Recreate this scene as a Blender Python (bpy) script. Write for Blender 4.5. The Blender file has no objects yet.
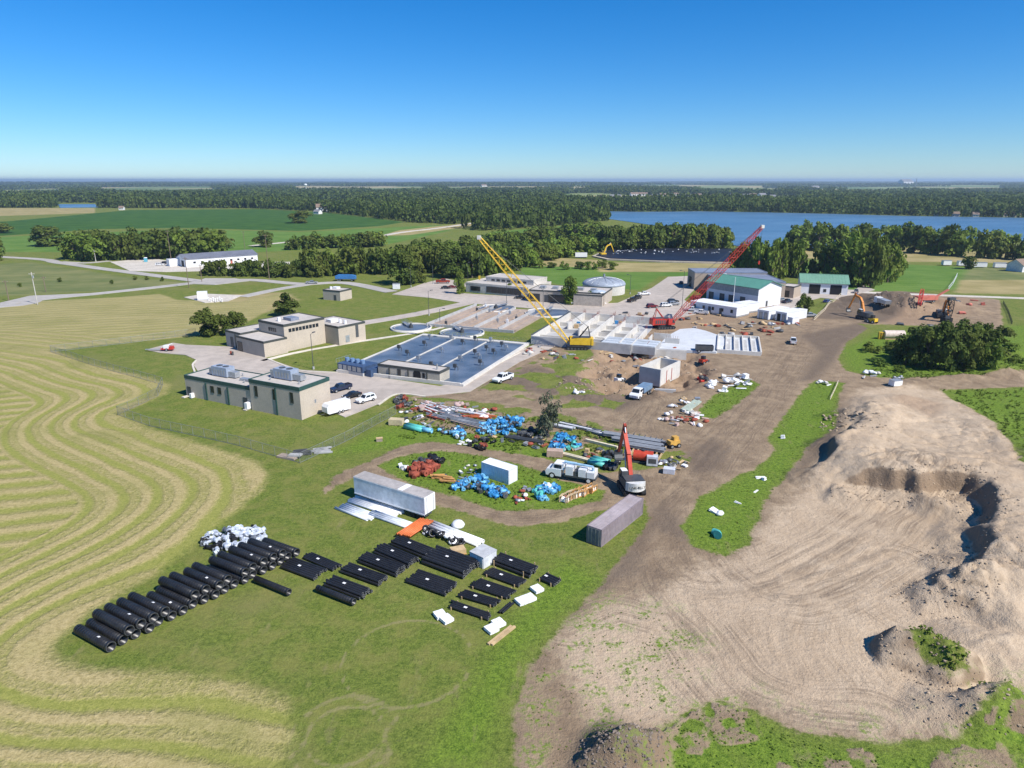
import bpy, bmesh, math, random
import numpy as np
from mathutils import Vector, Matrix, Euler
PI = math.pi
random.seed(7)
RNG = np.random.default_rng(11)
SC = bpy.context.scene
COL = SC.collection

# ------------------------------------------------------------------ survey: a point of the photograph -> a point of the ground
F = 683.0; TH = math.radians(16.6); CAMH = 50.0
def ray(px, py):
    u = (px-512)/F; v = (py-384)/F
    return u, math.cos(TH)-v*math.sin(TH), -math.sin(TH)-v*math.cos(TH)
def at(px, py, z=0.0):
    x, y, d = ray(px, py); t = (z-CAMH)/d
    return (x*t, y*t)
def atv(px, py, z=0.0):
    x, y = at(px, py, z); return Vector((x, y, z))
def ztop(py, Y):
    _, y, d = ray(512, py); return CAMH+d*Y/y
def atY(px, py, Y):
    x, y, d = ray(px, py); t = Y/y
    return Vector((x*t, Y, CAMH+d*t))
def poly(pts, z=0.0): return [at(p[0], p[1], z) for p in pts]

# ------------------------------------------------------------------ numpy noise
def _hash(ix, iy, s):
    h = (ix.astype(np.int64)*374761393 + iy.astype(np.int64)*668265263 + s*974711) & 0xffffffff
    h = ((h ^ (h >> 13))*1274126177) & 0xffffffff
    return ((h ^ (h >> 16)) & 0xffff)/65535.0
def vnoise(x, y, s=0):
    ix = np.floor(x); iy = np.floor(y); fx = x-ix; fy = y-iy
    fx = fx*fx*(3-2*fx); fy = fy*fy*(3-2*fy)
    a = _hash(ix, iy, s); b = _hash(ix+1, iy, s); c = _hash(ix, iy+1, s); d = _hash(ix+1, iy+1, s)
    return (a*(1-fx)+b*fx)*(1-fy)+(c*(1-fx)+d*fx)*fy
def fbm(x, y, s=0, o=4):
    r = np.zeros_like(x, dtype=float); a = .5; f = 1.0
    for k in range(o):
        r += a*vnoise(x*f, y*f, s+k*17); a *= .5; f *= 2.03
    return r/(1-.5**o)
def sstep(a, b, x):
    t = np.clip((x-a)/(b-a), 0, 1); return t*t*(3-2*t)
def sdf(X, Y, pts, margin=30.0):
    """signed distance, positive inside; far outside it stays at -margin"""
    p = np.array(pts, float); out = np.full(X.shape, -float(margin))
    m = (X > p[:,0].min()-margin) & (X < p[:,0].max()+margin) & (Y > p[:,1].min()-margin) & (Y < p[:,1].max()+margin)
    if not m.any(): return out
    x = X[m]; y = Y[m]; d = np.full(x.shape, 1e18); ins = np.zeros(x.shape, bool)
    for i in range(len(p)):
        ax, ay = p[i-1]; bx, by = p[i]
        ex, ey = bx-ax, by-ay; L = ex*ex+ey*ey+1e-12
        t = np.clip(((x-ax)*ex+(y-ay)*ey)/L, 0, 1)
        d = np.minimum(d, (x-ax-t*ex)**2+(y-ay-t*ey)**2)
        if abs(by-ay) > 1e-12:
            ins ^= ((ay > y) != (by > y)) & (x < ex*(y-ay)/(by-ay)+ax)
    d = np.sqrt(d)
    out[m] = np.maximum(np.where(ins, d, -d), -margin)
    return out
def dline(X, Y, pts, margin=30.0):
    p = np.array(pts, float); out = np.full(X.shape, float(margin))
    m = (X > p[:,0].min()-margin) & (X < p[:,0].max()+margin) & (Y > p[:,1].min()-margin) & (Y < p[:,1].max()+margin)
    if not m.any(): return out
    x = X[m]; y = Y[m]; d = np.full(x.shape, 1e18)
    for i in range(1, len(p)):
        ax, ay = p[i-1]; bx, by = p[i]
        ex, ey = bx-ax, by-ay; L = ex*ex+ey*ey+1e-12
        t = np.clip(((x-ax)*ex+(y-ay)*ey)/L, 0, 1)
        d = np.minimum(d, (x-ax-t*ex)**2+(y-ay-t*ey)**2)
    out[m] = np.minimum(np.sqrt(d), margin)
    return out
def smooth(pts, n=6):
    """Catmull-Rom through the points"""
    p = [np.array(q, float) for q in pts]; p = [2*p[0]-p[1]]+p+[2*p[-1]-p[-2]]; out = []
    for i in range(1, len(p)-2):
        for k in range(n):
            t = k/n; a, b, c, d = p[i-1:i+3]
            out.append(tuple(.5*(2*b+(c-a)*t+(2*a-5*b+4*c-d)*t*t+(3*b-a-3*c+d)*t**3)))
    out.append(tuple(p[-2])); return out

# ------------------------------------------------------------------ objects
def tag(o, label=None, cat=None, group=None, kind=None):
    if label: o['label'] = label
    if cat: o['category'] = cat
    if group: o['group'] = group
    if kind: o['kind'] = kind
    elif cat: o['kind'] = 'thing'
    return o
def thing(name, label, cat, loc=(0,0,0), rz=0.0, group=None):
    o = bpy.data.objects.new(name, None); COL.objects.link(o); o.empty_display_size = .5
    o.location = loc; o.rotation_euler = (0, 0, rz)
    return tag(o, label, cat, group)
class MB:
    """collects shapes and links them as one mesh"""
    def __init__(s): s.v = []; s.f = []; s.mi = []; s.sm = []; s.cur = 0
    def mat(s, i): s.cur = i; return s
    def add(s, vs, fs, smooth=False):
        n = len(s.v); s.v += [tuple(v) for v in vs]
        for f in fs: s.f.append(tuple(i+n for i in f)); s.mi.append(s.cur); s.sm.append(smooth)
        return s
    def box(s, x0, x1, y0, y1, z0, z1):
        return s.add([(x0,y0,z0),(x1,y0,z0),(x1,y1,z0),(x0,y1,z0),(x0,y0,z1),(x1,y0,z1),(x1,y1,z1),(x0,y1,z1)],
                     [(3,2,1,0),(4,5,6,7),(0,1,5,4),(1,2,6,5),(2,3,7,6),(3,0,4,7)])
    def obox(s, c, sx, sy, sz, rz=0.0, rx=0.0, ry=0.0):
        R = Euler((rx, ry, rz)).to_matrix(); c = Vector(c); vs = []
        for dz in (-.5,.5):
            for dx, dy in ((-.5,-.5),(.5,-.5),(.5,.5),(-.5,.5)): vs.append(c+R@Vector((dx*sx, dy*sy, dz*sz)))
        return s.add(vs, [(3,2,1,0),(4,5,6,7),(0,1,5,4),(1,2,6,5),(2,3,7,6),(3,0,4,7)])
    def cyl(s, a, b, r0, r1=None, n=10, cap=True):
        a = Vector(a); b = Vector(b); r1 = r0 if r1 is None else r1
        d = (b-a).normalized(); u = d.orthogonal().normalized(); w = d.cross(u)
        vs = []
        for p, r in ((a, r0), (b, r1)):
            for k in range(n): vs.append(p+(u*math.cos(2*PI*k/n)+w*math.sin(2*PI*k/n))*r)
        s.add(vs, [(k, (k+1) % n, n+(k+1) % n, n+k) for k in range(n)], True)
        if cap: s.add(vs, [tuple(range(n-1, -1, -1)), tuple(range(n, 2*n))])
        return s
    def tube(s, a, b, r, t, n=12):
        """open pipe with wall thickness t"""
        a = Vector(a); b = Vector(b); d = (b-a).normalized(); u = d.orthogonal().normalized(); w = d.cross(u)
        vs = []
        for p, q in ((a, r), (b, r), (b, r-t), (a, r-t)):
            for k in range(n): vs.append(p+(u*math.cos(2*PI*k/n)+w*math.sin(2*PI*k/n))*q)
        for j in range(4):
            o, e = j*n, ((j+1) % 4)*n
            s.add(vs if j == 0 else [], [], False) if j == 0 else None
        base = len(s.v)-4*n
        for j in range(4):
            o, e = base+j*n, base+((j+1) % 4)*n
            for k in range(n):
                s.f.append((o+k, o+(k+1) % n, e+(k+1) % n, e+k)); s.mi.append(s.cur); s.sm.append(j in (0, 2))
        return s
    def path(s, pts, r, n=6):
        for a, b in zip(pts, pts[1:]): s.cyl(a, b, r, n=n)
        return s
    def prism(s, pts, z0, z1):
        n = len(pts); vs = [(x, y, z0) for x, y in pts]+[(x, y, z1) for x, y in pts]
        A = sum(pts[i-1][0]*pts[i][1]-pts[i][0]*pts[i-1][1] for i in range(n))
        fs = [tuple(range(n-1, -1, -1)), tuple(range(n, 2*n))]+[(i, (i+1) % n, n+(i+1) % n, n+i) for i in range(n)]
        if A < 0: fs = [f[::-1] for f in fs]
        return s.add(vs, fs)
    def profile(s, pts, y0, y1, inset=None):
        """side outline in x,z carried across y; inset: z -> how far the sides lean in"""
        n = len(pts); g = inset or (lambda z: 0.0)
        vs = [(x, y0+g(z), z) for x, z in pts]+[(x, y1-g(z), z) for x, z in pts]
        A = sum(pts[i-1][0]*pts[i][1]-pts[i][0]*pts[i-1][1] for i in range(n))
        fs = [tuple(range(n)), tuple(range(2*n-1, n-1, -1))]+[(i, n+i, n+(i+1) % n, (i+1) % n) for i in range(n)]
        if A < 0: fs = [f[::-1] for f in fs]
        return s.add(vs, fs)
    def lathe(s, prof, c=(0,0,0), n=16):
        m = len(prof); vs = []
        for r, z in prof:
            for k in range(n): vs.append((c[0]+r*math.cos(2*PI*k/n), c[1]+r*math.sin(2*PI*k/n), c[2]+z))
        fs = [(j*n+k, j*n+(k+1) % n, (j+1)*n+(k+1) % n, (j+1)*n+k) for j in range(m-1) for k in range(n)]
        return s.add(vs, fs, True)
    def mesh(s, name, mats):
        me = bpy.data.meshes.new(name); me.from_pydata(s.v, [], s.f)
        for m in (mats if isinstance(mats, (list, tuple)) else [mats]): me.materials.append(m)
        me.polygons.foreach_set('material_index', s.mi); me.polygons.foreach_set('use_smooth', s.sm)
        me.update(); return me
    def build(s, name, mats, parent=None, loc=(0,0,0), rz=0.0):
        return link(name, s.mesh(name, mats), parent, loc, rz)
def link(name, me, parent=None, loc=(0,0,0), rz=0.0):
    o = bpy.data.objects.new(name, me); COL.objects.link(o); o.location = loc; o.rotation_euler = (0,0,rz)
    if parent: o.parent = parent
    return o
KIDS = {}
def dup(root, loc, rz=0.0, label=None, group=None, scale=None):
    """a copy of a thing with copies of its parts and their sub-parts"""
    def rec(o, par):
        c = o.copy(); COL.objects.link(c)
        if par: c.parent = par
        for ch in o.children: rec(ch, c)
        return c
    r = rec(root, None); r.location = loc; r.rotation_euler = (0,0,rz)
    if scale: r.scale = scale if isinstance(scale, tuple) else (scale,)*3
    if label: r['label'] = label
    if group: r['group'] = group
    return r
class Once:
    """first call moves the thing itself, later calls copy it and each of its parts"""
    def __init__(s, make): s.make = make; s.o = None; s.tree = None
    def __call__(s, loc, rz=0.0, label=None, group=None, scale=None, skip=()):
        sc = scale or 1.0; sc = sc if isinstance(sc, tuple) else (sc,)*3
        if s.o is None:
            s.o = s.make(); s.tree = []
            def rec(o, pi):
                s.tree.append((o, pi)); me = len(s.tree)-1
                for ch in o.children: rec(ch, me)
            rec(s.o, -1); r = s.o
        else:
            new = []
            for o, pi in s.tree:
                if any(o.name.startswith(k) for k in skip): new.append(None); continue
                c = o.copy(); COL.objects.link(c); new.append(c)
                if pi >= 0: c.parent = new[pi]
            r = new[0]
        r.location = loc; r.rotation_euler = (0,0,rz); r.scale = sc
        if label: r['label'] = label
        if group: r['group'] = group
        elif 'group' in r: del r['group']
        return r

# ------------------------------------------------------------------ materials
class NT:
    def __init__(s, name):
        s.m = bpy.data.materials.new(name); s.m.use_nodes = True; s.t = s.m.node_tree
        s.b = s.t.nodes['Principled BSDF']; s.out = s.t.nodes['Material Output']
    def n(s, typ, **kw):
        o = s.t.nodes.new(typ)
        for k, v in kw.items(): setattr(o, k, v)
        return o
    def l(s, a, b): s.t.links.new(a, b)
    def val(s, x, sock):
        if isinstance(x, (int, float)): sock.default_value = x
        elif isinstance(x, tuple): sock.default_value = x if len(x) == 4 or len(sock.default_value) == 3 else x+(1,)
        else: s.l(x, sock)
    def math(s, op, a, b=0.0, c=None, clamp=False):
        o = s.n('ShaderNodeMath', operation=op, use_clamp=clamp); s.val(a, o.inputs[0]); s.val(b, o.inputs[1])
        if c is not None: s.val(c, o.inputs[2])
        return o.outputs[0]
    def noise(s, scale, detail=3, rough=.55, vec=None, dim='3D', dist=0.0):
        o = s.n('ShaderNodeTexNoise', noise_dimensions=dim); o.inputs['Scale'].default_value = scale
        o.inputs['Detail'].default_value = detail; o.inputs['Roughness'].default_value = rough; o.inputs['Distortion'].default_value = dist
        if vec is not None: s.l(vec, o.inputs['W' if dim == '1D' else 'Vector'])
        return o.outputs[0]
    def mix(s, fac, a, b, blend='MIX'):
        o = s.n('ShaderNodeMix', data_type='RGBA', blend_type=blend); s.val(fac, o.inputs[0])
        s.val(a, o.inputs[6]); s.val(b, o.inputs[7]); return o.outputs[2]
    def ramp(s, fac, lo, hi, a=0.0, b=1.0):
        o = s.n('ShaderNodeMapRange', interpolation_type='SMOOTHSTEP'); s.val(fac, o.inputs[0])
        for i, v in enumerate((lo, hi, a, b)): s.val(v, o.inputs[i+1])
        return o.outputs[0]
    def attr(s, name):
        o = s.n('ShaderNodeAttribute', attribute_name=name); return o.outputs['Fac']
    def bump(s, h, dist=.1, strength=1.0):
        o = s.n('ShaderNodeBump'); o.inputs['Strength'].default_value = strength; o.inputs['Distance'].default_value = dist
        s.l(h, o.inputs['Height']); s.l(o.outputs[0], s.b.inputs['Normal'])
    def pos(s): return s.n('ShaderNodeNewGeometry').outputs['Position']
    def scaled(s, vec, sx, sy, sz, rz=0.0):
        o = s.n('ShaderNodeMapping'); o.inputs['Scale'].default_value = (sx, sy, sz); o.inputs['Rotation'].default_value = (0, 0, rz)
        s.l(vec, o.inputs['Vector']); return o.outputs[0]
_M = {}
def M(name, col, rough=.6, metal=0.0, var=.14, scale=1.2, spec=.3, dirt=0.0, dirtcol=(.2,.16,.12), bump=0.0):
    if name in _M: return _M[name]
    g = NT(name); p = g.pos()
    n1 = g.noise(scale, 4, .6, p); n2 = g.noise(scale*.13, 2, .5, p)
    f = g.math('ADD', g.math('MULTIPLY', n1, .6), g.math('MULTIPLY', n2, .4))
    dk = tuple(c*(1-var*1.6) for c in col); lt = tuple(min(1, c*(1+var)) for c in col)
    c = g.mix(g.ramp(f, .32, .68), dk+(1,), lt+(1,))
    if dirt: c = g.mix(g.math('MULTIPLY', g.ramp(g.noise(scale*.5, 5, .7, p), .5, .75), dirt), c, dirtcol+(1,))
    g.l(c, g.b.inputs['Base Color'])
    g.b.inputs['Roughness'].default_value = rough; g.b.inputs['Metallic'].default_value = metal
    g.b.inputs['Specular IOR Level'].default_value = spec
    if bump: g.bump(g.noise(scale*3, 3, .6, p), bump)
    _M[name] = g.m; return g.m
def foliage(name, dark, light, objvar=.35, hue=(.12,.13,.02)):
    g = NT(name); p = g.pos(); ge = g.n('ShaderNodeNewGeometry'); oi = g.n('ShaderNodeObjectInfo')
    clump = g.noise(.35, 3, .6, p)
    f = g.math('ADD', g.math('MULTIPLY', ge.outputs['Random Per Island'], .5), g.math('MULTIPLY', clump, .6))
    c = g.mix(g.ramp(f, .2, .85), dark+(1,), light+(1,))
    c = g.mix(g.math('MULTIPLY', oi.outputs['Random'], objvar), c, hue+(1,))
    c = g.mix(g.math('MULTIPLY', g.ramp(g.noise(.035, 2, .5, p), .42, .66), .5), c, hue+(1,))
    c = g.mix(g.math('MULTIPLY', g.ramp(g.noise(.11, 1, .5, p), .50, .66), .45), c, tuple(x*1.5 for x in light)+(1,))
    c = g.mix(g.math('MULTIPLY', g.ramp(g.noise(.008, 2, .5, p), .48, .66), .4), c, tuple(x*.8 for x in light)+(1,))
    g.l(c, g.b.inputs['Base Color']); g.b.inputs['Roughness'].default_value = .75; g.b.inputs['Specular IOR Level'].default_value = .15
    tr = g.n('ShaderNodeBsdfTranslucent'); g.l(c, tr.inputs[0]); mx = g.n('ShaderNodeMixShader'); mx.inputs[0].default_value = .3
    g.l(g.b.outputs[0], mx.inputs[1]); g.l(tr.outputs[0], mx.inputs[2]); g.l(mx.outputs[0], g.out.inputs[0])
    return g.m
# ------------------------------------------------------------------ camera, sun, sky
cam = bpy.data.cameras.new('camera'); co = bpy.data.objects.new('camera', cam); COL.objects.link(co)
cam.sensor_width = 36.0; cam.lens = 36.0*F/1024; cam.clip_start = .5; cam.clip_end = 80000
co.location = (0, 0, CAMH); co.rotation_euler = (PI/2-TH, 0, 0); SC.camera = co
SUN = Vector((.80, -.60, 0)).normalized(); ELEV = math.radians(47)
sd = Vector((SUN.x*math.cos(ELEV), SUN.y*math.cos(ELEV), math.sin(ELEV)))
sl = bpy.data.lights.new('sun', 'SUN'); sl.energy = 4.6; sl.angle = math.radians(.53); sl.color = (1.0, .955, .88)
so = bpy.data.objects.new('sun', sl); COL.objects.link(so); so.rotation_euler = sd.to_track_quat('Z', 'Y').to_euler()
W = bpy.data.worlds.new('World'); SC.world = W; W.use_nodes = True
wt = W.node_tree; sky = wt.nodes.new('ShaderNodeTexSky'); sky.sky_type = 'NISHITA'; sky.sun_disc = False
sky.sun_elevation = ELEV; sky.sun_rotation = math.atan2(SUN.x, SUN.y); sky.altitude = 300; sky.air_density = 1.0; sky.dust_density = 0.0; sky.ozone_density = 6.0
bg = wt.nodes['Background']; bg.inputs[1].default_value = .083
tint = wt.nodes.new('ShaderNodeMix'); tint.data_type = 'RGBA'; tint.blend_type = 'MULTIPLY'; tint.inputs[0].default_value = 1.0; tint.inputs[7].default_value = (.74, .92, 1.14, 1)
hs = wt.nodes.new('ShaderNodeHueSaturation'); hs.inputs['Saturation'].default_value = 1.2
wt.links.new(sky.outputs[0], tint.inputs[6]); wt.links.new(tint.outputs[2], hs.inputs['Color']); wt.links.new(hs.outputs[0], bg.inputs[0])
vs_ = SC.view_settings; vs_.view_transform = 'Standard'; vs_.look = 'None'; vs_.exposure = .5; vs_.gamma = 1.0
SC.cycles.max_bounces = 6; SC.cycles.transparent_max_bounces = 8; SC.cycles.volume_bounces = 0
SC.cycles.use_denoising = True; SC.cycles.caustics_reflective = False; SC.cycles.caustics_refractive = False

# ------------------------------------------------------------------ terrain grid
def axis(lo, hi, step, far_lo, far_hi, g):
    a = list(np.arange(lo, hi+1e-6, step)); s = step
    while a[-1] < far_hi: s *= g; a.append(a[-1]+s)
    s = step
    while a[0] > far_lo: s *= g; a.insert(0, a[0]-s)
    return np.array(a)
xs = axis(-120, 150, .8, -24000, 24000, 1.028)
ys = axis(46, 215, .8, -300, 30000, 1.0135)
fine = (xs > 8) & (xs < 135)
xs = np.sort(np.concatenate([xs, (xs[:-1][fine[:-1]]+xs[1:][fine[:-1]])/2]))
fy = (ys > 46) & (ys < 150)
ys = np.sort(np.concatenate([ys, (ys[:-1][fy[:-1]]+ys[1:][fy[:-1]])/2]))
ys = ys[(ys > 46) | (np.arange(len(ys)) % 6 == 0)]

# outlines traced on the ground
MOWN = poly([(-420,330),(-200,312),(0,303),(120,297),(160,294),(178,300),(240,302),(285,292),(270,306),(262,314),(232,330),(196,336),(120,343),(52,350),(90,363),(150,378),(170,384),(166,394),(118,414),(150,428),(255,460),(268,474),(262,490),(225,520),(160,570),(95,608),(55,640),(50,655),(80,668),(150,672),(235,680),(285,700),(290,735),(270,800),(250,900),(-500,900)])
SWATH = smooth(poly([(-60,341),(52,353),(90,366),(150,381),(166,388),(160,397),(112,416),(150,431),(240,461),(256,475),(250,492),(215,524),(150,573),(88,610),(45,640),(40,657),(80,672),(150,678),(240,690),(420,720)]), 5)
DIRT = poly([(500,900),(515,768),(512,720),(530,665),(572,615),(603,582),(626,552),(645,526),(649,508),(640,497),(600,511),(560,521),(515,527),(470,514),(435,504),(415,499),(372,482),(352,478),(322,494),(333,476),(372,460),(398,447),(430,441),(480,448),(545,459),(600,473),(640,470),(688,463),(690,455),(640,435),(560,413),(500,404),(440,398),(395,398),(425,396),(470,392),(500,374),(546,345),(556,340),(600,330),(640,318),(690,306),(704,299),(760,298),(782,306),(800,316),(850,320),(868,328),(846,343),(838,360),(846,371),(880,378),(1024,374),(1100,372),(1100,386),(1024,387),(940,390),(985,428),(1005,458),(1030,500),(1100,600),(1100,680),(1024,697),(995,708),(955,738),(880,742),(800,733),(760,714),(720,699),(690,711),(652,733),(642,768),(630,900)])
SAND = poly([(735,560),(770,520),(800,492),(832,450),(848,402),(866,388),(905,386),(940,391),(985,430),(1005,460),(1035,505),(1100,610),(1100,680),(1024,692),(960,732),(880,738),(800,726),(745,700),(690,706),(640,735),(590,720),(570,680),(555,640),(600,608),(670,585),(705,562)])
ISLES = [poly(p) for p in (
  [(725,556),(692,545),(681,526),(700,497),(735,477),(760,466),(775,450),(768,438),(788,410),(803,390),(816,380),(845,383),(838,398),(836,428),(806,450),(792,470),(766,500),(748,545)],
  [(690,420),(716,418),(736,405),(760,385),(748,378),(712,396)],
  [(478,390),(508,372),(560,351),(590,350),(600,362),(574,372),(598,384),(634,396),(612,411),(560,410),(520,398)],
  [(376,466),(398,456),(440,450),(482,456),(522,465),(562,480),(606,490),(600,500),(560,509),(500,511),(452,496),(408,483)])]
ROUGH = poly([(640,900),(652,740),(690,714),(722,700),(762,722),(800,742),(880,752),(960,748),(1000,716),(1100,690),(1100,900)])
SEEDED = poly([(500,768),(540,640),(600,600),(660,600),(700,640),(690,700),(640,740),(620,768)])
HEAPGRASS = [poly([(905,640),(935,628),(958,640),(970,668),(950,672),(925,660)], 1.5), poly([(975,690),(1005,684),(1030,690),(1030,697),(985,697)], 1.0)]
LUSH = [poly(p) for p in (
  [(378,466),(398,456),(440,450),(482,456),(522,465),(562,480),(606,490),(600,500),(560,509),(500,511),(452,496),(408,483)],
  [(690,420),(716,418),(736,405),(760,385),(748,378),(712,396)],
  [(725,556),(692,545),(681,526),(700,497),(735,477),(760,466),(775,450),(768,438),(788,410),(803,390),(816,380),(845,383),(838,398),(836,428),(806,450),(792,470),(766,500),(748,545)],
  [(840,350),(880,332),(1030,325),(1100,330),(1100,372),(1024,373),(880,377),(850,370)],
  [(944,391),(1024,388),(1200,386),(1200,560),(1035,500),(1005,458),(985,428)],
  [(640,900),(652,740),(690,714),(722,700),(762,722),(800,742),(880,752),(960,748),(1000,716),(1100,690),(1100,900)],
  [(330,455),(400,420),(470,430),(560,455),(545,462),(480,449),(430,442),(395,448)],
  [(560,560),(600,578),(560,612),(525,650),(480,768),(420,768),(500,640)])]
DARK = [poly(p) for p in ([(580,768),(588,738),(612,714),(645,728),(658,760),(650,800),(580,800)], [(896,660),(900,635),(930,632),(925,655),(955,672),(935,680)], [(480,384),(530,366),(560,372),(610,400),(560,396)], [(560,380),(600,390),(640,396),(620,404),(580,402)],  # second outline darkens the left side of the grassy heap
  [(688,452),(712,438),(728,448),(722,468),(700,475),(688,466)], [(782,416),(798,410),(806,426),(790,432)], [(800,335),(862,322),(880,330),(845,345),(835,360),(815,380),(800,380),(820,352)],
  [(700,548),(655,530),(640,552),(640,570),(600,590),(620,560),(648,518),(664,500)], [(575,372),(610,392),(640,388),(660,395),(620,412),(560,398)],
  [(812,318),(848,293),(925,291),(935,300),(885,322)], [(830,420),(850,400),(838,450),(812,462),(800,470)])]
CLAY = [poly(p) for p in ([(572,375),(600,352),(640,348),(700,352),(720,372),(690,392),(640,400),(600,398)], [(880,322),(920,300),(965,298),(985,306),(960,318),(905,326)],
  [(640,300),(760,312),(700,330),(600,330)], [(905,395),(945,410),(930,425),(890,405)])]
LOT = poly([(806,322),(846,292),(900,291),(985,298),(1000,300),(1003,330),(930,326),(870,324)])
PADDY = [poly(p) for p in ([(560,272),(900,272),(900,300),(560,300)],)]
# fields far and near beyond the plant
CROP = [poly(p) for p in ([(-400,212),(0,222),(130,210),(260,209),(330,213),(405,222),(380,226),(300,231),(180,228),(100,229),(0,236),(-400,238)],)]
GREEN = [poly(p) for p in ([(-500,240),(0,237),(180,229),(300,232),(420,226),(470,224),(440,233),(380,246),(260,252),(150,252),(0,252),(-500,262)],
  [(520,262),(590,261),(735,268),(725,278),(660,276),(640,290),(560,285),(520,275)], [(800,262),(850,262),(990,268),(985,288),(880,293),(800,290)],
  [(490,232),(560,226),(620,230),(615,246),(560,250),(500,250)])]
TAN = [poly(p) for p in ([(-300,212),(0,208),(95,208),(95,213),(0,216),(-300,222)], [(800,247),(860,248),(915,248),(1080,258),(1080,266),(960,262),(900,262),(800,258)],
  [(960,280),(1100,280),(1100,296),(955,293)], [(552,194),(640,195),(640,203.5),(572,204)], [(520,262),(560,258),(600,260),(610,268),(540,266)], [(590,262),(735,264),(735,272),(600,272)],
  [(380,236),(400,230),(478,222),(480,225),(410,235)],[(200,296),(285,292),(300,300),(262,314),(210,318)])]
PALEGREEN = [poly(p) for p in ([(640,195.3),(795,196),(805,202.5),(640,203.5)], [(970,268),(1100,264),(1100,280),(960,280)], [(-100,270),(30,262),(120,276),(200,284),(120,290),(0,296)])]
HAUL = [smooth(poly(p), 5) for p in ([(815,325),(795,350),(770,385),(725,440),(690,480),(655,520),(650,560),(690,590),(760,588),(830,555),(890,510),(915,480)],
  [(640,540),(655,590),(700,640),(740,690),(800,715),(880,725)], [(655,500),(640,470),(690,458),(740,420)], [(640,395),(665,400),(650,430),(700,455)], [(648,520),(600,505),(520,520),(440,500),(360,480),(370,462),(430,446),(520,456),(600,480)],
  [(430,397),(520,412),(600,430),(690,455)], [(700,480),(720,560),(800,600),(900,560)], [(560,620),(610,600),(660,610)])]
SWEEPS = [smooth(poly(p), 5) for p in ([(690,585),(720,640),(780,690),(850,715)], [(780,580),(860,540),(930,500),(950,470)], [(900,610),(850,580),(800,600),(790,640),(810,680)], [(760,590),(870,560),(935,515)])]
LAKE = poly([(560,211),(612,211.5),(640,212),(700,211.5),(760,212.5),(830,214),(900,216),(1024,218),(1200,221),(1500,228),(1500,258),(1200,252),(1060,244),(1000,240),(900,244),(830,248),(760,252),(720,242),(670,228),(630,222),(585,216)])

def far_hill(X, Y):
    k = sstep(1800, 6000, Y)
    return k*(fbm(X/2600.0+7, Y/2600.0, 91, 3)-.45)*46
# sand bank with a dug face, heaps and the dig
BANK = poly([(795,507),(826,502),(846,495),(870,493),(893,495),(915,502),(935,494),(955,498),(968,512),(976,535),(972,560),(957,585),(938,612),(930,640),(950,658),(1000,660),(1060,640),(1120,560),(1060,470),(1000,430),(960,400),(920,388),(880,390),(862,402),(838,440),(815,470)])
HEAPS = [(at(619,758),3.0,2.5,1.75),(at(634,757),1.9,1.7,1.0),(at(603,765),1.8,1.6,.9),(at(928,655,1),3.2,2.6,2.6),(at(985,712),5.0,2.2,1.5),(at(1012,712),4.0,2.2,1.3),(at(843,500),3.0,2.2,.9),(at(690,548),.1,.1,0),(at(870,420),7,6,1.2),
  (at(812,480),3.5,2.5,1.0),(at(935,505,1),3.5,2.5,1.5),(at(965,560,1),2.5,3.0,1.0),(at(940,600),3.2,2.4,1.6),(at(985,600,1),3.5,3.5,1.6),(at(968,590),2.2,2.8,1.3),(at(998,640,1),5,4,1.3),
  (at(902,310),9,11,4.6),(at(930,306),7,9,3.0),(at(872,303),7,12,2.6),(at(960,310),6,7,2.0),(at(850,308),8,8,1.6),(at(1000,372),6,4,1.8),(at(960,377),5,2,1.0),(at(920,385),6,3,.7),(at(1015,356),4,5,1.5),
  (at(660,312),.1,.1,0),(at(590,380),6,3,.9),(at(620,395),9,2.2,.8),(at(668,392),6,2.2,.7),(at(700,372),4,4,.6),(at(15,251),14,7,3.0),(at(45,253),16,7,3.0),
  (at(840,420),4,3,.9),(at(828,448),3,3,.9),(at(895,402),6,4,.8)]
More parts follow.
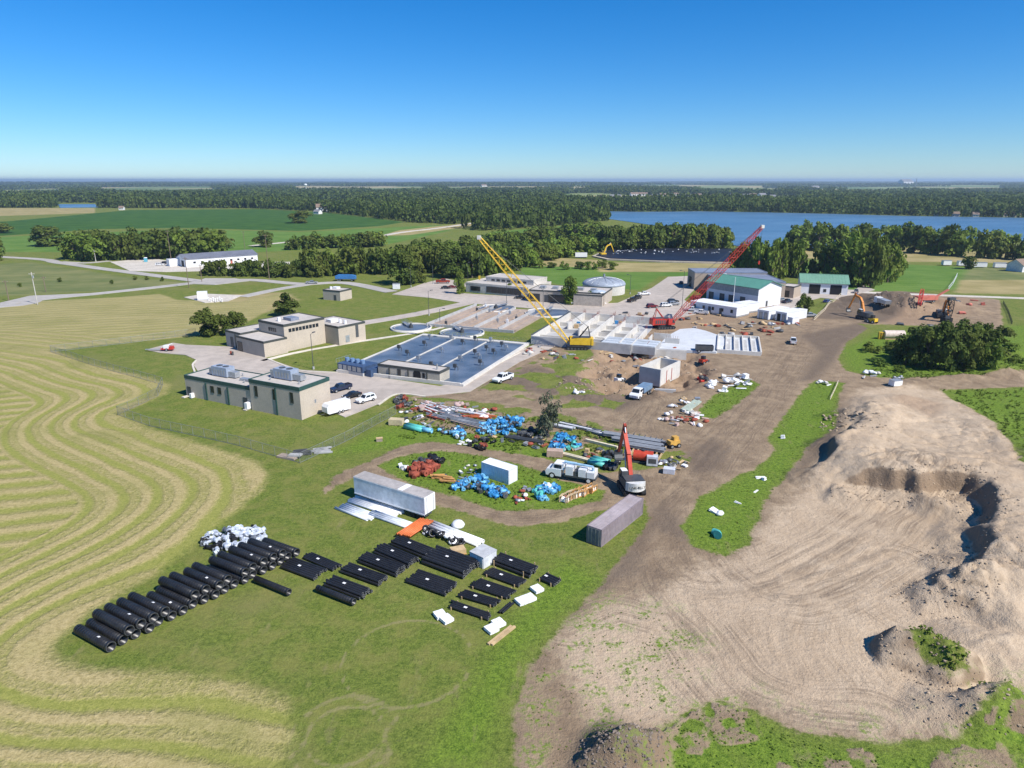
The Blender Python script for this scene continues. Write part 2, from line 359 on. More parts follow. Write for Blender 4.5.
def height(X, Y):
    z = far_hill(X, Y)
    near = (Y < 420) & (Y > 40) & (np.abs(X) < 300)
    if not near.any(): return z
    x = X[near]; y = Y[near]; h = (fbm(x/9.0, y/9.0, 3, 4)-.5)*.22
    d = sdf(x, y, DIRT, 14)
    for g in ISLES: d = np.minimum(d, -sdf(x, y, g, 14))
    dm = sstep(-1, 3, d)
    h += dm*((fbm(x/2.2, y/2.2, 5, 5)-.5)*.11-.06)
    for L in HAUL+SWEEPS:
        q = dline(x, y, L, 14)
        h += dm*np.exp(-(q/4.0)**2)*.03*np.sin(q*2*PI/1.9+.8)
    wx = x+(fbm(x/7.0, y/7.0, 21, 3)-.5)*5.5; wy = y+(fbm(x/7.0, y/7.0, 22, 3)-.5)*5.5
    pit = sstep(-1, 5, sdf(x, y, CLAY[0], 14)); h += pit*(-1.9+(fbm(x/4.0, y/4.0, 65, 5)-.45)*5.2)
    mud = sstep(0, 4, sdf(x, y, ISLES[2], 14)); h += mud*(fbm(x/3.0, y/3.0, 66, 4)-.45)*.8
    b = sdf(wx, wy, BANK, 40)
    slope = np.clip((156-y)/50.0, 0, 1)**.7; side = sstep(50, 64, x+.12*(y-100))
    Hb = 4.7*(.55+.45*np.exp(-np.maximum(b-7, 0)/11.0))*(.82+.36*fbm(x/11.0, y/11.0, 29, 3))
    talus = np.clip((b+4.5)/7.0, 0, 1)**1.25; cut = sstep(-.2, 1.5+3.0*np.clip(fbm(x/5.0, y/5.0, 27, 3)-.4, 0, 1), b)
    tn = fbm(x/1.8, y/1.8, 35, 5)-.5
    h += slope*side*Hb*(.50*talus+.50*cut)+sstep(-5, 0, b)*slope*side*tn*(.55+.5*(1-cut))
    crk = np.abs(fbm(x/4.5, y/4.5, 37, 4)-.5); h -= sstep(0, 2, b)*slope*side*np.exp(-crk*45)*.5
    for (c, sx, sy, hh) in HEAPS:
        if hh == 0: continue
        r = np.sqrt(((wx-c[0])/sx)**2+((wy-c[1])/sy)**2)/1.55
        k = np.clip(1-r, 0, 1); h += hh*1.35*(k**.85)*(.72+.56*(fbm(x/.9, y/.9, 51, 5)))*(k > 0)
    out = z.copy(); out[near] += h; return out


GX, GY = np.meshgrid(xs, ys); NX, NY = len(xs), len(ys)
gx = GX.ravel(); gy = GY.ravel(); gz = height(gx, gy); GZ = gz.reshape(NY, NX)
def hz(x, y):
    i = min(max(int(np.searchsorted(xs, x))-1, 0), NX-2); j = min(max(int(np.searchsorted(ys, y))-1, 0), NY-2)
    u = (x-xs[i])/(xs[i+1]-xs[i]); v = (y-ys[j])/(ys[j+1]-ys[j])
    return float((GZ[j,i]*(1-u)+GZ[j,i+1]*u)*(1-v)+(GZ[j+1,i]*(1-u)+GZ[j+1,i+1]*u)*v)
A = {}
def union(ps, margin=30.0):
    r = np.full(gx.shape, -margin)
    for p in ps: r = np.maximum(r, sdf(gx, gy, p, margin))
    return r
A['mown'] = sdf(gx, gy, MOWN, 40)
def softline(pts, k=3.2):
    p = []
    for a, c in zip(pts, pts[1:]):
        n = max(1, int(math.hypot(c[0]-a[0], c[1]-a[1])/1.5)); p += [(a[0]+(c[0]-a[0])*t/n, a[1]+(c[1]-a[1])*t/n) for t in range(n)]
    out = np.full(gx.shape, 80.0); m = (A['mown'] > -14) & (gy < 420); x = gx[m]; y = gy[m]; d0 = dline(x, y, pts, 80); s = np.zeros(x.shape)
    for q in p: s += np.exp(-(np.hypot(x-q[0], y-q[1])-d0)/k)
    out[m] = np.clip(d0-k*np.log(np.maximum(s, 1e-9))+4.6, 0, 80); return out
A['swath'] = softline(SWATH)
dirt = sdf(gx, gy, DIRT)
for p in ISLES: dirt = np.minimum(dirt, -sdf(gx, gy, p))
dirt = np.minimum(dirt, -sdf(gx, gy, ROUGH)); dirt = np.maximum(dirt, sdf(gx, gy, LOT))
for p in HEAPGRASS: dirt = np.minimum(dirt, -sdf(gx, gy, p))
rg = sdf(gx, gy, ROUGH); dirt = np.where(rg > 0, np.maximum(dirt, (fbm(gx/3.5, gy/3.5, 68, 4)-.55)*16-rg*.10), dirt)
hc = at(622,757); dirt = np.maximum(dirt, 4.4-np.hypot(gx-hc[0], gy-hc[1])); m3 = sdf(gx, gy, ISLES[2]); dirt = np.where(m3 > 0, np.maximum(dirt, (fbm(gx/5.0, gy/5.0, 67, 4)-.56)*14), dirt)
yd = sdf(gx, gy, poly([(395,398),(500,404),(560,413),(640,435),(690,455),(690,464),(600,457),(540,443),(470,434),(400,418)])); dirt = np.where(yd > 0, np.maximum(dirt, (fbm(gx/3.0, gy/3.0, 69, 4)-.5)*12), dirt)
A['dirt'] = dirt
ring = np.full(gx.shape, 9.0)
for c_, r_ in ((at(345,735), 3.6), (at(345,735), 5.0), (at(408,660), 7.0)): ring = np.minimum(ring, np.abs(np.hypot(gx-c_[0], gy-c_[1])-r_))
A['ring'] = ring
A['sand'] = sdf(gx, gy, SAND)
A['seeded'] = np.maximum(sdf(gx, gy, SEEDED), sdf(gx, gy, poly([(645,725),(690,698),(722,686),(800,716),(880,726),(950,724),(990,694),(1100,675),(1100,740),(640,780)])))
A['lush'] = union(LUSH); A['darksoil'] = union(DARK); A['clay'] = union(CLAY)
A['crop'] = union(CROP, 60); A['green'] = union(GREEN, 60); A['tan'] = union(TAN, 60); A['palegreen'] = union(PALEGREEN, 60)
lat = np.full(gx.shape, 30.0)
for L in HAUL: lat = np.minimum(lat, dline(gx, gy, L, 30))
A['rut'] = lat
lat2 = np.full(gx.shape, 30.0)
for L in SWEEPS: lat2 = np.minimum(lat2, dline(gx, gy, L, 30))
A['sweep'] = lat2
# steep faces and heap tops show raw darker earth: slope of the surface itself is read in the material

# ------------------------------------------------------------------ ground material
def ground_material():
    g = NT('ground'); p = g.pos(); g.b.inputs['Roughness'].default_value = .95; g.b.inputs['Specular IOR Level'].default_value = .12
    n_huge = g.noise(.012, 3, .5, p); n_big = g.noise(.05, 4, .55, p); n_mid = g.noise(.28, 5, .65, p); n_sm = g.noise(1.6, 4, .7, p); n_fine = g.noise(5.5, 3, .75, p)
    edge = g.math('ADD', g.math('MULTIPLY', g.math('SUBTRACT', n_mid, .5), 5.0), g.math('MULTIPLY', g.math('SUBTRACT', n_sm, .5), 3.2))
    def mask(name, amp=1.0, soft=.6, off=0.0):
        e = g.math('ADD', g.math('MULTIPLY', edge, amp), off)
        return g.ramp(g.math('ADD', g.attr(name), e), -soft, soft)
    # grass
    mot = g.math('ADD', g.math('MULTIPLY', n_sm, .5), g.math('MULTIPLY', n_fine, .5))
    gr = g.mix(g.ramp(mot, .34, .66), (.058,.092,.015), (.185,.225,.043))
    gr = g.mix(g.math('MULTIPLY', g.ramp(n_mid, .4, .68), .7), gr, g.mix(mot, (.135,.145,.032), (.27,.25,.08)))
    gr = g.mix(g.math('MULTIPLY', g.ramp(n_big, .5, .72), .5), gr, (.2,.185,.07))
    lu = g.mix(g.ramp(mot, .36, .64), (.052,.108,.011), (.185,.275,.032))
    lu = g.mix(g.math('MULTIPLY', g.ramp(n_mid, .5, .75), .55), lu, (.12,.155,.03))
    gr = g.mix(g.math('MULTIPLY', mask('lush', 1.2, 2.5), .85), gr, lu)
    rn = g.math('ADD', g.attr('ring'), g.math('MULTIPLY', g.math('SUBTRACT', n_sm, .5), .7)); gr = g.mix(g.math('MULTIPLY', g.ramp(rn, .35, .1), .55), gr, (.28,.24,.12))
    wear = g.noise(.45, 4, .6, g.scaled(p, 1, .35, 1, .5)); gr = g.mix(g.math('MULTIPLY', g.ramp(wear, .60, .74), .45), gr, (.25,.21,.10))
    # far fields
    fieldn = g.math('ADD', g.math('MULTIPLY', n_big, .6), g.math('MULTIPLY', g.noise(.35, 3, .6, g.scaled(p, .06, 1, 1, .35)), .4))
    gr = g.mix(mask('green', .5, 2), gr, g.mix(g.ramp(fieldn, .38, .64), (.085,.165,.026), (.135,.215,.045)))
    gr = g.mix(mask('crop', .5, 2), gr, g.mix(g.ramp(fieldn, .38, .64), (.032,.085,.013), (.058,.125,.02)))
    gr = g.mix(mask('palegreen', .6, 3), gr, g.mix(g.ramp(fieldn, .38, .64), (.12,.15,.05), (.21,.21,.085)))
    gr = g.mix(mask('tan', .6, 2), gr, g.mix(g.ramp(fieldn, .38, .64), (.25,.215,.085), (.38,.31,.15)))
    vo = g.n('ShaderNodeTexVoronoi'); vo.inputs['Scale'].default_value = .0022; g.l(g.scaled(p, 1, .6, 1, .2), vo.inputs['Vector']); vc = g.n('ShaderNodeSeparateColor'); g.l(vo.outputs['Color'], vc.inputs[0])
    farm = g.mix(g.ramp(vc.outputs[0], .45, .55), (.11,.17,.045), (.34,.29,.14)); farm = g.mix(g.ramp(vc.outputs[1], .6, .7), farm, (.20,.24,.08))
    sy = g.n('ShaderNodeSeparateXYZ'); g.l(p, sy.inputs[0]); gr = g.mix(g.ramp(sy.outputs[1], 2200, 2600), gr, farm)
    # hay field: swaths that follow the edge, straight ones inside
    wob = g.math('MULTIPLY', g.math('SUBTRACT', g.noise(.04, 2, .5, p), .5), 2.6)
    d1 = g.math('ADD', g.attr('swath'), wob)
    sx = g.n('ShaderNodeSeparateXYZ'); g.l(p, sx.inputs[0])
    lin = g.math('ADD', g.math('ADD', g.math('MULTIPLY', sx.outputs[1], .95), g.math('MULTIPLY', sx.outputs[0], -.31)), g.math('MULTIPLY', wob, 1.6))
    inner = g.ramp(g.attr('swath'), 19.0, 20.0)
    def stripes(d, per):
        fr = g.math('FRACT', g.math('DIVIDE', d, per)); return g.math('ABSOLUTE', g.math('SUBTRACT', g.math('MULTIPLY', fr, 2.0), 1.0))
    s1 = g.math('ADD', g.math('MULTIPLY', stripes(d1, 4.0), .62), g.math('MULTIPLY', stripes(g.math('ADD', d1, .6), 2.0), .38)); s2 = g.math('ADD', g.math('MULTIPLY', stripes(lin, 5.0), .75), .1)
    st = g.math('ADD', g.math('MULTIPLY', s1, g.math('SUBTRACT', 1.0, inner)), g.math('MULTIPLY', s2, inner))
    st = g.math('ADD', st, g.math('ADD', g.math('MULTIPLY', g.math('SUBTRACT', n_sm, .5), .55), g.math('MULTIPLY', g.math('SUBTRACT', n_mid, .5), .65)))
    hay = g.mix(g.ramp(mot, .3, .7), (.30,.235,.10), (.52,.42,.22))
    stub = g.mix(g.ramp(mot, .3, .7), (.175,.195,.04), (.335,.325,.09))
    st = g.math('ADD', st, g.math('MULTIPLY', g.math('SUBTRACT', n_big, .5), .6)); mw = g.mix(g.math('MULTIPLY', g.ramp(st, .15, .8), g.ramp(n_big, .74, .42, .42, .92)), stub, hay)
    thin = g.ramp(sx.outputs[1], 170, 260)
    mw = g.mix(g.math('MULTIPLY', thin, .72), mw, g.mix(g.ramp(fieldn, .3, .7), (.24,.225,.085), (.40,.33,.16)))
    mw = g.mix(g.math('MULTIPLY', g.ramp(n_big, .52, .72), .45), mw, (.17,.18,.05))
    col = g.mix(mask('mown', .35, 1.2), gr, mw)
    # bare earth
    di = g.mix(g.ramp(n_mid, .3, .72), (.215,.155,.10), (.36,.27,.175)); di = g.mix(g.math('MULTIPLY', g.ramp(n_fine, .35, .7), .35), di, (.2,.15,.11))
    sa = g.mix(g.ramp(g.math('ADD', g.math('MULTIPLY', n_mid, .6), g.math('MULTIPLY', n_sm, .4)), .32, .7), (.43,.325,.222), (.55,.435,.31))
    sa = g.mix(g.math('MULTIPLY', g.ramp(n_big, .45, .7), .5), sa, (.395,.295,.2))
    ea = g.mix(mask('sand', .9, 2.2), di, sa)
    ea = g.mix(g.math('MULTIPLY', mask('clay', 1.3, 2.0), .6), ea, g.mix(n_sm, (.27,.175,.11), (.38,.265,.175)))
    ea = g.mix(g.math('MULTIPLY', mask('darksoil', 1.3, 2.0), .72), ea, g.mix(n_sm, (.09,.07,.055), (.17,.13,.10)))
    # wheel ruts
    def rut(name, per, reach, amt, c):
        q = g.attr(name); w = g.math('ADD', q, g.math('MULTIPLY', g.math('SUBTRACT', g.noise(.12, 1, .5, p), .5), 2.0))
        s = g.noise(1.0/per, 3, .6, w, '1D'); f = g.math('MULTIPLY', g.ramp(s, .42, .66), g.ramp(q, reach, reach*.35))
        return g.math('MULTIPLY', g.math('MULTIPLY', f, g.ramp(g.noise(.16, 3, .6, p), .34, .62, .15, 1.0)), amt), c
    f, c = rut('rut', .6, 9.0, .62, (.15,.11,.08)); ea = g.mix(f, ea, c)
    f, c = rut('sweep', .55, 12.0, .46, (.27,.20,.135)); ea = g.mix(f, ea, c)
    # steep raw faces mixed towards a darker brown earth
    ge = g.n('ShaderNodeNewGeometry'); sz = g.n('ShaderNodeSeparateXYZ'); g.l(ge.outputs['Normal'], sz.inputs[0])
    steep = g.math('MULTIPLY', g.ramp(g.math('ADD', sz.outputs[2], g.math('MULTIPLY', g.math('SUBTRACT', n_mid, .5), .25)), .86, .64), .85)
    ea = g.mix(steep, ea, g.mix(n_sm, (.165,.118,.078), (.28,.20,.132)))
    # plants coming up in the spoil
    sprout = g.math('MULTIPLY', g.math('MULTIPLY', mask('seeded', 1.0, 4.0), g.ramp(n_mid, .47, .60)), g.ramp(n_sm, .42, .60))
    ea = g.mix(sprout, ea, lu)
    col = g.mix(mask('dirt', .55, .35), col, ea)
    g.l(col, g.b.inputs['Base Color'])
    h = g.math('ADD', g.math('MULTIPLY', n_sm, .6), g.math('MULTIPLY', n_fine, .4))
    h = g.math('ADD', h, g.math('MULTIPLY', g.math('MULTIPLY', g.ramp(st, .25, .8), .9), mask('mown', .35, 1.2)))
    h = g.math('ADD', h, g.math('MULTIPLY', g.math('MULTIPLY', g.noise(.9, 5, .75, p), 1.1), g.ramp(g.attr('dirt'), -.5, 1.5)))
    g.bump(h, .38, .7)
    return g.m
GM = ground_material()

def grid_sheet(name, fmask, label=None):
    used = np.unique(fmask.ravel())
    remap = -np.ones(NX*NY, np.int64); remap[used] = np.arange(len(used))
    me = bpy.data.meshes.new(name); nv, nf = len(used), len(fmask)
    me.vertices.add(nv); me.loops.add(nf*4); me.polygons.add(nf)
    me.vertices.foreach_set('co', np.stack([gx[used], gy[used], gz[used]], 1).ravel().astype(np.float32))
    me.loops.foreach_set('vertex_index', remap[fmask].ravel().astype(np.int32))
    me.polygons.foreach_set('loop_start', np.arange(0, nf*4, 4, dtype=np.int32)); me.polygons.foreach_set('loop_total', np.full(nf, 4, np.int32))
    me.polygons.foreach_set('use_smooth', np.ones(nf, bool))
    me.update(calc_edges=True)
    for k, v in A.items():
        at_ = me.attributes.new(k, 'FLOAT', 'POINT'); at_.data.foreach_set('value', v[used].astype(np.float32))
    me.materials.append(GM); o = link(name, me); o['kind'] = 'structure'; return o
idx = np.arange(NX*NY).reshape(NY, NX)
quads = np.stack([idx[:-1,:-1], idx[:-1,1:], idx[1:,1:], idx[1:,:-1]], -1).reshape(-1, 4)
def fm(a): return a[quads].mean(1)
isd = fm(A['dirt']) > 0; iss = isd & (fm(A['sand']) > 0); ism = (fm(A['mown']) > 0) & ~isd
iscrop = (np.maximum(np.maximum(fm(A['crop']), fm(A['green'])), np.maximum(fm(A['tan']), fm(A['palegreen']))) > 0) & ~isd & ~ism
grid_sheet('ground', quads[~isd & ~ism & ~iscrop]); grid_sheet('dirt_yard_ground', quads[isd & ~iss]); grid_sheet('sand_ground', quads[iss])
grid_sheet('mown_field', quads[ism]); grid_sheet('farm_field', quads[iscrop])

# ------------------------------------------------------------------ water, roads, pavements
def sheet(name, pts, z0, z1, m, kind='structure'):
    """flat slab over an outline, following gentle ground"""
    mb = MB(); mb.prism(pts, z0, z1)
    me = mb.mesh(name, m); bm = bmesh.new(); bm.from_mesh(me); bmesh.ops.triangulate(bm, faces=[f for f in bm.faces if len(f.verts) > 4]); bm.to_mesh(me); bm.free()
    o = link(name, me); o['kind'] = kind; return o
def strip(pts, w):
    p = [np.array(q) for q in pts]; L = []; R = []
    for i in range(len(p)):
        d = p[min(i+1, len(p)-1)]-p[max(i-1, 0)]; d = d/np.hypot(*d); n = np.array([-d[1], d[0]])*w/2
        L.append(tuple(p[i]+n)); R.append(tuple(p[i]-n))
    return L, R
def road(name, pts, w, z, m, sm=5):
    L, R = strip(smooth(pts, sm), w); mb = MB(); n = len(L)
    vs = [(x, y, z) for x, y in L]+[(x, y, z) for x, y in R]+[(x, y, -.4) for x, y in L]+[(x, y, -.4) for x, y in R]
    fs = []
    for i in range(n-1): fs += [(n+i, n+i+1, i+1, i), (i, i+1, 2*n+i+1, 2*n+i), (3*n+i, 3*n+i+1, n+i+1, n+i)]
    mb.add(vs, fs); o = mb.build(name, m); o['kind'] = 'structure'; return o
g = NT('lake_water'); p = g.pos()
g.l(g.mix(g.ramp(g.noise(.01, 3, .5, g.scaled(p, 1, 3, 1)), .4, .65), (.075,.165,.27), (.115,.215,.33)), g.b.inputs['Base Color'])
g.b.inputs['Roughness'].default_value = .3; g.b.inputs['Specular IOR Level'].default_value = .3
g.bump(g.noise(.6, 4, .7, p), 1.2, .9); WATER = g.m
sheet('lake', LAKE, -1.5, .35, WATER); sheet('pond', poly([(58,204.5),(95,204.5),(98,207.5),(60,208)]), -1.5, .8, WATER)
CONC = M('pavement_concrete', (.44,.385,.335), .85, var=.12, scale=.35, spec=.15, dirt=.35, dirtcol=(.34,.28,.23))
ASPH = M('road_gravel_grey', (.40,.375,.345), .9, var=.1, scale=.3, spec=.15)
LIGHTC = M('kerb_concrete', (.60,.55,.47), .85, var=.1, scale=.6, spec=.15)
LOT1 = poly([(146,350),(173,343),(186,345),(232,347),(250,350),(268,359),(300,370),(338,372.5),(378,377.5),(440,386.5),(456,382.5),(520,350.5),(545,341),(556,346),(520,362),(500,374),(470,392),(425,396.5),(396,394),(378,404.5),(345,417.5),(328,410),(300,400),(250,385),(205,381),(194,366),(196,360),(185,355),(160,353)])
sheet('concrete_pavement', LOT1, -.4, .12, CONC)
LOT2 = poly([(455,293),(520,297),(590,304.5),(618,303),(652,288),(668,277),(692,276),(694,290),(684,300),(705,312),(660,322),(615,317),(560,311),(500,306),(462,303),(430,298),(392,294.5),(425,283),(445,278.5),(470,284)])
sheet('concrete_pavement', LOT2, -.4, .125, CONC)
sheet('concrete_pavement', poly([(758,300),(790,292),(800,288),(855,290),(862,285),(875,290),(850,296),(842,300),(820,298),(800,303),(790,312)]), -.4, .13, CONC)
road('plant_road', poly([(318,334),(352,325),(392,318.5),(430,311.5),(470,302.5)]), 6.5, .12, CONC)
road('footpath', poly([(262,361),(300,352),(360,341.5),(425,331.5),(455,324)]), 1.7, .12, LIGHTC)
for pts in ([(196,361),(193,367),(204,381.5),(246,389)], [(268,359.5),(300,371),(338,373)], [(378,405.5),(397,394.5),(426,397)], [(456,386),(520,353)]): road('kerb', poly(pts), .5, .25, LIGHTC)
road('country_road', poly([(-260,320),(0,306.5),(40,299.5),(100,293.5),(160,287),(205,282),(250,280),(300,284),(345,283),(392,292)]), 7, .14, ASPH)
road('country_road', poly([(-300,246),(0,257),(60,263),(100,268.5),(150,275),(205,282)]), 7, .15, ASPH)
sheet('road_junction', poly([(0,303),(30,296),(100,293),(60,297),(30,301),(0,307)]), -.3, .16, ASPH)
sheet('road_junction', poly([(190,284),(205,278.5),(235,278.5),(250,281),(215,285)]), -.3, .16, ASPH)
road('side_road', poly([(242,297),(275,290),(310,284)]), 6, .16, ASPH)
sheet('gravel_pad', poly([(184,297.5),(205,294),(243,295.5),(228,301.5),(205,303)]), -.3, .17, M('gravel_pale', (.55,.50,.43), .9, scale=.8))
sheet('gravel_lot', poly([(110,262),(150,258),(200,266),(262,262),(290,262),(290,266),(215,271),(165,272),(130,271)]), -.3, .13, M('gravel_pale', (.55,.50,.43), .9))
road('farm_track', poly([(110,261),(85,263),(60,262)]), 6, .12, ASPH)
road('farm_track', poly([(375,237),(405,232),(440,228),(480,222)]), 7, .2, M('gravel_pale', (.55,.50,.43)))
road('farm_track', poly([(250,246),(300,241)]), 6, .2, M('gravel_pale', (.55,.50,.43)))
road('gravel_track', poly([(852,292),(900,294),(985,297),(1040,299)]), 5, .12, M('gravel_pale', (.55,.50,.43)))
# ------------------------------------------------------------------ trees
LEAF_A = foliage('leaf_dark', (.025,.053,.009), (.105,.152,.029), .5, (.16,.175,.033))
LEAF_B = foliage('leaf_bright', (.044,.096,.013), (.17,.25,.038), .4, (.18,.20,.035))
LEAF_C = foliage('leaf_grey', (.05,.065,.04), (.17,.19,.12), .2, (.13,.14,.08))
LEAF_W = foliage('leaf_wood', (.024,.049,.010), (.10,.143,.029), .0, (.14,.17,.04))
BARK = M('bark', (.13,.10,.075), .9)
def leaf_cloud(seed, nblob, nleaf, size, wr=1.0, taper=0.0, low=.05, spread=.34):
    """quads of a crown of unit height and unit half width, in clumps with gaps between them"""
    r = np.random.default_rng(seed)
    bc = []
    while len(bc) < nblob:
        q = r.uniform(-1, 1, 3)
        if (q**2).sum() > 1 or (q**2).sum() < .08: continue
        bc.append(q)
    bc = np.array(bc); zz = (bc[:,2]+1)/2
    wid = (1-taper*zz)*(1-.18*np.abs(zz-.45))
    br = r.uniform(.8, 1.25, nblob)*spread*(1-.45*taper*zz)
    b = r.integers(0, nblob, nleaf); nrm = r.normal(size=(nleaf,3)); nrm /= np.linalg.norm(nrm, axis=1)[:,None]
    nrm[:,2] = np.where(nrm[:,2] < -.3, -nrm[:,2], nrm[:,2])
    rad = br[b]*r.uniform(.55, 1.08, nleaf)
    c = bc[b]*np.stack([wid[b], wid[b], np.ones(nleaf)], 1)*.72+nrm*rad[:,None]
    c[:,0] *= wr; c[:,1] *= wr
    n = nrm+r.normal(size=(nleaf,3))*.45; n[:,2] += .25; n /= np.linalg.norm(n, axis=1)[:,None]
    t = np.cross(n, r.normal(size=(nleaf,3))); t /= np.linalg.norm(t, axis=1)[:,None]; u = np.cross(n, t)
    s = (size*r.uniform(.6, 1.3, nleaf))[:,None]
    V = np.stack([c-t*s-u*s*.7, c+t*s*.8-u*s, c+t*s+u*s*.7, c-t*s*.8+u*s], 1)     # nleaf,4,3
    zl, zh = np.percentile(V[:,:,2], [1, 99.5]); rr = np.percentile(np.hypot(V[:,:,0], V[:,:,1])/wr, 95)
    V[:,:,2] = low+(V[:,:,2]-zl)/(zh-zl)*(1-low); V[:,:,:2] *= .5/rr
    return V
def quads_mesh(name, V, m):
    n = len(V); me = bpy.data.meshes.new(name); me.vertices.add(n*4); me.loops.add(n*4); me.polygons.add(n)
    me.vertices.foreach_set('co', V.reshape(-1).astype(np.float32)); me.loops.foreach_set('vertex_index', np.arange(n*4, dtype=np.int32))
    me.polygons.foreach_set('loop_start', np.arange(0, n*4, 4, dtype=np.int32)); me.polygons.foreach_set('loop_total', np.full(n, 4, np.int32))
    me.update(calc_edges=True); me.materials.append(m); return me
def trunk_mesh(seed, r0=.035, top=.7):
    r = random.Random(seed); mb = MB(); p = Vector((0,0,-.02)); mb_pts = [p]
    for k in range(1, 5): mb_pts.append(Vector((r.uniform(-.02,.02), r.uniform(-.02,.02), top*k/4)))
    for k in range(4): mb.cyl(mb_pts[k], mb_pts[k+1], r0*(1-k*.2), r0*(.8-k*.2)+.004, 7)
    for k in range(6):
        a = r.uniform(0, 2*PI); z = r.uniform(.25, .55)
        q = Vector((math.cos(a)*.3, math.sin(a)*.3, z+.22)); mb.cyl((0,0,z), q*.55+Vector((0,0,z*.45)), r0*.5, r0*.3, 5); mb.cyl(q*.55+Vector((0,0,z*.45)), q, r0*.3, .004, 5)
    return mb.mesh('trunk', BARK)
TRUNKS = [trunk_mesh(k) for k in range(3)]
CROWN = {
 'far':    [quads_mesh('crown', leaf_cloud(k, 16, 620, .085), LEAF_A) for k in range(5)],
 'bright': [quads_mesh('crown', leaf_cloud(20+k, 14, 620, .08), LEAF_B) for k in range(4)],
 'tall':   [quads_mesh('crown', leaf_cloud(40+k, 16, 700, .065, taper=.45), LEAF_B) for k in range(3)],
 'near':   [quads_mesh('crown', leaf_cloud(60+k, 26, 3200, .045, spread=.28), LEAF_A) for k in range(4)],
 'cone':   [quads_mesh('crown', leaf_cloud(80+k, 22, 2600, .04, taper=.7, low=.06, spread=.3), LEAF_B) for k in range(2)],
 'spruce': [quads_mesh('crown', leaf_cloud(90, 26, 2600, .04, taper=.85, low=.04, spread=.27), LEAF_A)],
 'grey':   [quads_mesh('crown', leaf_cloud(95, 24, 1900, .032, taper=.15, low=.1, spread=.24), LEAF_C)],
 'shrub':  [quads_mesh('crown', leaf_cloud(100+k, 14, 900, .07, low=.0), LEAF_A) for k in range(3)],
 'weedy':  [quads_mesh('crown', leaf_cloud(110+k, 12, 700, .07, low=.0), LEAF_B) for k in range(2)],
}
def tree(name, x, y, h, w, kind, label, cat='tree', group=None, z=0.0, trunk=True):
    t = thing(name, label, cat, (x, y, z), random.uniform(0, 6.28), group)
    c = link('crown', random.choice(CROWN[kind]), t); c.scale = (w, w*random.uniform(.88,1.12), h)
    if trunk:
        k = link('trunk', random.choice(TRUNKS), t); k.scale = (h*.8, h*.8, h)
    return t
def tree_px(name, px, py, ptop, wpx, kind, label, cat='tree', group=None, trunk=True):
    x, y = at(px, py); d = math.hypot(y, CAMH); h = ztop(ptop, y)
    return tree(name, x, y, h, wpx*y*1.0/F/math.cos(0)*1.0/(.96), kind, label, cat, group, hz(x, y)-.1, trunk)
def row(name, n, line, tops, wpx, kinds, label, group, depth=0.0):
    """n trees along a base line of the photograph"""
    P = [np.array(q, float) for q in line]; seg = [np.linalg.norm(b-a) for a, b in zip(P, P[1:])]; L = sum(seg)
    for i in range(n):
        s = (i+.5+random.uniform(-.35,.35))/n*L; k = 0
        while k < len(seg)-1 and s > seg[k]: s -= seg[k]; k += 1
        q = P[k]+(P[k+1]-P[k])*min(1, s/seg[k]); f = (i+.5)/n*(len(tops)-1); j = int(f)
        tp = tops[j]+(tops[min(j+1,len(tops)-1)]-tops[j])*(f-j)
        bx, by = at(q[0], q[1]); h = ztop(tp+random.uniform(-2.5,4.5), by); by += random.uniform(0, depth); h *= 1+.0*depth
        w = wpx*by/F*random.uniform(.75,1.4)
        tree(name, bx, by, max(3, h), w, random.choice(kinds), label, 'tree', group, hz(bx, by)-.2)
# single trees one can point to
tree_px('broadleaf_tree', 210, 336, 309, 28, 'near', 'round dark green tree beside the hay field, larger of the two by the paved turnaround')
tree_px('broadleaf_tree', 234, 334, 311, 24, 'near', 'greyer smaller round tree next to the dark one by the hay field')
tree_px('conifer_tree', 287, 316, 293, 24, 'spruce', 'dark conifer poking up behind the tall beige building')
tree_px('young_tree', 548, 436, 392, 25, 'grey', 'thin grey-green tree in the storage yard among blue fittings')
tree_px('conical_tree', 569.5, 304, 277, 16, 'cone', 'dense cone-shaped bright green tree in front of the low tan office')
tree_px('small_tree', 590, 304, 291, 8, 'cone', 'small pointed shrub-like tree beside the white car at the office')
tree_px('small_tree', 460, 294, 271, 10, 'cone', 'slim young tree by the parking lot west of the flat-roofed office')
tree_px('small_tree', 509, 295, 283, 7, 'weedy', 'small tree against the glazed front of the flat-roofed office')
tree_px('broadleaf_tree', 803, 316, 294, 16, 'near', 'small round dark tree beside the white job trailers')
tree_px('broadleaf_tree', 404, 284, 251, 30, 'near', 'wide dark shade tree casting a shadow on the lawn by the light pole')
tree_px('broadleaf_tree', 455, 277, 247, 32, 'near', 'wide dark shade tree behind the parking lot with the red truck')
tree_px('broadleaf_tree', 420, 283, 262, 12, 'near', 'narrow tree tucked beside the wide shade tree on the lawn')
tree_px('broadleaf_tree', 265, 247, 231, 18, 'near', 'lone round dark tree at the edge of the green crop field beyond the long building')
tree_px('broadleaf_tree', 300, 223, 211, 22, 'near', 'dark clump of trees alone in the middle of the crop field')
tree_px('broadleaf_tree', 49, 246, 226, 26, 'near', 'round tree standing apart at the west end of the tree belt')
tree_px('broadleaf_tree', 993, 358, 345, 26, 'shrub', 'low rounded bush beside the spoil at the end of the thicket')
tree_px('broadleaf_tree', 969, 269, 256, 14, 'far', 'lone round tree in the dry field near the white trailers')
tree_px('broadleaf_tree', 1019, 269, 258, 14, 'far', 'dark tree beside the far house at the edge of the dry field')
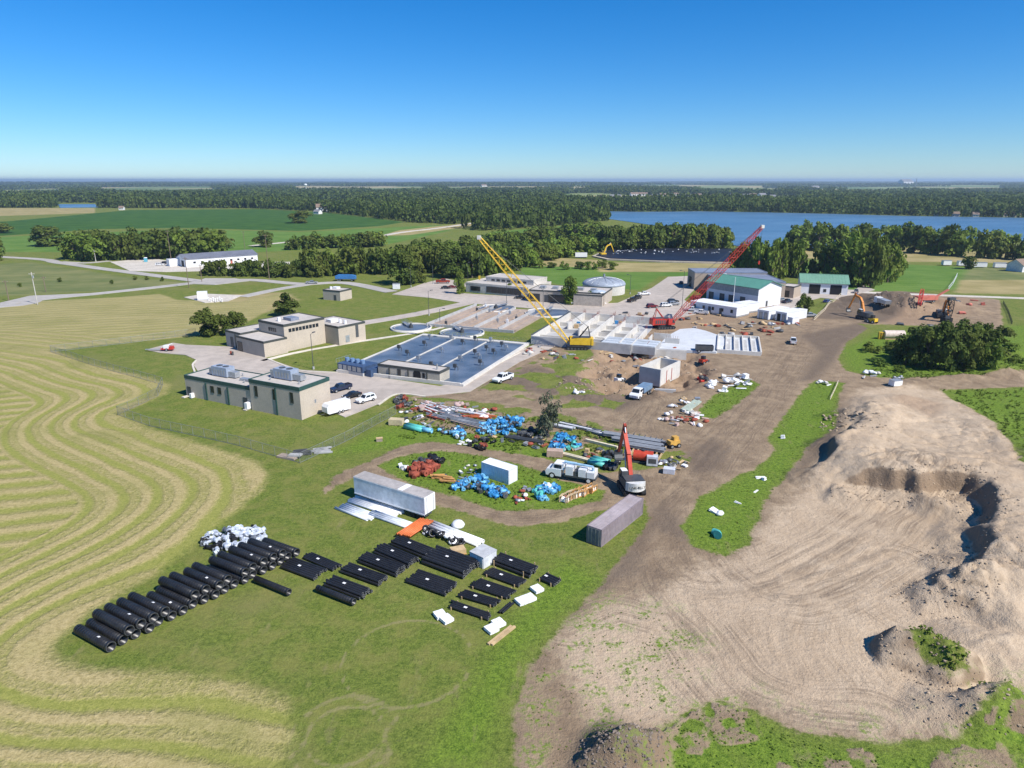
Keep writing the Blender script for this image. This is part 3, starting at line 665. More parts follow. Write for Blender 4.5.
for px, py, tp, w, k in ((905,364,328,34,'near'),(925,368,324,36,'near'),(945,370,320,38,'near'),(965,370,322,36,'near'),(982,366,319,30,'near'),(915,355,326,30,'near'),(940,352,320,34,'near'),(962,352,318,34,'near'),(980,350,322,26,'near'),(898,358,336,24,'near'),(1000,345,325,24,'near'),(990,372,346,22,'weedy')):
    tree_px('broadleaf_tree', px, py, tp+random.uniform(-1,7), w*.85, k, 'tree in the dense dark thicket between the dirt track and the excavator lot', group='trees of the dense thicket', trunk=(k == 'near'))
for px, py in ((890,350),(872,352),(880,366),(900,372),(1008,356),(1018,362),(1010,366)):
    tree_px('shrub', px, py, py-random.uniform(6,10), random.uniform(12,20), 'weedy', 'low green shrub in rank growth around the dense thicket', 'shrub', 'shrubs around the thicket', False)
for px in (540,551,565,580,588,596,604,612):
    tree_px('shrub', px, 268+random.uniform(-1,2), 259+random.uniform(0,3), random.uniform(8,13), random.choice(('shrub','weedy')), 'low bush in the grass bank below the black lined pond', 'shrub', 'bushes on the grass bank', False)
for px, py in ((112,284),(135,280),(147,280),(162,281),(60,282),(20,287)):
    tree_px('shrub', px, py, py-4.5, 4, 'shrub', 'tiny dark sapling in the rough meadow between the two country roads', 'sapling', 'saplings in the rough meadow', False)
for k, px in enumerate(range(206, 320, 7)):
    tree_px('shrub', px, 270+px*.02+random.uniform(0,2), 262+random.uniform(-3,2), random.uniform(10,16), 'shrub', 'dark hedgerow bush below the long white building', 'shrub', 'hedgerow bushes below the long building', False)
# belts and rows
row('broadleaf_tree', 20, [(64,258),(90,261),(160,259),(225,256)], [236,233,234,231,230,232,230], 20, ['far','far','bright'], 'tree in the belt behind the long white building', 'trees of the belt behind the long building', 4)
row('broadleaf_tree', 12, [(70,255),(220,250)], [230,231,229,230,231], 22, ['far'], 'tree in the belt behind the long white building', 'trees of the belt behind the long building', 16)
row('broadleaf_tree', 16, [(290,250),(330,248),(380,247)], [235,233,236,232], 14, ['far','far','bright'], 'tree in the narrow line at the near edge of the crop field', 'trees at the edge of the crop field', 5)
row('broadleaf_tree', 26, [(300,277),(340,276),(390,275),(440,273),(480,270)], [250,249,247,246,247], 17, ['far','far','far','bright'], 'tree in the thick row between the plant lawn and the crop field', 'trees of the thick row beyond the lawn', 10)
row('broadleaf_tree', 18, [(410,262),(450,258),(500,252)], [242,240,238,236], 17, ['far','bright'], 'tree in the thick row between the plant lawn and the crop field', 'trees of the thick row beyond the lawn', 24)
row('broadleaf_tree', 24, [(470,279),(495,276),(520,270),(545,262),(590,254)], [248,245,243,240,236], 18, ['far','bright','bright'], 'tree in the grove behind the yellow crane boom', 'trees of the grove behind the yellow boom', 12)
row('broadleaf_tree', 26, [(480,255),(560,240),(600,238)], [236,232,226,224], 16, ['far','far','bright'], 'tree in the grove behind the yellow crane boom', 'trees of the grove behind the yellow boom', 45)
row('broadleaf_tree', 34, [(595,252),(640,251),(700,250),(735,250)], [230,226,224,225,229], 16, ['far','far','bright'], 'tree in the wood between the black lined pond and the lake', 'trees between the lined pond and the lake', 20)
row('broadleaf_tree', 26, [(590,244),(640,240),(680,238),(720,242)], [230,227,226,226], 15, ['far'], 'tree in the wood between the black lined pond and the lake', 'trees between the lined pond and the lake', 40)
row('poplar_tree', 20, [(736,276),(760,279),(785,280),(806,278)], [247,240,238,244], 14, ['tall'], 'upright bright green tree directly behind the green-roofed workshop', 'upright trees behind the workshop', 14)
row('broadleaf_tree', 28, [(788,251),(840,251),(900,252),(960,257),(1040,262)], [229,226,226,230,237], 18, ['bright','bright','far'], 'sunlit tree in the long row along the near lake shore', 'trees along the near lake shore', 14)
row('broadleaf_tree', 18, [(790,247),(900,247),(1000,250)], [224,225,227], 17, ['far','bright'], 'sunlit tree in the long row along the near lake shore', 'trees along the near lake shore', 40)
row('broadleaf_tree', 20, [(838,284),(865,289),(890,289),(915,284)], [252,240,238,255], 18, ['tall','bright','far'], 'tree in the bright clump between the small garage and the dry field', 'trees of the clump beyond the small garage', 30)
row('broadleaf_tree', 8, [(-60,262),(-10,262)], [234,236], 20, ['far'], 'tree in the belt behind the long white building', 'trees of the belt behind the long building', 10)
tree_px('broadleaf_tree', 2, 233, 223, 20, 'far', 'dark tree group at the picture edge in the crop field')

# ------------------------------------------------------------------ far woods, one mass
OPEN = [CROP[0], LAKE, poly([(58,203),(98,203),(98,208.5),(58,209)])]+[TAN[0], TAN[1], TAN[3], TAN[6], PALEGREEN[0], GREEN[0], GREEN[3]]
FIELDS_FAR = [poly(q) for q in ([(90,188),(210,188),(230,194),(110,195)], [(290,187.5),(420,187.3),(430,192.5),(300,193)], [(830,187),(1000,187),(1010,192),(850,192.5)], [(440,188),(540,187.5),(560,191.5),(450,192.5)], [(-40,190),(60,190),(70,196),(-40,196.5)], [(600,186.5),(760,186.5),(780,190),(620,190.5)], [(300,202),(350,201),(385,207),(330,209)], [(1000,195),(1060,195),(1080,199),(1010,200)])]
def woods(name, y0, y1, step, nleaf, hgt, wid, blobs, seed):
    r = np.random.default_rng(seed); X = []; Y = []; y = y0
    while y < y1:
        st = step*(1 if y < 3000 else y/3000); half = y*.80+90
        n = int(2*half/st); x = np.linspace(-half, half, n)+r.uniform(-.45,.45,n)*st; X.append(x); Y.append(y+r.uniform(-.45,.45,n)*st); y += st*.9
    X = np.concatenate(X); Y = np.concatenate(Y)
    # only ground behind the belts built tree by tree
    front = np.interp(X/Y*F+512, [-400,0,60,260,330,405,440,480,540,600,640,720,780,1040,1400], [206,208,208,208.5,212,222,224,231,228,222,214,213,213,219,222])
    lim = np.array([at(512, f)[1] for f in front])
    ok = (Y > lim)
    for p in OPEN+FIELDS_FAR: ok &= sdf(X, Y, p, 60) < -3
    ok &= ~((Y > 1900) & (fbm(X/300.0, Y/600.0, 61, 3) < .34))
    ok &= ~((Y > 2600) & (fbm(X/500.0, Y/1100.0, 71, 3) > .56))
    X = X[ok]; Y = Y[ok]; Z = height(X, Y); n = len(X)
    T = [leaf_cloud(200+k+seed, blobs, nleaf, .17 if nleaf > 20 else .26, low=.02, spread=.42) for k in range(8)]
    k = r.integers(0, 8, n); a = r.uniform(0, 2*PI, n); s = np.where(Y > 3000, Y/3000, 1.0)
    H = hgt*r.uniform(.75,1.2,n)*(.8+.5*fbm(X/120.0, Y/120.0, 5, 2)); Wd = wid*r.uniform(.8,1.25,n)*s
    out = np.empty((n, nleaf, 4, 3), np.float32)
    for q in range(8):
        m = k == q; B = T[q][None]; c = np.cos(a[m])[:,None,None]; ss = np.sin(a[m])[:,None,None]; w = Wd[m][:,None,None]
        out[m,:,:,0] = X[m][:,None,None]+(B[...,0]*c-B[...,1]*ss)*w; out[m,:,:,1] = Y[m][:,None,None]+(B[...,0]*ss+B[...,1]*c)*w
        out[m,:,:,2] = Z[m][:,None,None]-.3+B[...,2]*H[m][:,None,None]
    o = link(name, quads_mesh(name, out.reshape(-1,4,3), LEAF_W)); o['kind'] = 'stuff'; return n
wn = [woods('far_woods', 560, 1500, 10.5, 40, 17, 12.5, 9, 1), woods('far_woods', 1500, 3000, 15, 18, 18, 17, 6, 2), woods('far_woods', 3000, 16000, 17, 9, 18, 22, 5, 3)]
print('woods', wn)
# rank weeds on the spoil edges
def weed_mass(name, polys, n, hmin, hmax, seed, m, keep=None):
    r = np.random.default_rng(seed); V = []
    T = [leaf_cloud(300+k, 5, 26, .24, low=.0, spread=.5) for k in range(5)]
    for p in polys:
        q = np.array(p); x0, y0 = q.min(0); x1, y1 = q.max(0); y0 = max(y0, 44)
        nn = int(min(n, n*abs((x1-x0)*(y1-y0))/1500)); X = r.uniform(x0, x1, nn); Y = r.uniform(y0, y1, nn)
        ok = (sdf(X, Y, p) > .25*r.normal(size=nn)) & (np.abs(X) < Y*.9+8)
        ok &= (fbm(X/2.5, Y/2.5, 81, 3)+r.uniform(-.12,.12,nn)) > (keep or .42)
        X = X[ok]; Y = Y[ok]; Z = height(X, Y)
        for i in range(len(X)):
            B = T[r.integers(0,5)].copy(); h = r.uniform(hmin, hmax); w = h*r.uniform(1.0,1.8)
            a = r.uniform(0, 6.28); c, s = math.cos(a), math.sin(a)
            O = np.empty_like(B); O[...,0] = X[i]+(B[...,0]*c-B[...,1]*s)*w; O[...,1] = Y[i]+(B[...,0]*s+B[...,1]*c)*w; O[...,2] = Z[i]-.03+B[...,2]*h; V.append(O)
    o = link(name, quads_mesh(name, np.concatenate(V), m)); o['kind'] = 'stuff'
WEED = foliage('leaf_weed', (.055,.105,.012), (.17,.25,.034), 0, (.18,.20,.04))
weed_mass('weeds', [ROUGH], 6000, .07, .2, 5, WEED, .46)
weed_mass('weeds', HEAPGRASS, 2500, .3, .7, 6, WEED, .2)
weed_mass('weeds', [SEEDED], 3000, .05, .17, 7, WEED, .55)
weed_mass('weeds', [ISLES[0]], 2600, .1, .26, 8, WEED, .47)
weed_mass('weeds', [ISLES[1], ISLES[3]], 3000, .1, .3, 12, WEED, .47)
weed_mass('weeds', [poly([(944,391),(1024,388),(1100,388),(1160,500),(1035,498),(1005,456),(985,426)])], 2600, .2, .6, 9, WEED, .42)
weed_mass('weeds', [poly([(880,368),(1024,365),(1060,372),(1024,374),(900,380),(860,374)]), poly([(400,404),(560,418),(640,442),(600,470),(520,455),(440,436),(400,440)])], 2200, .2, .6, 10, WEED, .42)
# clods and stones lying on the heaps and below the dug face
CLOD = M('clod_earth', (.36,.28,.20), .95, var=.3, scale=3); CLODD = M('clod_dark', (.21,.17,.14), .95, var=.3, scale=3)
def clods(name, spots, n, m, seed, smin, smax):
    r = np.random.default_rng(seed); base = []
    for k in range(6):
        bm = bmesh.new(); bmesh.ops.create_icosphere(bm, subdivisions=1, radius=1.0); base.append((np.array([v.co[:] for v in bm.verts])*(1+r.uniform(-.35,.35,(len(bm.verts),1)))*np.array([1,.8,.65]), np.array([[v.index for v in f.verts] for f in bm.faces]))); bm.free()
    V = []; Fc = []; o = 0
    for (c, sx, sy) in spots:
        for k in range(n):
            a = r.uniform(0, 6.28); q = r.uniform(0, 1)**.5*1.5; x = c[0]+math.cos(a)*q*sx; y = c[1]+math.sin(a)*q*sy; s = smin+(smax-smin)*r.uniform(0,1)**3; b_, f_ = base[k % 6]; cs, sn = math.cos(a*3), math.sin(a*3)
            P = b_*s; P = np.stack([P[:,0]*cs-P[:,1]*sn+x, P[:,0]*sn+P[:,1]*cs+y, P[:,2]+hz(x,y)+s*.15], 1); V.append(P); Fc.append(f_+o); o += len(P)
    V = np.concatenate(V); Fc = np.concatenate(Fc); me = bpy.data.meshes.new(name); me.from_pydata(V.tolist(), [], Fc.tolist()); me.materials.append(m); ob = link(name, me); ob['kind'] = 'stuff'
clods('rubble', [(at(619,757),2.5,2.1),(at(603,765),1.7,1.5),(at(634,757),1.8,1.5)], 260, CLODD, 3, .03, .2)
clods('rubble', [(at(928,655,1),3.4,2.8),(at(985,712),5,2.2),(at(940,600),4,3),(at(965,560,1),4,4),(at(975,520),3,5),(at(940,500),6,3),(at(880,498),6,2.4)], 300, CLOD, 4, .03, .22)
clods('rubble', [(at(625,372),9,6),(at(600,385),8,4),(at(680,366),7,4),(at(905,310),9,10),(at(850,430),4,6)], 160, CLOD, 6, .08, .5)
# ------------------------------------------------------------------ shared paints
TANW = M('wall_tan_block', (.50,.43,.35), .85, var=.07, scale=2.5, spec=.15, dirt=.15, dirtcol=(.36,.29,.22))
GREYW = M('wall_grey_block', (.40,.37,.33), .85, var=.07, scale=2.5, spec=.15)
ROOFG = M('roof_gravel', (.48,.44,.40), .9, var=.1, scale=.8, spec=.1, dirt=.4, dirtcol=(.36,.33,.31))
GTRIM = M('green_trim', (.035,.085,.075), .5)
DTRIM = M('dark_trim', (.07,.075,.07), .5)
GLASS = M('window_dark', (.02,.025,.03), .12, spec=.6)
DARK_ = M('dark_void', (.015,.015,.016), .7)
RTU = M('unit_blue_grey', (.36,.42,.52), .5, .2, dirt=.2)
CONCW = M('cast_concrete', (.60,.575,.53), .8, var=.1, scale=.9, spec=.15, dirt=.6, dirtcol=(.45,.41,.36))
CONCG = M('grey_concrete', (.42,.42,.42), .85, var=.12, scale=.5, spec=.15, dirt=.3, dirtcol=(.3,.28,.26))
CONCB = M('brown_concrete', (.36,.29,.24), .9, var=.14, scale=.4, spec=.1, dirt=.4, dirtcol=(.22,.18,.15))
WHITE = M('white_paint', (.80,.80,.80), .4, var=.05, dirt=.12, dirtcol=(.55,.5,.44))
WHITEM = M('white_metal_siding', (.74,.75,.77), .5, var=.05, dirt=.12, dirtcol=(.5,.47,.42))
GREYM = M('grey_metal', (.42,.44,.46), .45, .5)
DGREY = M('dark_grey_metal', (.10,.105,.11), .5, .3)
BLACK = M('black_rubber', (.016,.016,.017), .7)
BLKPLA = M('black_plastic', (.021,.021,.023), .36, var=.2, spec=.4)
GALV = M('galvanised', (.46,.48,.5), .4, .6)
WOOD = M('sawn_timber', (.50,.36,.20), .8, var=.18)
WOODO = M('orange_timber', (.52,.28,.10), .8, var=.2)
ORANGE = M('orange_pipe', (.66,.17,.05), .45)
YELLOW = M('crane_yellow', (.72,.46,.035), .45, dirt=.2)
REDC = M('crane_red', (.50,.045,.03), .45, dirt=.15)
REDX = M('excavator_red', (.50,.06,.03), .45, dirt=.15)
RUST = M('rust_red', (.30,.075,.045), .8, var=.25)
BLUEF = M('fitting_blue', (.045,.25,.53), .4, var=.15)
BLUEL = M('fitting_light_blue', (.17,.45,.68), .4, var=.15)
TEAL = M('teal_pipe', (.10,.46,.42), .45)
SILV = M('silver_wrap', (.55,.60,.68), .35, .1, var=.2)
WRAP = M('white_wrap', (.82,.82,.82), .45, var=.06)
WATERT = None
g = NT('tank_water'); p = g.pos()
g.l(g.mix(g.ramp(g.noise(.12, 4, .6, p), .35, .68), (.075,.105,.15), (.145,.18,.235)), g.b.inputs['Base Color']); g.b.inputs['Roughness'].default_value = .32
g.b.inputs['Specular IOR Level'].default_value = .4; g.bump(g.noise(1.6, 4, .7, p), .2, .5); WATERT = g.m
ROOFB = M('roof_blue_grey', (.22,.25,.32), .5, .1, dirt=.2, dirtcol=(.3,.3,.32))
ROOFGR = M('roof_green', (.10,.27,.205), .45, var=.08, dirt=.15, dirtcol=(.2,.32,.27))
ROOFG2 = M('roof_pale_green', (.16,.31,.22), .5, var=.08, dirt=.2, dirtcol=(.3,.36,.28))
BROWNW = M('wall_brown', (.40,.33,.26), .85, var=.08)

# ------------------------------------------------------------------ buildings
def frame3(A, B, C):
    """ground corners in the photograph: front-left, front corner, end of the side -> place, turn, width, depth"""
    a = atv(*A); b = atv(*B); c = atv(*C); u = (b-a); W = u.length; rz = math.atan2(u.y, u.x)
    n = Vector((-math.sin(rz), math.cos(rz), 0)); return a, rz, W, max(1.0, (c-b).dot(n))
def win_front(parent, x, z, w, h, m=GLASS, name='window', y=0.0, frame=True):
    mb = MB(); mb.box(x-w/2, x+w/2, y-.03, y+.08, z, z+h); o = mb.build(name, m, parent)
    if frame:
        f = MB(); t = .09
        f.box(x-w/2-t, x+w/2+t, y-.06, y+.03, z+h+.002, z+h+t); f.box(x-w/2-t, x+w/2+t, y-.09, y+.03, z-t, z-.002)
        f.box(x-w/2-t, x-w/2-.002, y-.06, y+.03, z, z+h); f.box(x+w/2+.002, x+w/2+t, y-.06, y+.03, z, z+h)
        f.build('window_frame' if name == 'window' else 'door_frame', DTRIM, o)
    return o
def win_side(parent, X, y, z, w, h, m=GLASS, name='window'):
    return MB().box(X-.08, X+.03, y-w/2, y+w/2, z, z+h).build(name, m, parent)
def flat_block(parent, x0, x1, y0, y1, h, wall, trim=DTRIM, band=.45, roof=ROOFG):
    MB().box(x0, x1, y0, y1, -.5, h).build('wall', wall, parent)
    t = .22; b = MB(); e = .06
    b.box(x0-e, x1+e, y0-e, y0+t, h-band, h+.25); b.box(x0-e, x1+e, y1-t, y1+e, h-band, h+.25)
    b.box(x0-e, x0+t, y0+t, y1-t, h-band, h+.25); b.box(x1-t, x1+e, y0+t, y1-t, h-band, h+.25); b.build('parapet', trim, parent)
    return MB().box(x0+t+.005, x1-t-.005, y0+t+.005, y1-t-.005, h+.004, h+.08).build('roof', roof, parent)
def downspout(parent, x, h, m=GTRIM, y=0.0): MB().box(x-.17, x+.17, y-.2, y-.012, 0, h).build('downspout', m, parent)
def roof_unit(parent, x, y, z, w, d, h):
    o = MB().box(x, x+w, y, y+d, z+.3, z+.3+h).build('rooftop_unit', RTU, parent)
    b = MB(); b.box(x+w+.02, x+w*1.45, y+d*.2, y+d*.8, z+.3, z+.3+h*.6); b.build('duct', GREYM, o)
    b = MB(); b.box(x-w*.3, x-.02, y+d*.2, y+d*.8, z+.2, z+.2+h*.75); b.build('intake_hood', GREYM, o)
    MB().box(x+.1, x+w-.1, y+.1, y+d-.1, z+.06, z+.29).build('curb', DGREY, o)
    b = MB(); b.cyl((x+w*.3, y+d*.5, z+.3+h), (x+w*.3, y+d*.5, z+.38+h), d*.3, n=14); b.cyl((x+w*.72, y+d*.5, z+.3+h), (x+w*.72, y+d*.5, z+.38+h), d*.3, n=14); b.build('fan_grille', DGREY, o)
    b = MB()
    for k in range(5): b.box(x+w*(.1+.17*k), x+w*(.2+.17*k), y-.04, y-.004, z+.6, z+h*.85)
    b.build('panel', GREYM, o)
# 1 the beige building in front: low wing and tall wing in one line
a, rz, W1, D1 = frame3((186,396.5), (302,420), (331,405)); a = a+Vector((0,0,.05))
b1 = thing('control_building', 'beige block building with two blue-grey rooftop units and green parapet, nearest the hay field', 'building', a, rz)
H1 = ztop(389, atv(302,420).y); xs1 = W1*.595; H1a = H1*.72; D1 -= 3.0
r_ = flat_block(b1, 0, xs1-.05, .3, D1+1.5, H1a, TANW, GTRIM, .6); flat_block(b1, xs1, W1, 0, D1+1.5, H1, TANW, GTRIM, .6)
roof_unit(b1, xs1*.28, 3.2, H1a, 5.0, 2.5, 2.2); roof_unit(b1, xs1+W1*.12, 3.2, H1, 5.2, 2.5, 2.2)
for f in (.05, .90): win_front(b1, xs1*f, .12, 1.1, 2.3, DGREY, 'door', .3)
for f in (.42, .53): win_front(b1, xs1*f, 2.2, 1.0, 1.5, y=.3)
for f in (.33, .66): downspout(b1, xs1*f, H1a-.75, y=.3)
for f in (.13, .50, .84): win_front(b1, xs1+(W1-xs1)*f, H1*.5, .8, 2.3)
downspout(b1, xs1+(W1-xs1)*.53, H1-.75)
for (fx, fy, hh_) in ((.1,.75,H1a),(.35,.8,H1a),(.48,.3,H1a),(.64,.7,H1),(.72,.25,H1),(.9,.75,H1),(.94,.3,H1)):
    MB().cyl((W1*fx, D1*fy, hh_+.08), (W1*fx, D1*fy, hh_+.75), .16, n=8).build('vent_pipe', GALV, b1)
MB().box(xs1*.7, xs1*.85, D1*.4, D1*.55, H1a+.09, H1a+.7).build('roof_hatch', GREYM, b1)
win_side(b1, W1, 4.5, 2.6, .5, .8, GREYM)
for X_, h_ in ((xs1*.95, H1a), (xs1*.02, H1a)): MB().box(X_-.5, X_+.5, -1.2, .25, 0, .2).build('step', LIGHTC, b1)
o_ = MB(); o_.box(xs1*.94, xs1*.98, -.9, .22, .25, 1.7); o_.build('condenser_unit', WHITE, b1)
o_ = MB(); o_.box(xs1*.1, xs1*.13, -.7, .22, .1, 1.2); o_.build('condenser_unit', WHITE, b1)
# 2 the taller beige building behind it
a, rz, w_, d_ = frame3((261,346), (286,352), (321,343.5))
b2 = thing('process_building', 'tall windowless beige building with a high strip of dark windows and low wings', 'building', a, rz)
h2 = ztop(325.5, atv(286,352).y); d_ = 15.0; roof2 = flat_block(b2, 0, w_, 0, d_, h2, TANW, DTRIM, .5)
for k in range(4): win_front(b2, w_*.42+k*1.05, h2-2.6, .8, 1.2, frame=False)
for k in range(9): win_side(b2, w_, d_*.14+k*1.25, h2-2.4, 1.0, 1.1)
MB().box(w_*.45, w_*.75, 5, 8, h2+.09, h2+1.0).build('roof_hatch', ROOFB, b2); MB().cyl((w_*.5, 3, h2+.08), (w_*.5, 3, h2+1.3), .5, n=12).build('roof_vent', WHITE, b2)
hl = 5.0
flat_block(b2, -8.5, -.06, -6.5, 6, hl, GREYW, DTRIM, .35); flat_block(b2, -.06+.01, w_+1.2, -8.0, -.07, hl*.92, TANW, DTRIM, .35)
win_front(b2, -5.2, .1, 1.3, 3.2, DGREY, 'door', -6.5); win_front(b2, 1.6, .1, 2.4, 3.0, GLASS, 'window', -8.0); downspout(b2, -3.0, hl-.4, DTRIM, -6.5)
flat_block(b2, w_*.3, w_+6.5, d_+.08, d_+11, h2*.72, TANW, DTRIM, .4)
MB().box(w_-3, w_-.6, d_+3, d_+6, h2*.72+.09, h2*.72+1.0).build('roof_vent', WHITE, b2)
for k in (1.5, 4.0): MB().cyl((w_+k, d_+5, h2*.72+.08), (w_+k, d_+5, h2*.72+1.2), .45, n=12).build('roof_vent', WHITE, b2)
win_side(b2, w_+6.5, d_+3.5, .6, 1.6, 2.2, GREYM, 'louver'); win_side(b2, w_+6.5, d_+7.5, 1.5, 1.2, 4.0, DGREY, 'door')
# 3 low tan service building at the basin
a, rz, w_, d_ = frame3((378.5,376), (440,384.5), (451.5,381))
b3 = thing('service_building', 'long low tan building with dark arched doorway beside the blue basin', 'building', a, rz); h3 = ztop(372, atv(440,384).y)
flat_block(b3, 0, w_, 0, max(d_, 5.0), h3, M('wall_stone_tan', (.44,.40,.33), .85, var=.12, scale=3), DTRIM, .4)
for f in (.19, .5, .80): downspout(b3, w_*f, h3-.4, DTRIM)
win_front(b3, w_*.35, .9, .9, 1.7); 
mb = MB(); pts = [(w_*.58,.05),(w_*.70,.05),(w_*.70,2.0)]+[(w_*.64+w_*.06*math.cos(t), 2.0+1.1*math.sin(t)) for t in np.linspace(.2, PI-.2, 7)]+[(w_*.58,2.0)]
mb.profile(pts, -.05, .05); mb.build('door', DARK_, b3); win_front(b3, w_*.745, 1.2, .6, 1.2, DARK_, 'window')
for x_ in (.15,.2): MB().box(w_*x_, w_*x_+.7, -1.1, -.35, 0, .9).build('condenser_unit', GREYM, b3)
MB().cyl((w_*.9, 2, h3+.08), (w_*.9, 2, h3+1.6), .22, n=10).build('roof_vent', GALV, b3)
# 4 dark blue blower housing
a, rz, w_, d_ = frame3((337.5,372), (363,377), (379,374))
b4 = thing('blower_housing', 'low dark blue steel equipment housing beside the tan service building', 'equipment housing', a, rz)
BLU4 = M('steel_navy', (.06,.10,.19), .45, .2); hh = 2.6
MB().box(0, w_, 0, 6, 0, hh*.35).build('base', CONCG, b4); MB().box(.1, w_-.1, .1, 5.9, hh*.35, hh).build('body', BLU4, b4)
for k in range(5): MB().box(.5+k*(w_-.8)/5, .4+(k+.75)*(w_-.8)/5, .02, .09, hh*.42, hh*.9).build('panel', GREYM, b4)
for k in range(4):
    c_ = MB(); c_.cyl((1+k*1.9, 3, hh), (1+k*1.9, 3, hh+1.0), .6, n=12); c_.build('blower', M('blower_blue', (.16,.26,.42), .4), b4)
MB().box(w_+.6, w_+2.4, .5, 4.5, 0, 2.1).build('control_cabinet', BLU4, b4)
mb = MB()
for k in range(6): mb.cyl((-.2, k*1.1, hh), (-.2, k*1.1, hh+1.1), .04, n=5)
mb.cyl((-.2, 0, hh+1.1), (-.2, 5.5, hh+1.1), .04, n=5); mb.build('railing', GALV, b4)
# small beige cube building on the lawn
a, rz, w_, d_ = frame3((323.5,299.5), (340.5,301), (349.5,298.8))
b5 = thing('pump_house', 'small beige flat-roofed pump house alone on the green lawn', 'building', a, rz); flat_block(b5, 0, w_, 0, 8, 4.2, TANW, DTRIM, .4); MB().cyl((2,3,4.3),(2,3,5.4), .5, n=10).build('roof_vent', WHITE, b5); win_front(b5, w_*.7, .1, 1.1, 2.2, DGREY, 'door')
MB().box(1.2, 4.0, 4.5, 7, 4.29, 5.0).build('roof_hatch', WHITE, b5)
# flat-roofed glazed office
a, rz, w_, d_ = frame3((466,292), (528,298), (560,290))
b6 = thing('office_building', 'flat-roofed pale office with a wide dark glazed front', 'building', a, rz); OFFW = M('office_pale', (.58,.54,.48), .8)
flat_block(b6, 0, w_, 0, 22, 4.4, OFFW, OFFW, .5); flat_block(b6, w_*.18, w_*.95, 8, 21, 6.6, OFFW, OFFW, .4)
win_front(b6, w_*.16, 1.0, w_*.16, 2.0)
for k in range(9): win_front(b6, w_*(.37+.062*k), .9, w_*.055, 2.6)
for k in range(7): win_front(b6, w_*(.3+.085*k), 4.95, w_*.055, .9, y=8, frame=False)
# low tan office behind the cone tree
a, rz, w_, d_ = frame3((529,301.5), (604,306), (612,301))
b7 = thing('low_office', 'long low tan building with dark entrance bays in front of the blue dome', 'building', a, rz); TAN7 = M('office_tan', (.47,.41,.34), .85)
flat_block(b7, 0, w_, 0, 16, 5.0, TAN7, DTRIM, .3); flat_block(b7, w_*.62, w_*.99, -2.5, -.07, 4.6, TAN7, DTRIM, .3)
for f, ww in ((.07,5), (.30,2.5), (.45,7)): win_front(b7, w_*f, .3, ww, 3.2, GLASS)
win_front(b7, w_*.24, .1, 1.8, 3.0, DGREY, 'door')
for k in range(5): MB().box(w_*(.1+.17*k), w_*(.1+.17*k)+2.4, 5, 7.4, 5.1, 6.1).build('roof_unit_box', GREYM, b7)
# dome tank
x_, y_ = at(607, 297); dm = thing('domed_tank', 'wide low round tank with a shallow blue-grey metal dome beside the low office', 'tank', (x_, y_+12, 0))
Rr = 21/683*(y_+12); MB().lathe([(Rr, 0), (Rr, 4.2)], n=40).build('wall', CONCW, dm)
MB().lathe([(Rr+.3, 4.2)]+[(Rr*math.cos(t)+.3*math.cos(t), 4.2+Rr*.30*math.sin(t)) for t in np.linspace(.12, PI/2, 8)], n=32).build('dome', M('dome_blue_grey', (.30,.34,.40), .6, .1, dirt=.2, dirtcol=(.5,.52,.55)), dm)
mb = MB()
for k in range(16): mb.path([(Rr*math.cos(t)*math.cos(k*PI/8)*1.02, Rr*math.cos(t)*math.sin(k*PI/8)*1.02, 4.25+Rr*.305*math.sin(t)) for t in np.linspace(.05, PI/2-.05, 6)], .12, 4)
mb.build('rib', GALV, dm); MB().cyl((0,0,4.2+Rr*.3), (0,0,5.8+Rr*.3), .5, n=10).build('vent', GALV, dm)
x_, y_ = at(598, 304); t_ = thing('steel_silo', 'small round pale steel tank standing at the end of the low office', 'tank', (x_, y_, 0)); MB().lathe([(0,0),(3.2,0),(3.2,5.2),(2.9,5.5),(0,6.1)], n=24).build('shell', M('silo_pale', (.55,.62,.68), .4, .3), t_); MB().box(-.5,.5,-3.5,-3.1,0,5.4).build('ladder', GALV, t_)
# workshop with green roof: gable along its length
def gable(name, label, A, B, C, ht, rise, wall, roofm, over=.5, depth=None, cat='building'):
    a, rz, w, d = frame3(A, B, C); d = depth or d; t = thing(name, label, cat, a, rz)
    mb = MB(); mb.add([(0,0,-.4),(w,0,-.4),(w,d,-.4),(0,d,-.4),(0,0,ht),(w,0,ht),(w,d,ht),(0,d,ht),(0,d/2,ht+rise),(w,d/2,ht+rise)],
        [(0,1,5,4),(1,2,6,9,5),(2,3,7,6),(3,0,4,8,7)]); mb.build('wall', wall, t)
    k = rise/(d/2); e = over; z0 = ht-k*e+.06
    mb = MB(); y_ = d/2; top = ht+rise+.06
    for s0, s1 in ((-e, y_), (d+e, y_)):
        v = [(-e, s0, z0), (w+e, s0, z0), (w+e, s1, top), (-e, s1, top)]; v2 = [(p[0], p[1], p[2]+.18) for p in v]
        f = [(0,1,2,3),(7,6,5,4),(0,4,5,1),(1,5,6,2),(2,6,7,3),(3,7,4,0)]; mb.add(v+v2, f if s0 > s1 else [q[::-1] for q in f])
    rf = mb.build('roof', roofm, t)
    sm = MB(); n = int(w/1.2)
    for i in range(1, n):
        x = i*w/n
        for s0 in (-e, d+e): sm.cyl((x, s0, z0+.2), (x, y_, top+.2), .035, n=4, cap=False)
    sm.build('roof_rib', roofm, rf); MB().box(-e, w+e, y_-.25, y_+.25, top+.12, top+.24).build('ridge_cap', roofm, rf)
    return t, w, d
gr, w, d = gable('workshop', 'big white workshop with a bright green metal roof and grey upper band', (706,299), (757,308), (779,297), 8.0, 2.4, WHITEM, ROOFGR, .8, 15)
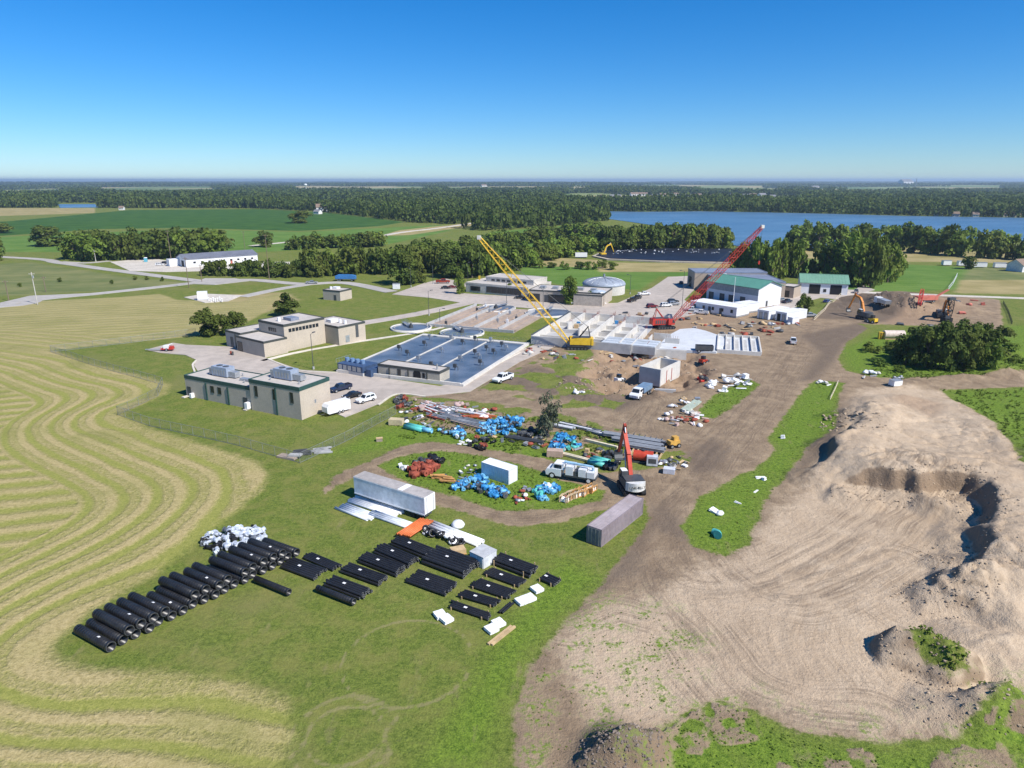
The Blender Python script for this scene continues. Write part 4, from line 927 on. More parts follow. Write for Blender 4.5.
MB().box(-.03, w+.03, -.05, -.004, 4.9, 7.7).build('wall_band', M('band_grey', (.30,.34,.36), .5), gr)
for f in (.3, .58, .9): win_front(gr, w*f, 5.9, .8, 1.0, frame=False)
for f in (.1,.32,.5,.72): win_front(gr, w*f, .1, 2.4, 3.4, DGREY, 'door')
win_side(gr, w, 6, .1, 1.2, 2.3, DGREY, 'door')
a, rz, w_, d_ = frame3((687,285), (703,292), (760,276))
br = thing('brown_building', 'brown flat-roofed building with one dark square garage door behind the green-roofed workshop', 'building', a, rz-.12)
flat_block(br, 0, 15, 0, 34, 8.2, BROWNW, ROOFB, .4, ROOFB); win_front(br, 6.5, .1, 5.2, 5.0, DARK_, 'garage_door')
flat_block(br, 15.1, 40, 6, 34, 7.2, BROWNW, ROOFB, .4, ROOFB); MB().box(18, 26, 5.2, 5.9, 5.2, 7.0).build('canopy', DGREY, br)
for k in range(4): MB().box(19+k*5, 20.6+k*5, 12, 13.6, 7.3, 8.2).build('roof_vent', WHITE, br)
a, rz, w_, d_ = frame3((779,297), (793,298.5), (800,293)); an = thing('annex_building', 'small tan flat annex between the green-roofed workshop and the garage', 'building', a, rz); flat_block(an, 0, w_, 0, 9, 5, BROWNW, DTRIM, .3); win_front(an, w_*.5, .1, 2.4, 3, GLASS, 'door')
ga, w, d = gable('garage_building', 'white garage with a pale green roof and two dark open bays', (800,293.5), (847,295.5), (853,288), 5.2, 3.0, WHITEM, ROOFG2, .6, 14)
for f in (.30, .75): win_front(ga, w*f, .1, 4.6, 4.3, DARK_, 'garage_door')  # dark panels stand in for the shaded inside of the open bays
win_front(ga, w*.52, 1.2, 1.1, 1.2)
lb, w, d = gable('long_warehouse', 'very long white metal building with dark grey roof and small windows in a row', (186,267.5), (258,262), (262,255), 4.8, 2.2, WHITEM, M('roof_slate_grey', (.17,.18,.215), .5), .5, 17)
for k in range(9): win_front(lb, w*(.12+.1*k), 2.0, 1.5, 1.2, frame=False)
win_front(lb, w*.62, .1, 1.2, 2.4, M('door_red', (.4,.12,.08)), 'door')
mb = MB(); mb.box(-.09, .02, 3, 7.5, .1, 3.6); mb.build('garage_door', DARK_, lb)
mb = MB(); mb.box(-6, -.1, 11, 16.9, -.2, 4.2); mb.build('lean_to', WHITEM, lb)

# ------------------------------------------------------------------ basins
AX = math.radians(69)
def along(o, u, v): return Vector((o.x+u*math.cos(AX-PI/2)+v*math.cos(AX), o.y+u*math.sin(AX-PI/2)+v*math.sin(AX), o.z))
NL = atv(339, 372.5)
ba = thing('aeration_basin', 'large rectangular basin of blue-grey water with pale concrete walls and small mixers', 'basin', NL, AX-PI/2)
BW, BL = 36.5, 47.0
mb = MB(); t = .5
mb.box(0, BW, -t, 0, -.3, .95); mb.box(0, BW, BL, BL+2.2, -.3, .75); mb.box(-t, 0, -t, BL+2.2, -.3, .75); mb.box(BW, BW+t+.4, -t, BL+2.2, -.3, .75); mb.build('rim_wall', CONCW, ba)
for u in (BW*.34, BW*.66): MB().box(u-.18, u+.18, .01, BL-.01, -.3, .73).build('divider_wall', CONCW, ba)
for k, (u0, u1) in enumerate(((.01, BW*.34-.19), (BW*.34+.19, BW*.66-.19), (BW*.66+.19, BW-.01))): MB().box(u0, u1, .01, BL-.01, -.25, .5).build('water', WATERT, ba)
mb = MB()
for k in range(25): mb.cyl((k*BW/24, BL+2.0, .95), (k*BW/24, BL+2.0, 2.05), .05, n=5)
for z in (1.5, 2.05): mb.cyl((0, BL+2.0, z), (BW, BL+2.0, z), .05, n=5)
mb.build('railing', M('rail_yellow_green', (.45,.47,.22), .5), ba)
mx = None
for (u, v) in ((.10,.55),(.22,.72),(.25,.45),(.42,.35),(.46,.6),(.50,.85),(.60,.25),(.72,.45),(.75,.62),(.78,.75),(.82,.55),(.85,.88),(.88,.68),(.92,.4),(.80,.25),(.93,.8),(.15,.9),(.55,.97),(.70,.97),(.33,.95)):
    m_ = MB(); x, y = u*BW, v*BL; s = 1.0
    m_.cyl((x,y,.6),(x,y,2.2), .13, n=6); m_.box(x-.45,x+.45,y-.35,y+.35,1.3,2.3); m_.cyl((x+.9,y,.6),(x+.9,y,1.6),.1,n=6); m_.cyl((x,y,2.0),(x+.9,y,1.5),.07,n=5); m_.build('mixer', random.choice((DGREY, GALV, DGREY)), ba)
def clarifier(px, py, rpx, label):
    x, y = at(px, py); r = rpx*y/F*.99; t = thing('clarifier_tank', label, 'tank', (x, y, 0), random.uniform(-.6,.6), 'round clarifier tanks')
    MB().lathe([(r+.02,-.3),(r+.02,.62),(r-.3,.62),(r-.3,.1)], n=48).build('rim_wall', CONCW, t)
    MB().lathe([(0,.32),(r-.31,.32)], n=48).build('water', WATERT, t)
    MB().lathe([(r-1.2,.32),(r-1.2,.5),(r-1.35,.5),(r-1.35,.32)], n=48).build('weir', CONCG, t)
    b = MB(); b.box(-.6,.6,0,r,1.05,1.2)
    for k in range(8):
        for s in (-.6,.6): b.cyl((s, r*k/7.2, 1.2),(s, r*k/7.2, 2.2), .04, n=4)
    for s in (-.6,.6): b.cyl((s,0,2.2),(s,r,2.2),.05,n=4)
    b.build('bridge', GALV, t); c = MB(); c.cyl((0,0,.2),(0,0,1.2),.8,n=16); c.cyl((0,0,1.2),(0,0,1.9),.4,n=10); c.build('centre_drive', DGREY, t)
    return t
clarifier(411, 328.5, 21, 'round tank of blue-grey water on the lawn side of the plant, beside the long basin')
clarifier(462, 333.5, 23, 'round tank of water at the far end of the long basin, next to the digging')
clarifier(496, 309, 20, 'round dark water tank at the head of the brown beds by the office road')
clarifier(548, 313.5, 24, 'round dark water tank just behind the raw concrete walls')
# brown drying beds
A0 = atv(428, 326); bd = thing('drying_bed', 'row of long brown sludge beds split by low concrete walls beyond the round tanks', 'beds', A0, AX-PI/2)
mb = MB(); mb.box(0, 33, 0, 42, -.3, .25); mb.build('bed_floor', CONCB, bd)
for k in range(12): MB().box(k*2.99-.18, k*2.99+.18, -1+k*.2, 43-k*.5, -.3, (1.25 if k % 3 == 0 else .75)).build('divider_wall', (CONCB if k % 3 else CONCG), bd)
MB().box(-.2, 33, -.5, -.05, -.3, 1.0).build('end_wall', CONCG, bd)
for k in range(10):
    x, y = random.uniform(1,32), random.uniform(2,40); m_ = MB(); m_.box(x-.4,x+.4,y-.3,y+.3,.2,1.7); m_.cyl((x,y,1.7),(x,y,2.6),.08,n=5); m_.build('valve_post', random.choice((DGREY, GREYM, WHITE)), bd)

# ------------------------------------------------------------------ concrete under construction
A0 = atv(531, 344); cb = thing('unfinished_basin', 'raw white concrete basin with parallel standing walls under construction behind the yellow crane', 'concrete structure', A0, AX-PI/2)
Wd, Ln, hw = 32.0, 44.0, 2.9
MB().box(-.3, Wd, 0, Ln, -.6, .15).build('base_slab', CONCG, cb)
MB().box(0, .4, 0, Ln, .15, hw).build('outer_wall', CONCW, cb); MB().box(.42, Wd*.50, 0, .4, .15, hw*.92).build('front_wall', CONCG, cb)  # front wall in greyer concrete: its shade is put into the colour
MB().box(-.05, .45, .1, Ln-.1, hw+.004, hw+.18).build('form_cap', DGREY, cb)
for k, (u, v0, v1, h) in enumerate(((5.6,22,44,hw),(11.2,16,44,hw),(17,8,42,hw*.98),(22.5,5,36,hw*.9),(28,2,30,hw*.85),(32,0,26,hw*.8))):
    MB().box(u-.22, u+.22, max(v0,.5), v1, .15, h).build('partition_wall', CONCW, cb)
MB().box(.45, Wd, Ln-.4, Ln, .15, hw*.95).build('rear_wall', CONCW, cb); MB().box(17.3, 31.7, 0, .35, .15, 2.4).build('front_wall', CONCG, cb)  # this front wall too gets the grey that paints its shaded face
for k in range(3): MB().box(.5, Wd*.9, 8+k*11, 8.3+k*11, .15, hw*.5).build('cross_wall', CONCW, cb)
for k in range(26):
    u = random.choice((5.6,11.2,17,22.5,28,32)); v = random.uniform(24, 44); b = MB()
    for j in range(5): b.cyl((u-.3+.15*j, v+.3*j, hw*.85), (u-.3+.15*j, v+.3*j, hw*.85+random.uniform(.8,1.9)), .04, n=4)
    b.build('rebar', RUST, cb)
for k in range(9):
    b = MB(); u = random.uniform(2,30); v = random.uniform(3,40); b.box(u,u+random.uniform(1,4),v,v+.8,.16,random.uniform(.6,1.6)); b.build('formwork', random.choice((WOOD, DGREY, BLUEF, CONCW)), cb)
# low tank walls and white walls by the pit
A0 = atv(600, 349); lw = thing('low_tank', 'low pale concrete tank with flat cover slabs between the pit and the standing walls', 'concrete structure', A0, AX-PI/2-.05)
MB().box(0, 17, 0, 9, -.3, 2.0).build('tank_wall', CONCG, lw)
for k in range(3): MB().box(.2, 16.8, .3+k*3, 2.9+k*3, 2.01, 2.25).build('cover_slab', M('slab_blue_grey', (.46,.50,.54), .7), lw)
for k, (px, py, L) in enumerate(((660,353,6.6),(676,355,6.0))):
    x, y = at(px, py); t = thing('form_panel', ('white concrete wall panel standing beside the smooth slab' if k else 'white concrete wall panel standing at the corner of the low tank'), 'wall panel', (x, y, hz(x,y)-.1), -.18)
    MB().box(-L/2, L/2, -.2, .2, 0, 2.9).build('panel_face', CONCW, t); MB().box(-L/2+.3, -L/2+.6, .21, 1.6, 0, .2).build('brace', DGREY, t); MB().box(L/2-.6, L/2-.3, .21, 1.6, 0, .2).build('brace', DGREY, t)
# slab with round edge and rows of cells
S = [atv(*q) for q in ((664,352),(740,356.5),(778,339),(704,330),(690,328),(672,333))]
sl_ = thing('floor_slab', 'broad pale grey new concrete floor slab beside the red crane', 'concrete slab', (0,0,0))
mb = MB(); mb.prism([(v.x, v.y) for v in [atv(*q) for q in ((655,350),(716,353.5),(728,344),(722,338),(705,332),(694,329.5),(680,330.5),(668,337))]], -.3, .55); mb.build('slab', M('new_concrete', (.56,.58,.60), .75, var=.08, scale=.4, dirt=.3, dirtcol=(.42,.41,.40)), sl_)
a, rz, uL, dL = frame3((717,352.5), (761,355.5), (778,341)); A0 = a; dL = min(dL, 26); ce = thing('cell_basin', 'long shallow concrete basin split into four pale cells, set beside the broad slab', 'concrete structure', A0, rz)
MB().box(0, uL, 0, dL, -.3, .3).build('floor', M('new_concrete'  , (.56,.58,.60)), ce)
for q in ((0,uL,-.4,0),(0,uL,dL,dL+.5)): MB().box(q[0],q[1],q[2],q[3],-.3,1.1).build('rim_wall', CONCW, ce)
for k in range(6): MB().box(k*uL/5-.2, k*uL/5+.2, 0, dL, .3, 1.0+(.1 if k in (0,5) else 0)).build('cell_wall', CONCW, ce)
for k in range(5): MB().box(k*uL/5+.3, (k+.5)*uL/5, 4, dL-3, .31, .34).build('damp_floor', CONCG, ce)  # grey strip over one half of each cell floor
# square vault in the pit
a, rz, w_, d_ = frame3((639,377), (660,381), (678,371))
va = thing('concrete_vault', 'square open-topped concrete vault standing in the clay pit', 'concrete structure', a+Vector((0,0,-1.6)), rz); hv = 4.6; d_ = min(d_, 12)
for n_, q in (('front_wall',(0,w_,0,.4)),('rear_wall',(0,w_,d_-.4,d_)),('side_wall',(0,.4,.41,d_-.41)),('side_wall',(w_-.4,w_,.41,d_-.41))): MB().box(q[0],q[1],q[2],q[3],0,hv).build(n_, CONCW if n_ != 'front_wall' else CONCG, va)
MB().box(.42, w_-.42, .42, d_-.42, 0, hv*.35).build('floor', CONCG, va)
for f in (.3,.55): MB().box(w_+.01, w_+.12, d_*f, d_*f+.15, .4, hv*.8).build('brace', REDC, va)
# black lined pond in the field
lg = thing('lined_pond', 'big flat black-lined pond cover on the far side of the grass field', 'pond', (0,0,0))
pp = [at(*q) for q in ((596,257),(612,250.5),(640,249.5),(735,250.5),(736,256),(728,263.5),(660,262),(610,260))]
c_ = np.mean(pp, 0); MB().prism([(c_[0]+(x-c_[0])*1.06, c_[1]+(y-c_[1])*1.08) for x, y in pp], -.5, .9).build('berm', M('berm_pale', (.42,.37,.30), .9), lg); MB().prism(pp, .5, 1.3).build('liner', M('liner_black', (.014,.017,.03), .5, var=.3, scale=.1), lg)
for k in range(46):
    u, v = random.random(), random.random()*.8+.1; q0 = np.array(pp[0])*(1-u)+np.array(pp[4])*u; q1 = np.array(pp[1])*(1-u)+np.array(pp[3])*u; q = q0*(1-v)+q1*v
    o = MB().obox((q[0], q[1], 1.5), random.uniform(.6,2.2), .7, .5, random.uniform(0,3)).build('ballast_block', random.choice((GREYM, WHITE, CONCG)), lg)
# ------------------------------------------------------------------ pipes and the things stored round them
def big_pipe():
    mb = MB(); L = 6.4; r = .56; n = 18
    mb.tube((-L/2,0,0), (L/2,0,0), r, .07, n)
    o = mb.build('drain_pipe', BLKPLA); tag(o, 'x', 'pipe')
    c = MB(); c.tube((L/2-.35,0,0), (L/2,0,0), r+.045, .11, n); c.build('bell_end', BLKPLA, o)
    c = MB(); c.tube((L/2-.006,0,0), (L/2+.02,0,0), r+.02, .06, n); c.build('end_ring', M('end_grey', (.07,.075,.08), .5), o)
    c = MB()
    for k in range(14): c.tube((-L/2+.2+k*.42,0,0), (-L/2+.32+k*.42,0,0), r+.022, .05, n)
    c.build('corrugation_rib', BLKPLA, o)
    c = MB(); c.obox((L*.18, -.12, r+.03), .34, .02+.26, .012, 0, -.2); c.build('label_sticker', WRAP, o)
    return o
BIG = Once(big_pipe)
axis = math.radians(-29); ad = Vector((math.cos(axis), math.sin(axis), 0))
R0 = atv(112, 651); R1 = atv(298, 556.5); nrow = 19; step = (R1-R0)/(nrow-1)
LBR = 'thick black pipe in the bottom layer of the long row beside the hay field'
LTR = 'thick black pipe lying on top in the long row beside the hay field'
for k in range(nrow):
    e = R0+step*k; c = e-ad*(3.2+random.uniform(-.25,.25)); o = BIG((c.x, c.y, hz(c.x, c.y)+.60), axis+random.uniform(-.012,.012), LBR, 'pipes in the bottom layer of the long row', None, () if k in (0,6,8,13) else ('label_sticker',))
    o.rotation_euler.x = random.uniform(-.3,.3)
BIGH = .60+.97
for k in (2,3,4,5, 7.9,8.9,10,11,12.6,13.6,14.8,15.8,16.8):
    e = R0+step*(k-.5); c = e-ad*(3.25+random.uniform(-.3,.3)); o = BIG((c.x, c.y, hz(c.x, c.y)+BIGH), axis+random.uniform(-.015,.015), LTR, 'pipes on top of the long row', None, () if random.random() < .4 else ('label_sticker',))
    o.rotation_euler.x = random.uniform(-.3,.3)
for (a_, b_, lab) in (((254,582),(292,597.5),'lone thick black pipe on the grass between the long row and the bundles'), ((315.5,591),(357,607),'single thick black pipe lying loose in front of the strapped bundles')):
    p0, p1 = atv(*a_), atv(*b_); c = (p0+p1)/2; BIG((c.x, c.y, hz(c.x,c.y)+.58), math.atan2(p1.y-p0.y, p1.x-p0.x), lab, None, (.95,.72,.72), ('label_sticker',))
def small_pipe():
    mb = MB(); mb.tube((-.5,0,0), (.5,0,0), 1, .14, 12); o = mb.build('drain_pipe', BLKPLA); tag(o, 'x', 'pipe')
    c = MB(); c.tube((.5,0,0), (.503,0,0), 1.0, .2, 12); c.build('end_ring', M('end_pale', (.22,.225,.235), .5), o); return o
SMALL = Once(small_pipe)
LATH = None
def bundle(L, T, Rr, Bm, n, layers, label, group, r=None, lath=True):
    """corners of a strapped bundle in the photograph: left, top, right, bottom"""
    z = .35; l, t, rr, b = [atv(q[0], q[1], z) for q in (L, T, Rr, Bm)]
    ax = ((b-l)+(rr-t))/2; wd = ((t-l)+(rr-b))/2; c = (l+t+rr+b)/4; rz = math.atan2(ax.y, ax.x); u = ax.normalized(); v = Vector((-u.y, u.x, 0)); Wt = abs(wd.dot(v)); Ln = ax.length
    r = r or Wt/n/2
    for j in range(layers):
        for i in range(n-(j % 2)):
            s = (i-(n-1-(j % 2))/2)*2*r; p = c+v*s+u*random.uniform(-.25,.25); o = SMALL((p.x, p.y, hz(c.x,c.y)+.12+r+j*r*1.75), rz, label, group, (Ln*random.uniform(.97,1.0), r*.9, r*.9)); o.rotation_euler.x = random.random()*6
    top = .12+r*2+(layers-1)*r*1.75
    for f in ((-.40, .38) if lath else ()):
        for s in (-1, 1):
            q = c+u*f*Ln+v*s*(Wt/2+.08); st = MB().obox((0,0,top/2), .12, .1, top, 0).build('timber_stake', WOOD, None, (q.x, q.y, hz(q.x,q.y)), rz); tag(st, 'pale timber stake holding the edge of a black pipe bundle', 'timber stake', 'stakes at the pipe bundles')
    tk = MB().obox((0,0,0), .45, .3, .012).build('paper_tag', WRAP, None, (c.x-u.x*.6, c.y-u.y*.6, hz(c.x,c.y)+top+.02), rz); tag(tk, 'white paper tag lying on a black pipe bundle', 'tag', 'paper tags on the pipe bundles')
G_ = 'pipes in the strapped bundles'
B_ = [((324,585),(336,577),(372,589.5),(361,600),6,2,'bundle next to the loose thick pipe'),
 ((340,571),(350,564),(388,576),(378,586),6,2,'second bundle up from the loose thick pipe'),
 ((357,561),(369,554),(405,566.5),(396,577),6,2,'middle bundle of the stepped file of five'),
 ((373,552),(384.5,545),(419,558.5),(407,568),6,2,'fourth bundle up in the stepped file of five'),
 ((389,543.5),(402,538),(436,550),(425,559),6,2,'bundle whose end lies under the orange pipes'),
 ((280,566),(292,558),(327,568),(313,581),7,1,'low bundle by the long row, the one nearer the lone pipe'),
 ((302,557),(310,552),(342,564),(331,570.5),6,1,'low bundle by the long row, the one farther from the lone pipe'),
 ((422,562),(438,549),(482,562),(462,579),8,2,'widest bundle, beside the pale crate'),
 ((404,581),(419,569),(460,583),(442,594),8,1,'wide bundle below the widest one'),
 ((490,562),(502,555),(540,568),(527,577),6,2,'small bundle touching the pale crate'),
 ((481,573),(494,567.5),(528,580),(518,586),6,1,'second small bundle beyond the pale crate'),
 ((467,585),(481,578),(516,590),(506,598),7,1,'third small bundle beyond the pale crate'),
 ((456,595),(467,589.5),(502,600),(494,606),5,1,'fourth small bundle beyond the pale crate'),
 ((446,605),(455,600.5),(493,613),(486,619),4,1,'thin bundle closest to the white wrapped pallets'),
 ((538,578.5),(547,573),(562,580),(552,585),4,1,'short bundle lying apart near the dirt')]
for L, T, Rr, Bm, n, ly, d_ in B_: bundle(L, T, Rr, Bm, n, ly, 'black pipe in '+d_ if False else 'black pipe, '+d_, 'pipes of the '+d_, lath=(L[0] > 440))
p0, p1 = atv(499,614), atv(510.5,604)
for k in range(2):
    c = (p0+p1)/2+Vector((.35*k,-.1*k,0)); SMALL((c.x, c.y, hz(c.x,c.y)+.17), math.atan2(p1.y-p0.y, p1.x-p0.x), 'thin black pipe lying crosswise by the fourth small bundle', 'crosswise thin pipes', ((p1-p0).length, .15, .15))
# wrapped pallets
def pallet_load():
    o = thing('wrapped_pallet', 'x', 'pallet'); mb = MB()
    for k in range(5): mb.box(-.6,.6,-.58+k*.26,-.44+k*.26,.10,.13)
    for k in (-.55,0,.45): mb.box(k,k+.1,-.58,.6,0,.099)
    mb.build('pallet_deck', WOOD, o); r = random.Random(4); mb = MB()
    [mb.obox((x_, y_, .14+.16*j+.08), .62, .44, .17, r.uniform(-.12,.12), r.uniform(-.05,.05)) for j in range(4) for x_ in (-.32,.32) for y_ in (-.43,0,.43)]; mb.build('white_sacks', WRAP, o); return o
PAL = Once(pallet_load)
for px, py, lab in ((440,616,'white wrapped pallet in the pair below the wide bundle, upper one'), (446.5,620.5,'white wrapped pallet in the pair below the wide bundle, lower one'), (498.5,625,'white wrapped pallet of the pair with sawn timber, upper one'), (491.5,631,'white wrapped pallet of the pair with sawn timber, lower one'), (521.5,603,'white wrapped pallet, lower of the pair beside the small bundles'), (529.5,600,'white wrapped pallet, upper of the pair beside the small bundles'), (537,591,'lone white wrapped pallet near the short bundle')):
    x, y = at(px, py); PAL((x, y, hz(x,y)), random.uniform(.35,.75), lab, None, (1.0,1.05,.6))
for k, (px, py) in enumerate(((500,636),(503.5,636.5))):
    x, y = at(px, py); o = MB().obox((0,0,.12), 4.2, .3, .22).build('timber_beam', WOOD, None, (x,y,hz(x,y)), .9); tag(o, 'pale sawn timber beam beside the white wrapped pallets', 'timber', 'timbers beside the wrapped pallets')
# foil-wrapped fittings at the far end of the long row
def fitting(kind, m, name='pipe_fitting'):
    mb = MB(); r = .42
    if kind == 0: mb.tube((-.8,0,r),(.8,0,r), r, .07, 12); mb.cyl((0,0,r),(0,.85,r), r*.85, n=10)
    elif kind == 1:
        P = [Vector((-.7+.9*math.sin(t), .7-.9*math.cos(t)-.1, r)) for t in np.linspace(0, PI/2, 5)]
        for a, b in zip(P, P[1:]): mb.cyl(a, b, r*.9, n=10)
    else: mb.tube((-.9,0,r),(.9,0,r), r*.8, .06, 12)
    o = mb.build(name, m); tag(o, 'x', 'pipe fitting')
    if kind != 1:
        for x in (-.82, .76): MB().tube((x,0,r),(x+.06,0,r), r*1.25, .4, 14).build('flange', m, o)
    else:
        f = MB(); f.cyl((-.76,-.3,r),(-.70,-.3,r), r*1.2, n=14); f.build('flange', m, o)
    return o
def scrap(kind, m):
    r = random.Random(kind*7+1); mb = MB()
    if kind == 0: mb.obox((0,0,.22), 1.9, .28, .22, 0, .06); mb.obox((.1,.35,.12), 1.7, .22, .2, .15)
    elif kind == 1:
        for j in range(3): mb.obox((0,0,.09+j*.14), 1.5-j*.1, 1.0, .11, r.uniform(-.15,.15))
    elif kind == 2:
        mb.lathe([(0,0),(.55,.02),(.68,.25),(.5,.52),(.18,.62),(0,.6)], n=9)
        mb.v = [(x*1.2+.12*math.sin(5*y), y+.1*math.sin(7*x), z*(1+.25*math.sin(4*x+3*y))) for x, y, z in mb.v]
    elif kind == 3: mb.box(-.6,.6,-.45,.45,0,.08); mb.box(-.5,.4,-.4,.4,.081,.7)
    else:
        for j in range(4): mb.cyl((-1.1, -.3+j*.2, .1+.05*j), (1.1, -.25+j*.17, .12+.08*(j % 2)), .07, n=7)
    o = mb.build(('scrap_beam','board_pile_piece','wrapped_lump','scrap_block','scrap_rod')[kind], m); return tag(o, 'x', 'scrap')
FIT = {}
def place_fit(key, m, loc, label, group, s=1.0, kind=None):
    fit = key.startswith(('blue','silver','black','dark','rust','teal','blkroll')); kind = kind if kind is not None else random.choice((0,0,1,2) if fit else (0,0,1,2,2,3,4)); k = (key, kind)
    if k not in FIT: FIT[k] = Once((lambda: fitting(kind, m, 'wrapped_fitting' if key.startswith('silver') else 'pipe_fitting')) if fit else (lambda: scrap(kind, m)))
    o = FIT[k](loc, random.uniform(0,6.28), label, group, s); o.rotation_euler = (random.uniform(-.25,.25), random.uniform(-.2,.2), random.uniform(0, 6.28)); return o
def heap(key, mats, pts, n, label, group, s=(.55,.9), zmax=.8):
    P = poly(pts, .4); q = np.array(P); c = q.mean(0); k = 0; i = 0
    while k < n and i < 4000:
        i += 1; x = random.uniform(q[:,0].min(), q[:,0].max()); y = random.uniform(q[:,1].min(), q[:,1].max()); d = float(sdf(np.array([x]), np.array([y]), P, 40)[0])
        if d < .1: continue
        z = hz(x, y)+random.uniform(0, min(zmax, .35*d+.02)); j = random.randrange(len(mats)); place_fit(key+mats[j].name, mats[j], (x, y, z), label, group, random.uniform(*s)); k += 1
heap('silver', [SILV, SILV, M('silver_pale', (.62,.68,.76), .4), BLKPLA, M('silver_dark', (.16,.18,.21), .35, .3)], [(199,543),(207,532),(228,528),(262,526),(270,531),(258,541),(232,552),(212,552)], 80, 'silvery foil-wrapped fitting in the pale heap beyond the long row of pipes', 'foil-wrapped fittings in the pale heap', (.55,.85), .5)
# ------------------------------------------------------------------ beside the trailer
def lone_pipes(n, a_, b_, r, gap, m, name, label, group, z0=0.0, seg=1):
    p0, p1 = atv(*a_), atv(*b_); ax = p1-p0; u = ax.normalized(); v = Vector((-u.y, u.x, 0)); rz = math.atan2(u.y, u.x)
    for k in range(n):
        c = (p0+p1)/2+v*(k-(n-1)/2)*gap+u*random.uniform(-.25,.25); mb = MB(); mb.tube((-ax.length/2,0,0),(ax.length/2,0,0), r, r*.22, 10); o = mb.build(name, m, None, (c.x, c.y, hz(c.x,c.y)+r+z0), rz); tag(o, label, 'pipe', group)
WP = M('pipe_pale_grey', (.62,.66,.70), .45); WPW = M('pipe_white', (.78,.79,.8), .4)
lone_pipes(5, (341,507), (373,519), .22, .46, WP, 'pale_pipe', 'pale grey pipe at the rear end of the white semi trailer', 'pale pipes at the trailer rear')
lone_pipes(6, (352,500), (400,515), .2, .42, WPW, 'white_pipe', 'long white pipe lying along the side of the white semi trailer', 'white pipes along the trailer', .0)
lone_pipes(4, (372,514), (413,528), .2, .46, WP, 'pale_pipe', 'pale grey pipe lying farther along toward the orange pipes', 'pale pipes toward the orange pipes')
lone_pipes(7, (403,540), (427,524), .15, .34, ORANGE, 'orange_pipe', 'slim bright orange pipe in the flat orange row next to the black bundles', 'slim orange pipes in the flat row', .55)
lone_pipes(3, (427,524), (481,545), .3, .62, WPW, 'white_pipe', 'thick white pipe in the line behind the black and white coils', 'thick white pipes behind the coils')
for k in range(22):
    px = 424+k*1.75+random.uniform(-1,1); py = 531+k*.62+random.uniform(-1.5,2.5); x, y = at(px, py); c = MB(); c.lathe([(.42,0),(.62,.08),(.66,.28),(.5,.42),(.36,.3),(.42,0)], n=14); o = c.build('hose_coil', random.choice((BLKPLA, BLKPLA, WRAP)), None, (x, y, hz(x,y)+random.uniform(0,.5)), 0); o.rotation_euler = (random.uniform(-.9,.9), random.uniform(-.7,.7), 0); tag(o, 'black or white coil in the heap between the orange pipes and the pale crate', 'coil', 'coils in the heap by the orange pipes')
x, y = at(458,527); o = thing('white_sack', 'lone round white sack on the grass behind the thick white pipes', 'sack', (x,y,hz(x,y)), 0); MB().lathe([(0,0),(.9,.05),(1.05,.5),(.7,.95),(.2,1.05),(0,1.1)], n=12).build('sack_cloth', WRAP, o)
a, rz, w_, d_ = frame3((470,563), (483.5,569.5), (495.5,561)); o = thing('pale_crate', 'pale grey box crate standing among the black bundles', 'crate', a, rz); MB().box(0,w_,0,d_,0,1.7).build('crate_side', M('crate_grey', (.62,.64,.66), .6), o); MB().box(-.06,w_+.06,-.06,d_+.06,1.705,1.82).build('crate_lid', M('crate_lid', (.46,.47,.48), .7), o)
mb = MB()
for f in (.05,.5,.93): mb.box(w_*f-.06,w_*f+.06,-.05,-.004,0,1.7)
mb.build('batten', WHITE, o)
a = atv(458,553); o = thing('tan_crate', 'small tan timber crate between the coils and the pale crate', 'crate', a, .4); MB().box(-1,1,-.7,.7,.1,.75).build('crate_box', WOOD, o); MB().box(-1.05,1.05,-.75,.75,0,.095).build('skid', WOODO, o)
# ------------------------------------------------------------------ trailer and containers
def wheel_bm(mb, x, y, r, w, n=16): mb.cyl((x, y-w/2, r), (x, y+w/2, r), r, n=n)
def wheel(parent, x, y, r=.36, w=.24, rimm=None):
    o = MB(); wheel_bm(o, x, y, r, w); o = o.build('wheel', BLACK, parent); m = MB(); s = 1 if y > 0 else -1; m.cyl((x, y+s*(w/2-.02), r), (x, y+s*(w/2+.02), r), r*.58, n=12); m.build('rim', rimm or GALV, o); return o
p0, p1 = atv(355,499), atv(422,521); u = (p1-p0); TL = u.length+.6; rz = math.atan2(u.y, u.x)
tr = thing('semi_trailer', 'long white box semi trailer parked on the grass by the loop track', 'trailer', p0, rz)
TW = 2.55; MB().box(0, TL, 0, TW, 1.15, 4.0).build('box_body', M('trailer_side', (.74,.77,.80), .4, .0, dirt=.15, dirtcol=(.5,.5,.5)), tr)
MB().box(.02, TL-.02, .02, TW-.02, 4.004, 4.06).build('roof', M('trailer_roof', (.40,.37,.35), .7, dirt=.4, dirtcol=(.3,.28,.26)), tr)
MB().box(TL*.63, TL*.70, .1, TW-.1, 4.063, 4.075).build('roof_patch', WRAP, tr)
mb = MB()
mb.box(0, TL, -.03, -.003, 3.86, 3.98)
mb.box(0, TL, -.05, -.004, 1.0, 1.2); mb.build('side_trim', WHITEM, tr)
for s in (.02, TW/2+.02): MB().box(TL+.003, TL+.05, s, s+TW/2-.04, 1.2, 3.95).build('rear_door', WHITE, tr)
mb = MB()
for s in (.5, TW-.5): mb.cyl((TL+.08, s, 1.2),(TL+.08, s, 3.9), .03, n=5)
mb.build('door_bar', GALV, tr)
for x in (TL-1.2, TL-2.5):
    for s in (.2, TW-.2):
        o = MB(); wheel_bm(o, x, s, .5, .36); o.build('wheel', BLACK, tr)
MB().box(TL-3.4, TL-.3, .5, TW-.5, .55, 1.14).build('bogie', DGREY, tr)
